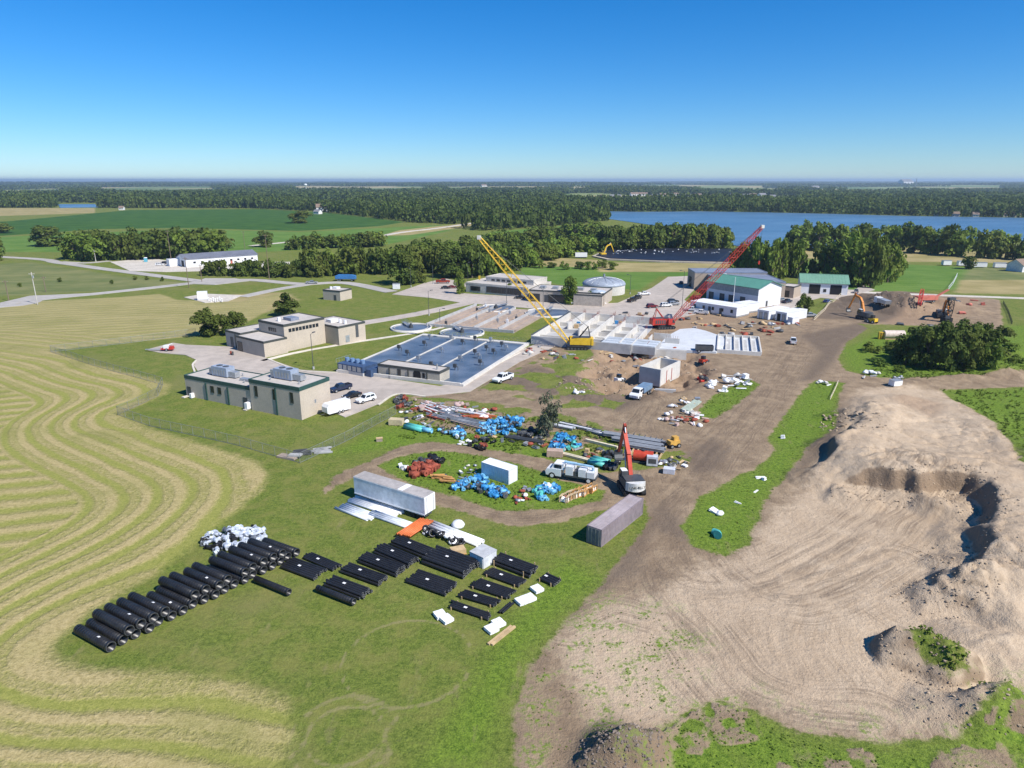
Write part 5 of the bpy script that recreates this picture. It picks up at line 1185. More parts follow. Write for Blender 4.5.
for s in (.5, TW-.6): MB().box(2.6, 2.8, s, s+.12, 0, 1.14).build('landing_leg', GREYM, tr)
def container(name, label, A, B, C, H, m, roofm, L=None, D=2.44):
    a, rz, w, d = frame3(A, B, C); w = L or w; t = thing(name, label, 'shipping container', a, rz); n = int(w/.45); e = .075
    mb = MB(); P = []
    for k in range(n):
        x0 = .12+k*(w-.24)/n; s = (w-.24)/n; P += [(x0, 0), (x0+s*.3, 0), (x0+s*.5, e), (x0+s*.8, e)]
    P.append((w-.12, 0)); out = [(x, y) for x, y in P]+[(x, D-y) for x, y in P[::-1]]; mb.prism(out, .15, H-.12); mb.build('side_panel', m, t)
    f = MB()
    for x in (0, w-.12):
        for y in (0-.02, D-.10): f.box(x, x+.12, y, y+.12, 0, H)
    for z in (0, H-.12):
        for y in (-.02, D-.10): f.box(.121, w-.121, y, y+.12, z, z+.14 if z == 0 else H)
        for x in (0, w-.12): f.box(x, x+.12, .101, D-.101, z, z+.14 if z == 0 else H)
    f.build('frame', m, t); r = MB(); k = int(w/.4); r.box(.12, w-.12, .1, D-.1, H-.11, H-.06)
    for q in range(k): r.box(.2+q*(w-.4)/k, .2+(q+.55)*(w-.4)/k, .12, D-.12, H-.059, H-.035)
    r.build('roof', roofm, t)
    return t, w, D
cm = M('container_blue_grey', (.27,.225,.245), .5, .1, dirt=.5, dirtcol=(.22,.15,.14)); cr = M('container_roof', (.42,.36,.365), .65, dirt=.5, dirtcol=(.27,.2,.17))
p = atv(642,514); q = atv(600.5,547.5)
a, rz, w_, d_ = frame3((641,519), (601,547), (585,544)); # long side runs away from the camera
u = (p-q); t, w, D = container('shipping_container', 'long grey shipping container with rusty roof standing alone by the haul road', (601,547.5), (641.5,515), (630,508), 2.75, cm, cr, u.length)
for s in (.1, D/2+.01): MB().box(-.07, -.004, s, s+D/2-.11, .16, 2.6).build('door', M('container_end_shaded', (.17,.18,.20), .5, dirt=.4), t)  # end doors coloured darker than the sides to paint their shade
mb = MB()
for s in (.35, .9, D-.9, D-.35): mb.cyl((-.1, s, .15), (-.1, s, 2.6), .03, n=5)
mb.build('lock_bar', GALV, t)
cw = M('container_white', (.74,.76,.80), .45, var=.05, dirt=.15, dirtcol=(.55,.5,.45))
t, w, D = container('shipping_container', 'short white shipping container among the blue fittings on the grass island', (481.5,476), (507,484.5), (520,477.5), 2.7, cw, M('container_white_roof', (.82,.82,.82), .5, var=.04), 6.1)
for s in (.1, D/2+.01): MB().box(w+.004, w+.06, s, s+D/2-.11, .16, 2.5).build('door', cw, t)
# ------------------------------------------------------------------ storage yard
STEEL0 = M('weathered_steel', (.34,.35,.36), .5, .3)
HB = 'blue or pale fitting heaped '
heap('blue', [BLUEF, BLUEF, BLUEL, BLUEL, DGREY], [(449,489),(458,480),(476,478),(482,472),(490,486),(508,487),(508,495),(490,497),(470,489)], 70, HB+'in front of the short white container', 'blue fittings by the white container')  # dark grey pieces stand in for the shaded gaps of the pile
heap('blue', [BLUEF, BLUEL, BLUEL, TEAL, WRAP], [(532,492),(540,483),(556,483),(560,488),(545,499),(530,498)], 28, HB+'at the tip of the grass island near the service truck', 'blue fittings at the island tip')
heap('blue', [BLUEF, BLUEF, BLUEL, BLUEL, DGREY], [(476,432),(482,423),(505,416),(527,418),(527,424),(510,434),(498,437)], 70, HB+'in the big pile beside the thin grey-green tree', 'blue fittings of the big pile')  # dark grey share paints the shade between the fittings
heap('blue', [BLUEF, BLUEL, DGREY, WRAP], [(448,438),(452,428),(464,428),(466,436),(456,441)], 24, HB+'at the end of the teal pipe', 'blue fittings by the teal pipe')  # dark grey ones again imitate shaded gaps
heap('blue', [BLUEF, BLUEF, BLUEL, TEAL], [(548,447),(555,434),(572,434),(580,446),(566,452)], 36, HB+'just below the thin grey-green tree', 'blue fittings below the thin tree')
heap('black', [BLKPLA, DGREY], [(512,437),(530,428),(548,430),(550,436),(530,441)], 14, 'black fitting in the dark heap left of the thin tree', 'black fittings by the thin tree', (.7,1.2))
heap('dark', [BLKPLA, DGREY, RUST], [(468,446),(476,436),(494,438),(498,446),(480,449)], 12, 'dark fitting lying in weeds between the two blue piles', 'dark fittings between the blue piles', (.6,.9))
heap('white', [WRAP, CONCW], [(458,444),(462,437),(474,441),(472,446)], 8, 'white wrapped lump beside the blue fittings and teal pipe', 'white lumps by the teal pipe', (.5,.8))
heap('rust', [RUST, RUST, DGREY], [(409,471),(416,461),(432,460),(441,466),(432,473),(415,475)], 30, 'rust red steel fitting in the red heap on the grass island', 'rust red fittings on the island', (.8,1.2), .7)
heap('rust', [RUST, RUST, DGREY], [(392,406),(396,396),(408,395),(411,403),(402,408)], 16, 'rust red scrap piece at the corner of the storage yard by the paved road', 'rust red scrap at the yard corner', (.7,1.1))
heap('blkroll', [BLKPLA, BLKPLA], [(424,462),(430,456),(444,460),(442,465)], 9, 'black fitting behind the rust red heap on the grass island', 'black fittings behind the red heap', (.8,1.1))
heap('white', [WRAP, CONCW], [(398,467),(400,462),(407,463),(406,468)], 4, 'white round piece beside the rust red heap', 'white pieces by the red heap', (.7,.9))
heap('mix', [RUST, WRAP, WOODO, GREYM, DGREY], [(513,496),(524,485),(534,487),(530,499),(515,503)], 18, 'small scrap piece strewn at the island tip', 'scrap strewn on the island', (.4,.7))
heap('mix', [GREYM, WRAP, DGREY, CONCW], [(440,474),(452,464),(476,464),(478,474),(455,478)], 12, 'small grey scrap piece strewn in the weeds of the grass island', 'grey scrap on the island', (.35,.6))
heap('pink', [M('concrete_pinkish', (.52,.38,.34), .8), RUST, WRAP, CONCW], [(656,421),(664,412),(690,408),(706,414),(708,424),(685,426)], 34, 'broken concrete or steel scrap piece in the pinkish heap beside the road junction', 'scrap of the pinkish heap', (.6,1.0))
heap('white', [WRAP, WRAP, CONCW, GREYM], [(706,388),(712,376),(738,373),(752,378),(748,386),(728,392)], 34, 'white wrapped bundle or grey piece in the pale heap below the cell basin', 'pieces of the pale heap below the basin', (.8,1.5))
heap('white', [WRAP, GREYM, WOOD], [(668,405),(682,396),(706,394),(700,404),(680,412)], 14, 'pale board or scrap piece on weeds above the pinkish heap', 'pale scrap above the pinkish heap', (.6,1.0))
heap('rust', [RUST, REDC, DGREY], [(696,380),(700,373),(710,374),(708,382)], 8, 'red steel piece between the pit and the pale heap', 'red steel by the pale heap', (.7,1.1))
heap('mix', [GREYM, WRAP, CONCW, DGREY, WOOD], [(655,464),(664,456),(688,455),(690,464),(668,472)], 24, 'mixed grey and white scrap piece at the end of the steel rack', 'mixed scrap at the rack end', (.5,.9))
heap('white', [WRAP, CONCW], [(857,378),(862,371),(880,371),(879,377)], 9, 'white block dumped on the grass below the dense thicket', 'white blocks below the thicket', (.7,1.1))
heap('grey', [GREYM, CONCG], [(890,381),(896,374),(908,376),(906,381)], 8, 'grey rubble piece on the verge below the dense thicket', 'rubble on the thicket verge', (.6,1.0))
heap('white', [WRAP, CONCW], [(814,384),(818,378),(832,380),(832,385)], 6, 'white lump at the tip of the long grass island', 'white lumps at the island tip', (.5,.9))
heap('white', [WRAP], [(571,394),(575,388),(585,392),(584,397)], 7, 'white sheet lump on the churned grass beside the pit', 'white lumps beside the pit', (.5,1.0))
heap('black', [BLKPLA, DGREY], [(600,461),(604,452),(618,455),(618,466),(608,470)], 10, 'black fitting beneath the excavator bucket', 'black fittings at the excavator', (.7,1.1))
heap('pinkrail', [M('beam_pink', (.50,.36,.33), .7), WHITE, RUST, GREYM], [(408,404),(430,402),(452,410),(450,416),(425,413)], 22, 'pinkish steel or concrete offcut at the head of the storage rows', 'offcuts at the head of the rows', (.5,.9))
heap('mix', [BLUEL, DGREY, GREYM], [(437,432),(440,424),(448,425),(449,433)], 9, 'dull blue-grey fitting overgrown by weeds near the teal pipe', 'overgrown fittings by the teal pipe', (.6,.9))
for px, py, s in ((760,478,.9),(764,480,.7),(714,512,1.0),(720,515,.9),(738,503,.6),(783,438,.9),(756,492,.5)):
    x, y = at(px, py); place_fit('white0', WRAP, (x, y, hz(x,y)), 'white lump lying on the long grass island beside the sand', 'white lumps on the long grass island', s)
x, y = at(718,536); place_fit('teal0', TEAL, (x, y, hz(x,y)), 'teal green tarp lump near the round end of the long grass island', None, 1.3)
x, y = at(895,386); o = thing('white_box', 'white metal box at the top of the sandy track', 'box', (x,y,hz(x,y)), .3); MB().box(-1.3,1.3,-.9,.9,0,1.3).build('shell', WHITE, o); MB().box(-1.35,1.35,-.95,.95,1.305,1.4).build('lid', GREYM, o)
heap('mix', [GREYM, DGREY, WOOD, STEEL0, RUST], [(478,436),(500,430),(560,440),(620,452),(600,458),(540,448)], 40, 'small grey or dark offcut strewn in the weeds along the storage rows', 'offcuts strewn along the storage rows', (.5,1.0), .3)
heap('pinkrail', [M('beam_pink', (.50,.36,.33), .7), WHITE, RUST, GREYM, CONCB], [(404,398),(440,399),(500,408),(500,416),(440,420),(410,412)], 44, 'weathered steel or timber piece piled among the beams below the paved road', 'pieces piled among the beams', (.6,1.2), .7)
heap('mix', [DGREY, GREYM, WRAP, RUST], [(396,412),(412,409),(430,420),(440,428),(420,425),(400,420)], 16, 'weedy grey scrap piece between the tan crate and the beam rows', 'scrap by the tan crate', (.5,.9), .3)
# racks of long beams and rails
def beam_rack(name, n, a_, b_, gap, m, label, group, sz=.28, z0=.35, jit=.25, ibeam=True):
    p0, p1 = atv(*a_), atv(*b_); ax = p1-p0; u = ax.normalized(); v = Vector((-u.y, u.x, 0)); rz = math.atan2(u.y, u.x); mats = m if isinstance(m, list) else [m]
    for k in range(n):
        c = (p0+p1)/2+v*(k-(n-1)/2)*gap+u*random.uniform(-jit,jit); L = ax.length*random.uniform(.9,1.04); mb = MB()
        if ibeam: mb.box(-L/2,L/2,-sz/2,sz/2,0,.06); mb.box(-L/2,L/2,-.05,.05,.061,sz-.061); mb.box(-L/2,L/2,-sz/2,sz/2,sz-.06,sz)
        else: mb.box(-L/2,L/2,-sz/2,sz/2,0,sz)
        o = mb.build(name, random.choice(mats), None, (c.x, c.y, hz(c.x,c.y)+z0+random.uniform(0,.05)), rz); tag(o, label, 'beam', group)
STEEL = M('weathered_steel', (.34,.35,.36), .5, .3)
for j, (a_, b_) in enumerate((((603,436.5),(664,446)), ((611,441.5),(664,450)), ((622,447),(664,454)))):
    beam_rack('steel_beam', 3, a_, b_, .55, STEEL, 'long grey steel beam in the rack right of the red excavator arm', 'steel beams of the long rack', .5, .5)
for k in range(8):
    x, y = at(630+k*4.6, 448.5+k*.8); o = MB().box(-.12,.12,-4.2,4.2,.0,.42).build('rack_sleeper', WOOD, None, (x,y,hz(x,y)), 1.15-PI/2); tag(o, 'timber sleeper under the long grey steel beams', 'sleeper', 'sleepers under the steel beams')
for k in range(7):
    x, y = at(628+k*5.6, 437.5+k*1.1); o = MB().box(-.07,.07,-.5,.5,1.02,1.12).box(-.07,.07,-.07,.07,0,1.019).build('rack_post', DGREY, None, (x,y,hz(x,y)), 1.15-PI/2); tag(o, 'dark upright post at the back of the steel beam rack', 'post', 'posts of the steel beam rack')
for k, ((a_, b_), c) in enumerate(zip((((424,404),(450,412)), ((432,410),(462,418)), ((440,416),(482,425)), ((452,410),(486,416)), ((452,421),(490,431)), ((428,416),(448,421)), ((470,417),(492,419)), ((418,408),(434,414))), ((WHITE, M('beam_pink',(.5,.36,.33))), (M('beam_pink',(.5,.36,.33)), GREYM), (GREYM, STEEL), (M('beam_pink',(.5,.36,.33)), WHITE), (CONCB, STEEL), (STEEL, RUST), (RUST, ORANGE), (WHITE, RUST)))):
    beam_rack('rail_beam', 4, a_, b_, .6, list(c), 'long weathered steel beam stacked in the rows below the paved road', 'beams stacked below the paved road', .3, .25, .8)
for a_, b_, n in (((560,424),(600,433),3), ((588,431),(606,436),3), ((540,424),(572,430),3)): beam_rack('grey_beam', n, a_, b_, .5, [STEEL, WHITE, DGREY], 'grey beam laid out between the thin tree and the steel rack', 'grey beams between tree and rack', .35, .15, .5)
beam_rack('pale_plank', 1, (585,441), (618,449), 1, M('plank_pale', (.66,.58,.42)), 'single long pale plank on the grass behind the service truck', None, .5, .02, 0, False)
beam_rack('pale_plank', 2, (555,453), (598,464), .5, M('plank_pale', (.66,.58,.42)), 'pale board lying directly behind the white service truck', 'boards behind the service truck', .4, .1, .5, False)
beam_rack('green_board', 4, (684,412), (698,402), .5, M('board_grey_green', (.40,.46,.38)), 'grey-green board leaning on the weeds above the pinkish heap', 'grey-green boards', .4, .1, .4, False)
beam_rack('plate', 2, (655,387), (676,388), 1.2, CONCG, 'flat pale plate behind the white and blue truck', 'plates behind the truck', .9, .05, .2, False)
beam_rack('steel_rail', 3, (505,439.5), (545,446), .5, DGREY, 'dark rail on low trestles beside the dark heap', 'dark rails on trestles', .25, .6, .3)
lone_pipes(2, (406,427.5), (424,431.5), .5, 1.05, TEAL, 'teal_pipe', 'thick teal pipe on the grass at the edge of the yard', 'thick teal pipes at the yard edge'); lone_pipes(1, (422,431.5), (432,433), .55, 1, BLUEL, 'blue_pipe', 'thick light blue pipe end to end with the teal pipe', None)
lone_pipes(3, (590,462), (606,466), .5, 1.0, TEAL, 'teal_pipe', 'thick teal pipe between the service truck and the excavator', 'thick teal pipes by the excavator')
for n_, (px, py), m, lab in (('timber_crate', (396.5,424.5), M('crate_tan', (.58,.48,.30)), 'tan box crate alone on the grass at the edge of the yard'), ('timber_crate', (555,456), M('crate_pink', (.45,.33,.26)), 'brownish crate in front of the blue fittings below the thin tree')):
    x, y = at(px, py); o = thing(n_, lab, 'crate', (x,y,hz(x,y)), -.15); MB().box(-1.5,1.5,-.8,.8,.1,1.3).build('crate_box', m, o)
    mb = MB()
    for k in (-1.3,0,1.1): mb.box(k,k+.15,-.85,.85,0,.098)
    mb.build('skid', WOOD, o)
for k in range(14):
    px = 434+random.uniform(0,17); py = 474+(px-434)*.35+random.uniform(0,5); x, y = at(px, py); o = MB().obox((0,0,.12), random.uniform(2,3.4), .3, .2).build('timber_offcut', WOODO, None, (x,y,hz(x,y)+random.uniform(0,.6)), random.uniform(-.5,.1)); tag(o, 'orange timber offcut stacked between the rust heap and the blue fittings', 'timber', 'timber offcuts by the rust heap')
for k in range(16):
    f = k/15; px = 564+f*28; py = 501-f*10+random.uniform(-1,1); x, y = at(px, py); o = thing('timber_crate', 'orange timber frame crate in the slanting row on the grass island', 'crate', (x,y,hz(x,y)), random.uniform(.6,1.2), 'timber frame crates in the slanting row')
    mb = MB()
    for z in (.05,.95):
        for s in (-.6,.5): mb.box(-.7,.7,s,s+.12,z,z+.12)
    for a in (-.7,.58):
        for s in (-.6,.5): mb.box(a,a+.12,s,s+.12,.171,.949)
    mb.build('frame', WOODO if f > .4 else M('timber_pale', (.55,.42,.26)), o); MB().box(-.5,.5,-.45,.45,.12,.6).build('load', random.choice((WOODO, RUST, WRAP)), o)
x, y = at(643,462); o = thing('red_tank', 'bright red fuel tank on a skid behind the excavator', 'tank', (x,y,hz(x,y)), -.25); mb = MB(); mb.cyl((-1.8,0,1.3),(1.8,0,1.3), .95, n=18); mb.build('shell', REDX, o); MB().box(-1.9,1.9,-.8,.8,0,.35).build('skid', DGREY, o); MB().cyl((0,0,2.2),(0,0,2.5), .3, n=10).build('hatch', DGREY, o)
x, y = at(652,465); o = thing('grey_generator', 'light grey generator box beside the red fuel tank', 'generator', (x,y,hz(x,y)), -.2); MB().box(-1,1,-.7,.7,.15,1.9).build('enclosure', M('gen_grey', (.55,.57,.62)), o); MB().box(-1,1,-.7,.7,0,.14).build('skid', DGREY, o); MB().box(-.7,.7,-.73,-.71,.6,1.5).build('louver', DGREY, o)
x, y = at(669,473); o = thing('pale_crate', 'pale blue-grey box on the grass near the mixed scrap', 'crate', (x,y,hz(x,y)), -.3); MB().box(-1,1,-.7,.7,.1,1.0).build('box_side', M('gen_grey', (.55,.57,.62)), o); MB().box(-1,1,-.7,.7,0,.09).build('skid', WOOD, o)
x, y = at(673,447); o = thing('yellow_machine', 'small orange-yellow machine at the end of the steel rack', 'machine', (x,y,hz(x,y)), .4); YO = M('machine_ochre', (.62,.36,.08), .6); MB().box(-1.1,1.1,-.7,.7,.6,1.5).build('body', YO, o); MB().box(-.2,.9,-.5,.5,1.51,2.2).build('hood', YO, o)
for xx in (-.8,.8):
    for yy in (-.75,.75): wheel(o, xx, yy, .45, .3)
# ------------------------------------------------------------------ vehicles
LAMP = M('lamp_glass', (.75,.75,.72), .2); TAIL = M('tail_lamp', (.35,.02,.02), .3)
def vehicle(name, kind, m, label, px, py, head, cat=None, group=None, s=1.0):
    """head: direction of travel in degrees, anticlockwise from +X"""
    x, y = at(px, py); t = thing(name, label, cat or {'suv':'car','sedan':'car','pickup':'pickup truck','van':'van'}[kind], (x, y, hz(x,y)+.03 if not (Y_ON(x, y)) else .13), math.radians(head), group); t.scale = (s, s, s)
    w = .93; L = {'suv':4.9,'sedan':4.7,'pickup':5.7,'van':5.4}[kind]; h0 = .42; hl = L/2
    low = {'suv':[(-hl,h0),(hl-.05,h0),(hl,.75),(hl-.25,.98),(hl-1.45,1.10),(-hl+.1,1.12),(-hl,.9)], 'sedan':[(-hl,h0),(hl-.05,h0),(hl,.68),(hl-.3,.84),(hl-1.35,.95),(-hl+.15,.98),(-hl,.8)],
      'pickup':[(-hl,.5),(hl-.05,.5),(hl,.9),(hl-.2,1.1),(hl-1.5,1.18),(-hl,1.18)], 'van':[(-hl,h0),(hl-.05,h0),(hl,.8),(hl-.3,1.05),(hl-.9,1.25),(-hl,1.25)]}[kind]
    MB().profile(low, -w, w, lambda z: .03+max(0, .7-z)*.12).build('body', m, t)
    zt = {'suv':1.74,'sedan':1.42,'pickup':1.86,'van':2.25}[kind]; zb = low[-2][1]-.05
    cabp = {'suv':[(hl-1.5,zb),(hl-2.2,zt),(-hl+.45,zt),(-hl+.12,zb)], 'sedan':[(hl-1.4,zb),(hl-2.2,zt),(-hl+1.3,zt),(-hl+.6,zb)], 'pickup':[(hl-1.5,zb),(hl-2.1,zt),(-hl+2.15,zt),(-hl+2.0,zb)], 'van':[(hl-.95,zb),(hl-1.6,zt),(-hl+.1,zt),(-hl+.03,zb)]}[kind]
    lean = lambda z: .05+(z-zb)*.22
    cb_ = MB().profile(cabp, -w, w, lean).build('cabin', m, t)
    f0, f1, r1, r0 = cabp; e = .012
    def strip(u0, u1, name):
        mb = MB()
        for sgn in (-1, 1):
            za, zc = zb+.10, zt-.10
            P = []
            for u, z in ((u0,za),(u1,za),(u1,zc),(u0,zc)):
                xf = f0[0]+(f1[0]-f0[0])*(z-zb)/(zt-zb); xr = r0[0]+(r1[0]-r0[0])*(z-zb)/(zt-zb); P.append((xr+(xf-xr)*u, sgn*(w-lean(z)+e), z))
            mb.add(P, [(0,1,2,3) if sgn < 0 else (3,2,1,0)])
        mb.build(name, GLASS, cb_)
    if kind != 'van': strip(.08, .47, 'side_window'); strip(.52, .93, 'side_window')
    else: strip(.74, .95, 'side_window')
    for (a, b, nm) in ((f0, f1, 'windscreen'), (r0, r1, 'rear_window')):
        d = 1 if nm == 'windscreen' else -1; P = []
        for f, sg in ((.08,-1),(.08,1),(.92,1),(.92,-1)):
            z = zb+(zt-zb)*f; P.append((a[0]+(b[0]-a[0])*f+d*.015, sg*(w-lean(z)-.08), z+.012))
        MB().add(P, [(0,1,2,3) if d > 0 else (3,2,1,0)]).build(nm, GLASS, cb_)
    if kind == 'pickup':
        b = MB(); b.box(-hl+.1, -hl+1.95, -w+.16, w-.16, 1.181, 1.19); b.build('truck_bed', DARK_, t); b = MB()
        for sg in (-1, 1): b.box(-hl, -hl+2.0, sg*(w-.03)-.06, sg*(w-.03)+.02, 1.183, 1.36)
        b.box(-hl-.02, -hl+.08, -w+.1, w-.1, 1.183, 1.36); b.build('bed_side', m, t)
    for xx in (-hl+.95, hl-.95):
        for sg in (-1, 1): wheel(t, xx, sg*(w-.1), .37 if kind != 'pickup' else .42, .25)
    for sg in (-1, 1):
        MB().box(hl-.16, hl+.015, sg*.62-.2, sg*.62+.2, .72, .9).build('headlight', LAMP, t); MB().box(-hl-.015, -hl+.1, sg*.72-.12, sg*.72+.12, .75, 1.0).build('tail_light', TAIL, t)
    return t
def Y_ON(x, y):
    X = np.array([x]); Y = np.array([y]); return any(float(sdf(X, Y, p, 30)[0]) > 0 for p in (LOT1, LOT2p))
LOT2p = poly([(455,293),(520,297),(590,304.5),(618,303),(652,288),(668,277),(692,276),(694,290),(684,300),(705,312),(660,322),(615,317),(560,311),(500,306),(462,303),(430,298),(392,294.5),(425,283),(445,278.5),(470,284)])
CW = M('car_white', (.78,.78,.78), .25, var=.03, spec=.5); CK = M('car_black', (.018,.019,.022), .25, var=.05, spec=.5); CN = M('car_navy', (.02,.03,.065), .25, spec=.5); CS = M('car_silver', (.42,.44,.46), .3, .4); CR = M('car_maroon', (.16,.02,.025), .3); CRD = M('car_red', (.30,.045,.025), .3); CB = M('car_blue', (.05,.09,.25), .3)
vehicle('parked_suv', 'suv', CW, 'white sport utility car on the pavement right of the white cargo trailer', 366, 402, 48+180)
vehicle('parked_pickup', 'pickup', CN, 'dark blue pickup truck against the end of the near beige building', 341, 391, 48+180)
vehicle('parked_car', 'sedan', CK, 'black low car between the white sport utility car and the navy pickup', 352, 398, 48+180)
vehicle('parked_pickup', 'pickup', CW, 'white and dark pickup truck parked on the grass by the paved lane', 503, 381, 52+180, s=1.15)
vehicle('parked_truck', 'pickup', CRD, 'brick red truck in the parking lot below the shade trees', 443, 283.5, 5, 'truck', s=1.25)
vehicle('parked_car', 'sedan', CK, 'dark car parked below the brick red truck, near the slim tree', 446, 289, 8)
vehicle('parked_car', 'sedan', CR, 'dark maroon car parked next to the slim tree', 452.5, 288.5, 8)
vehicle('parked_car', 'sedan', CK, 'black car in front of the glazed office near the crane boom', 519.5, 299, 160)
vehicle('parked_car', 'suv', CW, 'white car parked beside the cone-shaped tree', 576, 304.5, 15)
vehicle('parked_car', 'suv', CW, 'white car parked right of the small pointed tree', 600, 305, 10)
vehicle('parked_pickup', 'pickup', CK, 'black pickup on the grass edge right of the pale silo', 632, 302, 50); vehicle('parked_pickup', 'pickup', CK, 'second black vehicle close behind the black pickup by the silo', 637, 299.5, 50)
vehicle('parked_pickup', 'pickup', CW, 'white pickup on the grass edge farthest up the office road', 644, 295.5, 20)
vehicle('parked_car', 'suv', CR, 'maroon car standing alone behind the red crane', 652, 308, 20)
vehicle('parked_car', 'suv', CW, 'white car parked left of the light pole behind the red crane', 666, 307, 15); vehicle('parked_car', 'suv', CS, 'silver car parked directly behind the red crane boom foot', 674, 305.5, 15); vehicle('parked_car', 'suv', CK, 'black car parked behind the silver one near the red crane', 673, 303, 15)
vehicle('parked_car', 'sedan', CK, 'dark car beside the square garage door of the brown building', 681, 284, 80)
vehicle('parked_pickup', 'pickup', CW, 'white pickup in front of the low white office trailer, nearer the crane', 692, 311.5, 155); vehicle('parked_pickup', 'pickup', CW, 'white pickup in front of the low white office trailer, nearer its door', 701, 314, 155)
vehicle('parked_pickup', 'pickup', CW, 'white pickup truck on the dirt beside the cell basin', 793, 343, 70)
vehicle('parked_car', 'sedan', CB, 'small blue car on the drive below the green-roofed garage', 827, 303, 40)
vehicle('parked_pickup', 'pickup', CS, 'blue and white pickup standing at the end wall of the garage', 856, 293, 60); 
vehicle('parked_pickup', 'pickup', CN, 'dark pickup parked between white container offices and workshop', 787, 303, 40); vehicle('parked_car', 'suv', CS, 'silver car at the top of the white container offices', 782, 301.5, 40)
vehicle('parked_pickup', 'pickup', CS, 'pale pickup by the small round tree and the container offices', 809, 317, 10)
for k, px in enumerate((711, 720, 728, 737)): vehicle('parked_car', 'sedan', CK, 'dark car behind the white office trailer along the workshop wall', px, 301.5+k*1.4, -45, None, 'dark cars behind the office trailer')
vehicle('parked_pickup', 'pickup', CRD, 'dark red vehicle at the upper end of the white office trailer', 697, 301, -40)
vehicle('parked_car', 'suv', CW, 'white car beside the gable end of the long warehouse', 160, 265.5, 0); vehicle('parked_car', 'suv', CK, 'dark car at the gable end of the long warehouse', 166, 264, 60)
vehicle('parked_pickup', 'pickup', CS, 'small pale vehicle on the country road near the blue trailer', 312, 284, 5)
# truck with blue bed in the yard
def flat_truck(label, px, py, head, cabm, bedm, s=1.0):
    x, y = at(px, py); t = thing('work_truck', label, 'truck', (x, y, hz(x,y)+.03), math.radians(head)); t.scale = (s,)*3
    MB().profile([(1.9,.6),(4.1,.6),(4.2,1.2),(3.9,1.5),(3.2,1.6),(1.9,1.6)], -1.1, 1.1).build('body', cabm, t); c = MB().profile([(3.25,1.58),(2.75,2.5),(1.3,2.5),(1.25,1.58)], -1.1, 1.1, lambda z: .06+(z-1.5)*.15).build('cabin', cabm, t)
    MB().add([(3.26,-.9,1.68),(3.26,.9,1.68),(2.80,.8,2.42),(2.80,-.8,2.42)], [(0,1,2,3)]).build('windscreen', GLASS, c)
    for sg in (-1, 1): MB().box(1.5, 2.7, sg*1.0-.03, sg*1.0+.03, 1.75, 2.35).build('side_window', GLASS, c)
    MB().box(-4.0, 1.2, -1.2, 1.2, .95, 1.15).build('flatbed', DGREY, t); MB().box(-3.9, 1.0, -1.15, 1.15, 1.16, 2.3).build('cargo_box', bedm, t)
    for xx in (-2.9, -1.8, 3.2):
        for sg in (-1, 1): wheel(t, xx, sg*1.0, .5, .32)
    for sg in (-1, 1): MB().box(4.1, 4.24, sg*.75-.15, sg*.75+.15, .9, 1.15).build('headlight', LAMP, t)
    return t
flat_truck('white-nosed truck with a blue-grey load bed facing the storage yard', 641, 394, -124, CW, M('bed_blue', (.16,.24,.34), .5), 1.05)
# white service truck with crane gear
p0, p1 = atv(551,475), atv(592,481.5); u = p1-p0; x, y = (p0+p1)/2 .xy if False else ((p0.x+p1.x)/2, (p0.y+p1.y)/2)
t = thing('service_truck', 'white service truck with open tool bodies and a stowed blue-white arm, on the loop track', 'truck', (x, y, hz(x,y)+.03), math.atan2(-u.y, -u.x)); 
MB().profile([(1.6,.6),(4.3,.6),(4.45,1.3),(4.2,1.75),(3.3,1.9),(1.6,1.9)], -1.15, 1.15).build('body', CW, t); c = MB().profile([(3.4,1.88),(2.9,2.85),(1.1,2.85),(1.0,1.88)], -1.15, 1.15, lambda z: .05+(z-1.8)*.12).build('cabin', CW, t)
MB().add([(3.42,-.95,2.0),(3.42,.95,2.0),(2.96,.85,2.78),(2.96,-.85,2.78)], [(0,1,2,3)]).build('windscreen', GLASS, c)
for sg in (-1, 1): MB().box(1.5, 2.8, sg*1.06-.04, sg*1.06+.04, 2.05, 2.7).build('side_window', GLASS, c); MB().box(4.3, 4.48, sg*.8-.16, sg*.8+.16, 1.0, 1.25).build('headlight', LAMP, t)
MB().box(-4.6, 1.0, -1.2, 1.2, .8, 1.1).build('chassis', DGREY, t)
for xx, hh in ((-4.4, 2.2),(-2.9, 2.5),(-.6, 2.7)): MB().box(xx, xx+1.35, -1.22, 1.22, 1.11, hh).build('tool_body', CW, t)
MB().box(-1.5,-.7,-1.1,1.1,1.11,1.9).build('pump_unit', DGREY, t); MB().box(.2,.9,-.6,.6,1.11,2.6).build('pump_unit', DGREY, t)
mb = MB(); mb.cyl((-3.9,.3,2.95),(1.2,.3,3.15), .22, n=10); mb.cyl((-3.9,.3,2.3),(-3.9,.3,2.95), .2, n=8); mb.build('stowed_arm', M('arm_light_blue', (.30,.50,.66), .45), t)
mb = MB(); mb.cyl((1.2,1.0,1.1),(1.2,1.0,3.0),.05,n=5); mb.cyl((-4.4,1.0,2.2),(-4.4,1.0,3.1),.05,n=5); mb.cyl((-4.4,1.0,3.1),(1.2,1.0,3.0),.05,n=5); mb.build('ladder_rack', WHITE, t)
for xx in (-3.4, 3.2):
    for sg in (-1, 1): wheel(t, xx, sg*1.02, .58, .36, CW)
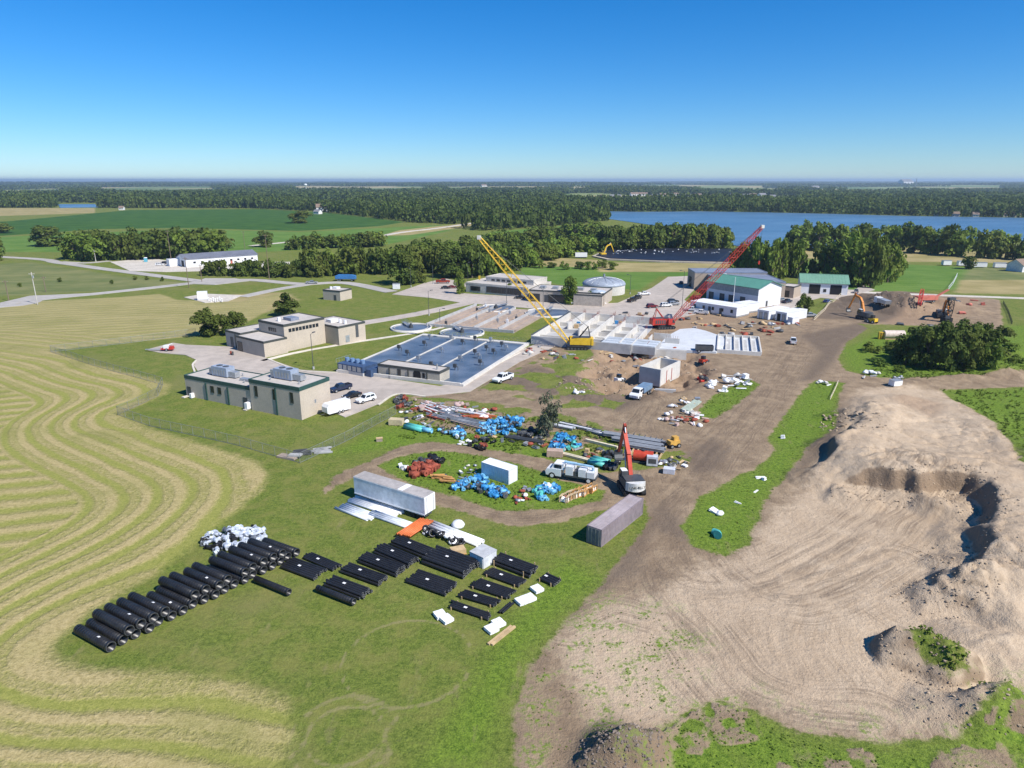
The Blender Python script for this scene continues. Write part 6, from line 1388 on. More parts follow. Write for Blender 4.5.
# trailers
x, y = at(337, 413); t = thing('cargo_trailer', 'white rounded-nose cargo trailer at the corner of the near beige building', 'trailer', (x, y, .13), math.radians(48+180)); 
MB().profile([(-3.0,.45),(2.6,.45),(3.1,.8),(3.1,2.0),(2.6,2.65),(-3.0,2.65)], -1.1, 1.1, lambda z: .02).build('box_body', CW, t); MB().box(-3.04,-3.01,-1.0,1.0,.5,2.6).build('rear_door', WHITEM, t); MB().box(3.1,4.2,-.08,.08,.4,.52).build('tow_bar', DGREY, t); MB().box(-.1,.9,-1.14,-1.09,.6,2.3).build('side_door', WHITEM, t)
for xx in (-.9, 0):
    for sg in (-1, 1): wheel(t, xx, sg*1.02, .36, .2)
x, y = at(168, 351); t = thing('lift_trailer', 'red and white two-wheeled lift trailer parked alone at the end of the pavement', 'trailer', (x, y, .13), .1); MB().box(-1.8,1.8,-.9,.9,.5,.8).build('deck', REDC, t); MB().box(-1.0,.6,-.7,.7,.81,1.7).build('engine_box', WHITE, t); MB().box(.7,1.7,-.75,.75,.81,1.4).build('counterweight', REDC, t); mb = MB(); mb.cyl((-1.6,0,1.0),(1.5,0,2.1),.18,n=8); mb.build('folded_arm', WHITE, t); MB().box(-6.5,-1.8,-.35,.35,.45,.6).build('tow_bar', GREYM, t)
for sg in (-1, 1): wheel(t, 0, sg*1.0, .45, .26)
x, y = at(346, 281); t = thing('flatbed_trailer', 'blue covered trailer on the grass beside the country road', 'trailer', (x, y, 0), -.1); MB().box(-5.5,5.5,-1.3,1.3,.9,1.2).build('deck', DGREY, t); MB().profile([(-5.3,1.21),(5.3,1.21),(5.3,2.9),(3,3.3),(-4,3.3),(-5.3,2.8)],-1.2,1.2).build('cover', M('tarp_blue', (.05,.19,.45), .5), t)
for xx in (-3.8,-2.7,3.6):
    for sg in (-1,1): wheel(t, xx, sg*1.1, .5, .3)
# ------------------------------------------------------------------ job trailers
def job_trailer(label, A, B, C, H, nwin, cat='office trailer'):
    a, rz, w, d = frame3(A, B, C); t = thing('office_trailer', label, cat, a, rz); d = min(d, 9)
    MB().box(0,w,0,d,.6,H).build('wall', WHITEM, t); MB().box(-.12,w+.12,-.12,d+.12,H+.004,H+.16).build('roof', WHITE, t); mb = MB(); mb.box(.05,w-.05,.05,d-.05,0,.598); mb.build('skirting', GREYM, t)
    for k in range(nwin): win_front(t, w*(k+.5)/nwin, 1.7, .9, 1.1)
    for f in (.38,.62): win_front(t, w*f+1.0, .62, 1.0, 2.1, DGREY, 'door'); MB().box(w*f+.3, w*f+1.8, -1.3, -.1, 0, .55).build('step', WOOD, t)
    return t
job_trailer('long low white office trailer in front of the green-roofed workshop', (690,310.5), (736,318), (744,311), 3.8, 5)
job_trailer('short white office trailer joined behind the end of the long low one', (733,312), (743,314), (748,309), 3.8, 1)
for A, B, C, L_ in (((757,318),(768,320),(779,308),'white container office with two doors, nearest to the workshop gable'), ((775,320),(786,322),(796,310),'white container office with an open dark door beside the small round tree')):
    a, rz, w, d = frame3(A, B, C); d = min(d, 13); t = thing('container_office', L_, 'container', a, rz); MB().box(0,w,0,d,.1,3.3).build('shell', WHITEM, t); MB().box(-.1,w+.1,-.1,d+.1,3.304,3.42).build('roof', WHITE, t); win_front(t, w*.3, .15, 1.2, 2.4, DARK_ if 'open' in L_ else GREYM, 'door'); win_front(t, w*.75, .15, 1.1, 2.4, GREYM, 'door')  # open door is a dark panel painting the shade inside
    mb = MB()
    for k in range(int(d/.8)): mb.box(w+.003,w+.04,.2+k*.8,.5+k*.8,.3,3.1)
    mb.build('side_rib', WHITEM, t)
x, y = at(793, 323); t = thing('storage_box', 'low white storage box beside the container office with the open door', 'box', (x,y,0), .4); MB().box(-1.6,1.6,-1.2,1.2,0,2.2).build('shell', WHITEM, t); MB().box(-1.7,1.7,-1.3,1.3,2.204,2.3).build('lid', WHITE, t)
for k in range(16):
    px = 752+random.uniform(0,46); py = 322+random.uniform(0,4); x, y = at(px, py); place_fit('mixo%d' % (k % 3), (RUST, DGREY, GREYM)[k % 3], (x,y,hz(x,y)), 'small dark or rusty stuff piled before the container offices', 'clutter before the container offices', random.uniform(.8,1.3))
for k in range(46):
    px = 690+random.uniform(0,92); py = 321+random.uniform(0,13)+(px-690)*.03; x, y = at(px, py)
    if px < 720 and py > 328: continue
    place_fit('mixr%d' % (k % 4), (WOOD, DGREY, CONCG, RUST)[k % 4], (x,y,hz(x,y)), 'timber form or steel piece laid out on the earth behind the new slab', 'material laid out behind the new slab', random.uniform(.9,1.8))
for k in range(70):
    px = random.uniform(525,690); py = random.uniform(347,361)
    if 560 < px < 600 and py < 353: continue
    x, y = at(px, py); place_fit('mixc%d' % (k % 5), (WOOD, DGREY, CONCW, RUST, GREYM)[k % 5], (x,y,hz(x,y)), 'small timber, steel or concrete piece strewn before the raw concrete walls', 'pieces strewn before the raw walls', random.uniform(.7,1.5))
for k in range(40):
    px = random.uniform(620,700); py = random.uniform(312,324); x, y = at(px, py)
    if abs(px-664) < 16: continue
    place_fit('mixd%d' % (k % 4), (RUST, DGREY, WOOD, CONCG)[k % 4], (x,y,hz(x,y)), 'rusty or grey piece lying on the earth round the red crane', 'pieces round the red crane', random.uniform(.8,1.6))
for k, (px, py, L_) in enumerate(((640,346,5.0),(650,343,6.0),(662,340,5.5),(648,350,4.0),(672,345,4.5))):
    x, y = at(px, py); o = thing('wall_stub', 'short raw concrete wall standing between the basin walls and the new slab', 'concrete wall', (x,y,hz(x,y)-.3), AX-PI/2+(PI/2 if k % 2 else 0), 'short raw walls by the slab'); MB().box(-L_/2,L_/2,-.2,.2,0,2.6).build('wall_face', CONCW, o); b = MB()
    for q in range(6): b.cyl((-L_/2+.4+q*L_/6.5,0,2.6),(-L_/2+.4+q*L_/6.5,0,3.4),.04,n=4)
    b.build('rebar', RUST, o)
x, y = at(704,352); t = thing('black_tipper', 'black dump box standing at the front edge of the new slab', 'dump box', (x,y,hz(x,y)), -.15); MB().box(-2.6,2.6,-1.2,1.2,.9,2.2).build('box_side', DGREY, t); MB().box(-2.4,2.4,-1.0,1.0,2.21,2.23).build('load', DARK_, t); MB().box(-2.5,2.5,-.5,.5,.5,.89).build('chassis', BLACK, t)
for xx in (-1.6,1.6):
    for sg in (-1,1): wheel(t, xx, sg*1.0, .5, .3)
for px, py, L_, c in ((703,362,'red mini machine on the clay just below the black dump box', REDX), (619,377,'small white and black wheel loader deep in the clay pit', WHITE)):
    x, y = at(px, py); t = thing('mini_loader', L_, 'loader', (x,y,hz(x,y)), .7); MB().profile([(-1.2,.5),(1.0,.5),(1.1,1.1),(-1.2,1.4)],-.7,.7).build('body', c, t); MB().box(-.5,.5,-.5,.5,1.3,2.2).build('cab', GLASS, t); MB().box(1.2,1.9,-.9,.9,.2,.9).build('bucket', DGREY, t); mb = MB(); mb.cyl((0,-.75,1.2),(1.4,-.75,.6),.1,n=6); mb.cyl((0,.75,1.2),(1.4,.75,.6),.1,n=6); mb.build('lift_arm', c, t)
    for xx in (-.7,.7):
        for sg in (-1,1): wheel(t, xx, sg*.75, .42, .3)

# ------------------------------------------------------------------ cranes
def lattice(mb, p0, p1, w0, w1, w2, n, r):
    """four chords and zigzag lacing from p0 to p1: narrow at both ends"""
    d = (p1-p0).normalized(); s = Vector((-d.y, d.x, 0)).normalized(); k = d.cross(s)
    def pt(f, a, b):
        w = w0+(w1-w0)*min(1, f/.18) if f < .18 else (w1 if f < .75 else w1+(w2-w1)*(f-.75)/.25)
        return p0+(p1-p0)*f+s*a*w/2+k*b*w/2
    for i in range(n):
        f0, f1 = i/n, (i+1)/n
        for a, b in ((-1,-1),(1,-1),(1,1),(-1,1)): mb.cyl(pt(f0,a,b), pt(f1,a,b), r, n=5, cap=False)
        q = 1 if i % 2 else -1
        for (a, b), (c, e) in (((-q,-1),(q,-1)), ((-q,1),(q,1)), ((-1,-q),(-1,q)), ((1,-q),(1,q))): mb.cyl(pt(f0,a,b), pt(f1,c,e), r*.55, n=4, cap=False)
        for (a, b), (c, e) in (((-1,-1),(1,-1)), ((1,1),(-1,1))): mb.cyl(pt(f1,a,b), pt(f1,c,e), r*.5, n=4, cap=False)
def crawler_crane(name, label, base, tip, head, paint, boomm, foot, jib=1.0):
    """base: ground point, tip: top of the boom in the world, head: which way the upper works face"""
    t = thing(name, label, 'crane', base, head); R = Matrix.Rotation(-head, 3, 'Z'); tl = R@(Vector(tip)-Vector(base)); tr_ = MB()
    for sg in (-1, 1):
        mb = MB(); prof = [(-3.2,.15),(-2.9,0),(2.9,0),(3.2,.15),(3.4,.55),(3.2,.95),(2.9,1.1),(-2.9,1.1),(-3.2,.95),(-3.4,.55)]; mb.profile(prof, sg*1.9-.4, sg*1.9+.4); o = mb.build('crawler_track', BLACK, t)
        m2 = MB()
        for k in range(6): m2.cyl((-2.6+k*1.04, sg*1.9-.44, .5), (-2.6+k*1.04, sg*1.9+.44, .5), .33, n=10)
        m2.build('track_roller', DGREY, o)
    MB().box(-2.0,2.0,-1.5,1.5,.5,1.25).build('undercarriage', DGREY, t); MB().cyl((0,0,1.25),(0,0,1.55),1.2,n=20).build('slew_ring', DGREY, t)
    MB().profile([(-4.3,1.56),(2.2,1.56),(2.2,3.3),(-1.5,3.7),(-4.3,3.7)], -1.55, 1.45).build('house', paint, t); MB().profile([(-5.0,1.5),(-4.32,1.5),(-4.32,3.6),(-4.8,3.6),(-5.0,3.2)], -1.7, 1.6).build('counterweight', paint, t)
    c = MB().profile([(.6,1.6),(2.9,1.6),(3.0,2.5),(2.4,3.6),(.6,3.6)], -2.35, -1.58).build('cab', paint, t); MB().profile([(2.0,2.3),(2.92,2.3),(2.95,2.5),(2.45,3.4),(2.0,3.4)], -2.38, -1.56).build('cab_window', GLASS, c)
    mb = MB()
    for k in range(5): mb.box(-3.9+k*.8, -3.4+k*.8, -1.59, -1.56, 1.9, 3.2)
    mb.build('side_louver', DGREY, t); MB().box(-3.8,1.4,-1.2,1.1,3.72,3.85).build('deck', DGREY, t)
    b0 = Vector((foot, 0, 2.0)); mb = MB(); lattice(mb, b0, tl, .9, 1.75, .8, 30, .11); bo = mb.build('boom', boomm, t)
    d = (tl-b0).normalized(); s = Vector((-d.y, d.x, 0)).normalized(); m2 = MB()
    for q in (-.25, .25): m2.cyl(tl+s*(q-.1)-d*.2, tl+s*(q+.1)-d*.2, .55, n=12)
    m2.obox(tl+d*.2, 1.1, 1.0, 1.1); m2.build('boom_head', M('sheave_white', (.7,.68,.62), .5), bo)
    g_ = Vector((-3.2, 0, 7.0)); mb = MB()
    for sg in (-.8, .8): mb.cyl((-.6, sg, 3.7), g_+Vector((0,sg*.4,0)), .13, n=6); mb.cyl((-4.0, sg, 3.7), g_+Vector((0,sg*.4,0)), .11, n=6)
    mb.cyl(g_+Vector((0,-.5,0)), g_+Vector((0,.5,0)), .2, n=8); mb.build('gantry', boomm if jib else BLACK, t)
    mb = MB()
    for sg in (-.35, .35): mb.cyl(g_+Vector((0,sg,0)), tl+s*sg*.9, .045, n=4, cap=False)
    mb.build('pendant_line', DGREY, t); mb = MB(); h0 = tl+d*.3+Vector((0,0,-.5)); hb = h0*1.0; drop = (tl.z-2)*.35; mb.cyl(h0, h0-Vector((0,0,drop)), .04, n=4); mb.build('hoist_line', DGREY, t); MB().obox(h0-Vector((0,0,drop+.6)), .5, .4, 1.2).build('hook_block', boomm, t)
    return t
x, y = at(577, 348.5); tp = atY(479.5, 238, y+3)
YC = crawler_crane('crawler_crane', 'yellow crawler crane with a long yellow lattice boom leaning over the raw concrete walls', (x, y, hz(x,y)), tp, math.atan2(tp.y-y, tp.x-x), YELLOW, YELLOW, 2.6, 0)
x, y = at(664, 328); tp = atY(762, 227, y+6)
RC = crawler_crane('crawler_crane', 'red crawler crane with a long red lattice boom rising over the workshop roof', (x, y, hz(x,y)), tp, math.atan2(tp.y-y, tp.x-x), REDC, REDC, 2.6, 1)
# ------------------------------------------------------------------ excavators
def excavator(label, px, py, head, body, arm, cwm, s=1.0, pose=((.6,2.1),(3.2,6.4),(5.9,6.9),(8.3,2.2)), text=None, cat='excavator'):
    x, y = at(px, py); t = thing('excavator', label, cat, (x, y, hz(x,y)), math.radians(head)); t.scale = (s,)*3
    for sg in (-1, 1):
        mb = MB(); mb.profile([(-2.1,.15),(-1.9,0),(1.9,0),(2.1,.15),(2.25,.5),(2.1,.85),(1.9,1.0),(-1.9,1.0),(-2.1,.85),(-2.25,.5)], sg*1.3-.33, sg*1.3+.33); o = mb.build('crawler_track', BLACK, t); m2 = MB()
        for k in range(5): m2.cyl((-1.7+k*.85, sg*1.3-.36, .45),(-1.7+k*.85, sg*1.3+.36, .45), .28, n=10)
        m2.build('track_roller', DGREY, o)
    MB().box(-1.2,1.2,-1.0,1.0,.45,1.1).build('undercarriage', DGREY, t)
    MB().profile([(-2.0,1.15),(1.6,1.15),(1.6,1.9),(-.4,2.3),(-2.0,2.35)], -1.5, 1.5).build('house', body, t); MB().box(-1.9,.2,-1.4,1.4,2.36,2.48).build('engine_deck', DGREY, t)
    mb = MB(); n = 10; P = [(-2.02, -1.5)]+[(-2.2-.75*math.sin(PI*k/n), -1.5+3.0*k/n) for k in range(1, n)]+[(-2.02, 1.5)]; mb.prism(P, 1.1, 2.4); mb.build('counterweight', cwm, t)
    c = MB().profile([(.1,1.2),(1.9,1.2),(2.0,2.2),(1.5,3.1),(.1,3.1)], .5, 1.48).build('cab', body if text is None else DGREY, t); MB().profile([(.3,2.0),(1.93,2.0),(1.96,2.2),(1.48,2.98),(.3,2.98)], .47, 1.51).build('cab_window', GLASS, c)
    MB().box(.3,1.5,.55,1.43,3.105,3.16).build('cab_roof', WHITE, c)
    def beam(mb, a, b, w0, w1, wy):
        a = Vector((a[0],0,a[1])); b = Vector((b[0],0,b[1])); d = (b-a).normalized(); nn = Vector((-d.z,0,d.x)); vs = []
        for p, w in ((a,w0),(b,w1)):
            for sy, sn in ((-1,-1),(1,-1),(1,1),(-1,1)): vs.append(p+Vector((0,sy*wy/2,0))+nn*sn*w/2)
        mb.add(vs, [(0,1,2,3),(7,6,5,4),(0,4,5,1),(1,5,6,2),(2,6,7,3),(3,7,4,0)])
    p = pose; k = (p[0][0]*.45+p[1][0]*.55, p[0][1]*.45+p[1][1]*.55+.5); mb = MB(); beam(mb, p[0], k, .7, .95, .6); beam(mb, k, p[2] if False else p[1], .95, .7, .6); beam(mb, p[1], p[2], .7, .5, .55); mb.build('boom', arm, t)
    mb = MB(); beam(mb, (p[2][0]-.9*(p[3][0]-p[2][0])/6, p[2][1]+.9), p[3], .55, .35, .42); mb.build('stick', arm if text is None else M('stick_dark_red', (.30,.05,.03), .5), t)
    for sg in (-.42, .42): MB().cyl((1.5, sg, 1.9), ((p[1][0]+k[0])/2, sg, (p[1][1]+k[1])/2), .11, n=8).build('hydraulic_ram', GALV, t)
    mb = MB(); mb.cyl(((p[1][0]+p[2][0])/2, 0, (p[1][1]+p[2][1])/2+.6), (p[2][0], 0, p[2][1]+1.0), .12, n=8); mb.build('hydraulic_ram', GALV, t)
    q = p[3]; mb = MB(); mb.profile([(q[0]+.3,q[1]+.1),(q[0]+.45,q[1]-.9),(q[0]-.1,q[1]-1.5),(q[0]-.9,q[1]-1.3),(q[0]-1.0,q[1]-1.15),(q[0]-.3,q[1]-1.1),(q[0],q[1]-.6),(q[0]-.1,q[1]+.1)], -.65, .65); mb.build('bucket', DGREY, t)
    if text:
        cu = bpy.data.curves.new('lettering', 'FONT'); cu.body = text; cu.size = .52; cu.extrude = .01; cu.align_x = 'CENTER'; cu.align_y = 'CENTER'; cu.materials.append(DARK_)
        o = bpy.data.objects.new('lettering_curve', cu); me = bpy.data.meshes.new_from_object(o); bpy.data.objects.remove(o); o = link('lettering', me, t); o.location = (-2.985, 0, 1.8); o.rotation_euler = (PI/2, 0, -PI/2)
    return t
excavator('red excavator with a white rear and raised red arm standing on the loop track', 631, 490, 97, DGREY, REDX, M('counterweight_white', (.68,.67,.64), .45), 1.12, ((.6,2.1),(3.4,6.2),(5.0,8.0),(7.4,3.4)), 'LINK-BELT')
OR = M('excavator_orange', (.62,.22,.03), .5)
excavator('orange excavator with its arm folded up on the dark soil lot', 864, 319, 100, DGREY, OR, DGREY, 1.15); excavator('second orange excavator, right of the salmon earth heaps, arm down', 941, 318, 250, DGREY, OR, BLACK, 1.1)
x, y = at(925, 309); t = thing('shredder', 'salmon-red machine between the two orange excavators on the soil lot', 'machine', (x,y,hz(x,y)), .15); SAL = M('machine_salmon', (.55,.17,.12), .6); MB().box(-5,4,-1.4,1.4,1.0,2.6).build('hopper', SAL, t); mb = MB(); mb.obox((6.0,0,3.2), 7, 1.0, .4, 0, 0, -.5); mb.build('conveyor', SAL, t); MB().box(-4,3,-1.2,1.2,.3,.99).build('chassis', DGREY, t)
for xx in (-3,-1.8,2.2):
    for sg in (-1,1): wheel(t, xx, sg*1.2, .5, .3)
x, y = at(881, 311); t = thing('site_truck', 'white-cabbed dump truck between the dark earth heaps', 'truck', (x,y,hz(x,y)), 1.6); MB().box(2.0,4.2,-1.2,1.2,.8,3.0).build('cab', WHITE, t); MB().box(4.19,4.22,-1.0,1.0,1.9,2.7).build('windscreen', GLASS, t); MB().profile([(-4,1.2),(1.8,1.2),(1.8,2.8),(-4.4,2.6)],-1.25,1.25).build('dump_body', GREYM, t)
for xx in (-3,-1.8,3.0):
    for sg in (-1,1): wheel(t, xx, sg*1.05, .52, .32)
x, y = at(872, 323); t = thing('yellow_loader', 'small yellow loader below the first orange excavator', 'loader', (x,y,hz(x,y)), 2.0); MB().profile([(-1.6,.7),(1.2,.7),(1.2,1.6),(-1.6,1.9)],-.9,.9).build('body', YELLOW, t); MB().box(-.5,.6,-.6,.6,1.7,2.9).build('cab', GLASS, t); MB().box(1.6,2.4,-1.2,1.2,.2,1.1).build('bucket', DGREY, t)
for xx in (-1,1):
    for sg in (-1,1): wheel(t, xx, sg*.95, .6, .4)
for px, py in ((905,301),(927,303),(957,302),(974,301),(948,312),(962,314),(968,309),(900,325),(930,327),(983,305)):
    x, y = at(px, py); place_fit('mixq%d' % (px % 3), (DGREY, CONCG, SAL)[px % 3], (x,y,hz(x,y)), 'small dark piece scattered over the soil lot', 'pieces scattered on the soil lot', 1.6)
x, y = at(946, 322); t = thing('stacker', 'tall dark screening stacker standing upright at the second orange excavator', 'machine', (x,y,hz(x,y)), .2); MB().box(-1.6,1.6,-1.2,1.2,0,1.6).build('chassis', BLACK, t); mb = MB(); lattice(mb, Vector((0,0,1.6)), Vector((.6,0,8.2)), 1.6, 1.8, 1.2, 7, .14); mb.build('lattice_mast', BLACK, t); MB().obox((.6,0,8.6), 2.6, 1.4, .9).build('hopper', DGREY, t)
x, y = at(918, 314); t = thing('red_conveyor', 'upright red conveyor frame on the salmon earth heaps', 'conveyor', (x,y,hz(x,y)), 1.0); mb = MB(); lattice(mb, Vector((-4,0,.6)), Vector((4,0,5.2)), 1.0, 1.2, .9, 9, .14); mb.build('lattice_frame', REDC, t); MB().box(-1,1,-1,1,0,.9).build('base', DGREY, t)
x, y = at(893, 339); t = thing('pale_tank', 'pale pinkish round tank on its side in front of the dense thicket', 'tank', (x,y,hz(x,y)), -.05); mb = MB(); mb.cyl((-3.2,0,1.5),(3.2,0,1.5),1.4,n=20); mb.build('shell', M('tank_pale_pink', (.62,.52,.46), .6), t); MB().box(-3,3,-1,1,0,.4).build('cradle', WOOD, t)
x, y = at(883, 339); t = thing('yellow_rack', 'small yellow rack of bars beside the pale round tank', 'rack', (x,y,hz(x,y)), -.05); mb = MB()
for k in range(5): mb.box(-1.6+k*.75,-1.4+k*.75,-.5,.5,0,2.2)
mb.box(-1.6,1.6,-.45,.45,2.21,2.35); mb.build('bar_frame', YELLOW, t)
# ------------------------------------------------------------------ poles and lamps
def pole(label, px, py, ptop, kind='wood', name='utility_pole', cat='utility pole', group=None, arm=2.4, rot=0.0):
    x, y = at(px, py); h = ztop(ptop, y); t = thing(name, label, cat, (x, y, 0), rot, group)
    if kind == 'lamp':
        MB().cyl((0,0,0),(0,0,h), .11, .07, 8).build('post', DGREY, t); MB().cyl((0,0,-.1),(0,0,.7), .3, n=10).build('base', CONCG, t); mb = MB(); mb.cyl((0,0,h-.1),(1.3,0,h+.15), .05, n=6); mb.build('arm', DGREY, t); MB().box(1.0,2.0,-.22,.22,h+.1,h+.3).build('lamp_head', DGREY, t)
    elif kind == 'flag':
        MB().cyl((0,0,0),(0,0,h), .14, .07, 8).build('post', WHITE, t); MB().lathe([(0,0),(.18,.1),(0,.3)], (0,0,h), 8).build('finial', WHITE, t)
    else:
        m = M('pole_wood', (.20,.15,.11), .9) if kind == 'wood' else M('pole_bleached', (.55,.52,.48), .8); MB().cyl((0,0,-.2),(0,0,h), .2, .13, 8).build('post', m, t)
        mb = MB(); mb.box(-arm/2,arm/2,-.08,.08,h-.9,h-.7); mb.build('crossarm', m, t); mb = MB()
        for k in (-.45,0,.45): mb.cyl((k*arm,0,h-.7),(k*arm,0,h-.45),.06,n=6)
        mb.build('insulator', GREYM, t)
        if kind == 'transformer': MB().cyl((.4,0,h-2.6),(.4,0,h-1.5),.32,n=10).build('transformer_can', GALV, t)
    return t
pole('pale bleached utility pole with a transformer at the road junction', 37.6, 304.5, 272, 'transformer'); pole('dark utility pole at the picture edge beside the road junction', 9, 301, 280); pole('short dark post behind the pale pole at the junction', 46, 292, 276, 'wood')
pole('tall utility pole right beside the gable of the long warehouse', 172, 266, 230); pole('utility pole on the road verge nearest the white sign box', 189, 288, 257); pole('short dark pole on the road fork below the warehouse', 202, 282, 264); pole('pale pole at the edge of the belt of trees left of the warehouse', 154, 252, 240, 'pale'); pole('forked pale pole by the tree belt and the upper country road', 96, 262, 250, 'pale')
pole('thick brown utility pole standing beyond the hedgerow bushes', 269.5, 280, 234, 'wood'); pole('utility pole at the far right corner of the warehouse lot', 245, 250, 231, 'wood')
for L_, a in (('street lamp on the lawn strip between the two beige buildings', (313.5,369,334)), ('tall lamp post on the lawn below the plant road', (429,315.5,291)), ('lamp post on the lawn beside the round tanks', (440,324,309)), ('tall pale light pole by the small cabinet near the shade trees', (411,287,269)), ('light pole at the office parking lot behind the red truck', (433,284,266)), ('light pole before the glazed office by the round tank', (506.5,306,282)), ('light pole between the round tank and the low office', (543,309,288)), ('lamp post on the road behind the red crane', (682,307,271)), ('lamp post on the grass right of the domed tank', (630,294,275)), ('slim light pole right of the shade tree at the lot', (468,283,263))):
    pole(L_, a[0], a[1], a[2], 'lamp', 'street_lamp', 'street lamp', rot=random.uniform(0,6))
pole('white flagpole in front of the low office trailer', 732, 315, 278, 'flag', 'flagpole', 'flagpole')
x, y = at(396.5, 289); t = thing('utility_cabinet', 'small white cabinet by the pale light pole on the lawn', 'cabinet', (x,y,0), 0); MB().box(-1.6,1.6,-1,1,0,2.6).build('shell', WHITE, t); MB().box(-1.7,1.7,-1.1,1.1,2.605,2.75).build('lid', GREYM, t)
x, y = at(146, 262); t = thing('portable_toilet', 'small light blue portable toilet on the warehouse lot', 'toilet', (x,y,0), .3); MB().box(-.9,.9,-.9,.9,0,2.6).build('shell', M('toilet_blue', (.10,.36,.46), .5), t); MB().lathe([(1.15,2.6),(.9,2.9),(0,3.0)], n=12).build('roof', WHITE, t)
x, y = at(203, 300); t = thing('sign_box', 'square white box on the gravel pad beside the side road', 'cabinet', (x,y,.17), .3); MB().box(-2.0,2.0,-1.2,1.2,.3,3.6).build('shell', WHITE, t); MB().box(-2.1,2.1,-1.3,1.3,0,.295).build('plinth', CONCG, t)
for k in range(7):
    x, y = at(209+k*2.2, 301.5+random.uniform(-1,1)); o = MB().cyl((0,0,0),(0,0,1.3),.2,n=8).lathe([(.32,1.3),(.3,1.5),(0,1.6)], n=8).build('bollard', WHITE, None, (x,y,.17)); tag(o, 'small pale post on the gravel pad beside the white box', 'post', 'pale posts on the gravel pad')
for k, (px, py) in enumerate(((231,354),(233,354.5))): 
    x, y = at(px, py+1); o = MB().cyl((0,0,0),(0,0,1.1),.28,n=8).build('drum', (RUST, DGREY)[k], None, (x,y,.13)); tag(o, ('rust red drum' if k == 0 else 'dark drum')+' against the low grey wing of the tall beige building', 'drum')
x, y = at(290, 458); t = thing('manhole_slab', 'dark weathered slab pile in the weeds below the fence', 'slab', (x,y,0), -.4)
MB().box(-2.5,1.5,-.8,.8,0,.35).build('lower_slab', CONCB, t); MB().obox((.8,.6,.52), 2.4, 1.2, .3, .3).build('upper_slab', CONCG, t)
for px, py, L_, c in ((322,452,'grey timber pile on the grass below the fence corner', CONCG), (300,454,'small dark debris pile beside the slab pile in the weeds', DGREY)):
    x, y = at(px, py); t = thing('debris_pile', L_, 'debris', (x,y,0), .3)
    for k in range(4): MB().obox((random.uniform(-.6,.6), -.8+k*.5, .2+.1*k), random.uniform(2.5,4.5), .35, .3, random.uniform(-.2,.2)).build('board', c, t)
x, y = at(379.5, 441); t = thing('marker_box', 'small brown box in the grass below the tan crate', 'box', (x,y,0), .2); MB().box(-.6,.6,-.4,.4,0,.6).build('shell', CONCB, t); MB().box(-.65,.65,-.45,.45,.605,.68).build('lid', WOOD, t)
# ------------------------------------------------------------------ fences
def fence(name, label, pts, sp, h, m, mesh=.28, rail=.035):
    P = [Vector((x, y, 0)) for x, y in poly(pts)]; t = thing(name, label, 'fence', P[0]); o0 = P[0]; S = []
    for a, b in zip(P, P[1:]):
        n = max(1, int((b-a).length/sp)); S += [a+(b-a)*k/n for k in range(n)]
    S.append(P[-1]); S = [p-o0 for p in S]; zz = [hz(p.x+o0.x, p.y+o0.y) for p in S]
    pm = MB(); pm.cyl((0,0,-.1),(0,0,h+.08), .045, n=6); me = pm.mesh('post', m)
    for p, z in list(zip(S, zz))[:100]: link('post', me, t, (p.x, p.y, z))
    mb = MB()
    for hh in (.08, h): 
        for (a, za), (b, zb) in zip(zip(S, zz), zip(S[1:], zz[1:])): mb.cyl(a+Vector((0,0,za+hh)), b+Vector((0,0,zb+hh)), rail, n=5)
    mb.build('rail', m, t)
    if mesh:
        mb = MB()
        for (a, za), (b, zb) in zip(zip(S, zz), zip(S[1:], zz[1:])):
            L = (b-a).length; n = int(L/mesh)
            for k in range(-int(h/mesh), n):
                for q in (0, 1):
                    x0, x1 = k*mesh, k*mesh+h; z0_, z1_ = 0, h
                    if x0 < 0: z0_ -= x0; x0 = 0
                    if x1 > L: z1_ -= (x1-L); x1 = L
                    if x1-x0 < .05: continue
                    ya, yb = (z0_, z1_) if q == 0 else (h-z0_, h-z1_); d = (b-a)/L; A_ = a+d*x0+Vector((0,0,za+ya)); B_2 = a+d*x1+Vector((0,0,za+yb)); w = Vector((0,0,.012)); mb.add([A_-w, B_2-w, B_2+w, A_+w], [(0,1,2,3)])
        mb.build('wire_mesh', m, t)
    return t
FW = M('fence_wire', (.34,.35,.34), .5, .5)
fence('chain_link_fence', 'chain-link fence winding along the hay field round the near beige building', [(196,334),(120,344),(51,352),(95,366),(163,385),(158,396),(118,415)], 3.2, 2.0, FW)
fence('chain_link_fence', 'chain-link fence running from the hay field corner to the storage yard', [(118,415),(150,426),(240,446),(300,463),(345,442),(396,414)], 3.0, 2.0, FW)
fence('wire_fence', 'white wire fence at the edge of the green lot by the dry field', [(948,290),(953,284),(957,276)], 3, 1.6, WHITE, 0, .08)
fence('timber_rail_fence', 'low pale rail along the soil lot beside the small round tree', [(814,320),(828,307),(843,293)], 3.5, .9, M('plank_pale', (.66,.58,.42)), 0, .1)
fence('silt_fence', 'low dark silt fence at the right end of the soil lot', [(1003,303),(1008,312),(1012,324)], 2, 1.0, BLACK, .15, .06)
fence('silt_fence', 'low pale barrier strip at the tip of the long grass island', [(838,383),(834,392),(830,400)], 2, .7, M('plank_pale', (.66,.58,.42)), .12, .05)
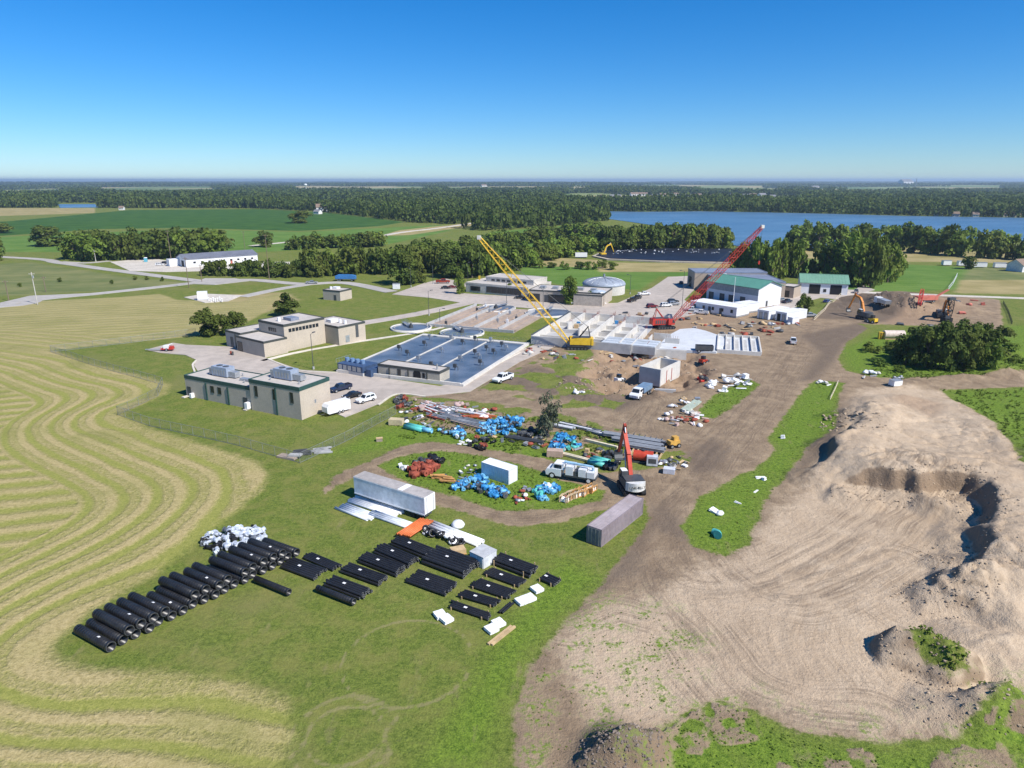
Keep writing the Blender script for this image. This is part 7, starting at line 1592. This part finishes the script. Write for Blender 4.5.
# ------------------------------------------------------------------ far houses, mast and water tower
HW = [M('house_white', (.76,.75,.73)), M('house_cream', (.62,.57,.48)), M('house_grey', (.45,.46,.48))]; HR = [M('house_roof_grey', (.20,.20,.21), .8), M('house_roof_brown', (.22,.16,.12), .8)]
def house(px, py, wpx, label, group=None, k=None):
    x, y = at(px, py); w = wpx*y/F; d = max(9, w*.6); hh = max(4.5, w*.28); k = random.randrange(3) if k is None else k; t = thing('house', label, 'house', (x, y, hz(x,y)-.5), random.uniform(-.5,.5), group)
    mb = MB(); mb.add([(-w/2,-d/2,-2),(w/2,-d/2,-2),(w/2,d/2,-2),(-w/2,d/2,-2),(-w/2,-d/2,hh),(w/2,-d/2,hh),(w/2,d/2,hh),(-w/2,d/2,hh),(-w/2,0,hh+d*.32),(w/2,0,hh+d*.32)], [(0,1,5,4),(1,2,6,9,5),(2,3,7,6),(3,0,4,8,7)]); mb.build('wall', HW[k], t)
    mb = MB(); e = .6
    for s in (-1, 1): mb.add([(-w/2-e, s*(d/2+e), hh-.3), (w/2+e, s*(d/2+e), hh-.3), (w/2+e, 0, hh+d*.32+.15), (-w/2-e, 0, hh+d*.32+.15)], [(0,1,2,3) if s < 0 else (3,2,1,0)])
    mb.build('roof', random.choice(HR), t)
    for f in (-.3,0,.3): MB().box(w*f-w*.06,w*f+w*.06,-d/2-.05,-d/2+.1,1.5,hh*.75).build('window', GLASS, t)
for k in range(17):
    house(600+k*11+random.uniform(-4,4), 196.2+random.uniform(-1,.6)+k*.06, random.uniform(4,8), 'pale house in the far estate beyond the lake', 'houses of the far estate')
for px, py, w in ((955,216.5,6),(975,217,5),(1003,216.5,8),(1015,217,6),(938,216,4),(985,216,5)): house(px, py, w, 'small house on the far lake shore among trees', 'houses on the far lake shore')
for px, py, w, L_ in ((325,211.5,16,'long pale farm shed between the crop field and the woods'),(318,214,6,'small white farm building in front of the long shed'),(437,222,5,'white house at the end of the pale farm lane'),(484,188,5,'small white building far off in the woods beyond the crane tip'),(548,222,8,'grey house half hidden in the woods below the lake end'),(1019,271,16,'blue-grey house at the picture edge in the dry field'),(226,192,4,'tiny white building far off beyond the crop field'),(905,186,12,'long pale building on the far horizon near the mast'),(978,193,6,'white building in the far woods across the lake'),(815,189,7,'pale building on the far horizon left of the mast'),(122,210,4,'tiny white farm building beside the pond field')): house(px, py, w, L_, k=0)
for px, py, L_, w in ((946,265.5,'white camper trailer in the dry field, nearer the green clump',8),(962,266,'white camper trailer in the dry field, under the lone round tree',9),(978,267.5,'long white trailer in the dry field right of the lone tree',14),(1000,268,'brown shed in the dry field between white trailers and house',12)):
    x, y = at(px, py); t = thing('field_trailer', L_, 'trailer', (x,y,0), random.uniform(-.2,.2)); ww = w*y/F/2; MB().box(-ww,ww,-1.3,1.3,.5,3.0).build('body', WHITE if 'white' in L_ else CONCB, t); MB().box(-ww-.1,ww+.1,-1.4,1.4,3.004,3.15).build('roof', GREYM, t)
    for xx in (-ww*.5,ww*.5):
        for sg in (-1,1): wheel(t, xx, sg*1.1, .45, .3)
x, y = at(488, 258); t = thing('field_trailer', 'white truck box beside the earth bank at the far black pond', 'trailer', (at(581,258)[0], at(581,258)[1], .1), 0); MB().box(-4,4,-1.3,1.3,.7,3.4).build('body', WHITE, t); MB().box(-3.8,3.8,-1,1,.2,.69).build('chassis', DGREY, t)
x, y = at(603, 256); excavator('small yellow excavator at the near corner of the black lined pond', 603, 256, 30, YELLOW, YELLOW, YELLOW, 1.1); excavator('small yellow excavator on the bank right of the black pond', 748, 256.5, 200, YELLOW, YELLOW, YELLOW, 1.1)
x, y = at(915, 190); y0 = y; t = thing('radio_mast', 'thin radio mast standing on the far horizon', 'mast', (x, y, hz(x,y))); hM = ztop(178, y); mb = MB(); lattice(mb, Vector((0,0,0)), Vector((.01,0,hM)), 3, 2.5, 1.2, 12, .5); mb.build('lattice_mast', GREYM, t); MB().cyl((0,0,hM),(0,0,hM+6),.3,n=6).build('antenna', GREYM, t)
x, y = at(306, 190); t = thing('water_tower', 'white water tower far off above the woods', 'water tower', (x, y, hz(x,y))); hT = ztop(184.5, y); MB().lathe([(3,0),(2,hT*.3),(2,hT-10),(7,hT-7),(9,hT-3),(7,hT),(0,hT+2)], n=20).build('tank', WHITE, t); MB().cyl((0,0,hT+2),(0,0,hT+4),.5,n=6).build('vent', GREYM, t)

# ------------------------------------------------------------------ summer haze over the whole plain
hb = MB(); hb.box(-26000, 26000, -600, 31500, -4.0, 88.0); g = NT('haze'); g.t.nodes.remove(g.b)
pv = g.n('ShaderNodeVolumePrincipled'); pv.inputs['Color'].default_value = (.62,.80,1.0,1); pv.inputs['Density'].default_value = 8.5e-5; pv.inputs['Anisotropy'].default_value = .2
g.l(pv.outputs[0], g.out.inputs['Volume']); ho = hb.build('haze', g.m); ho['kind'] = 'stuff'
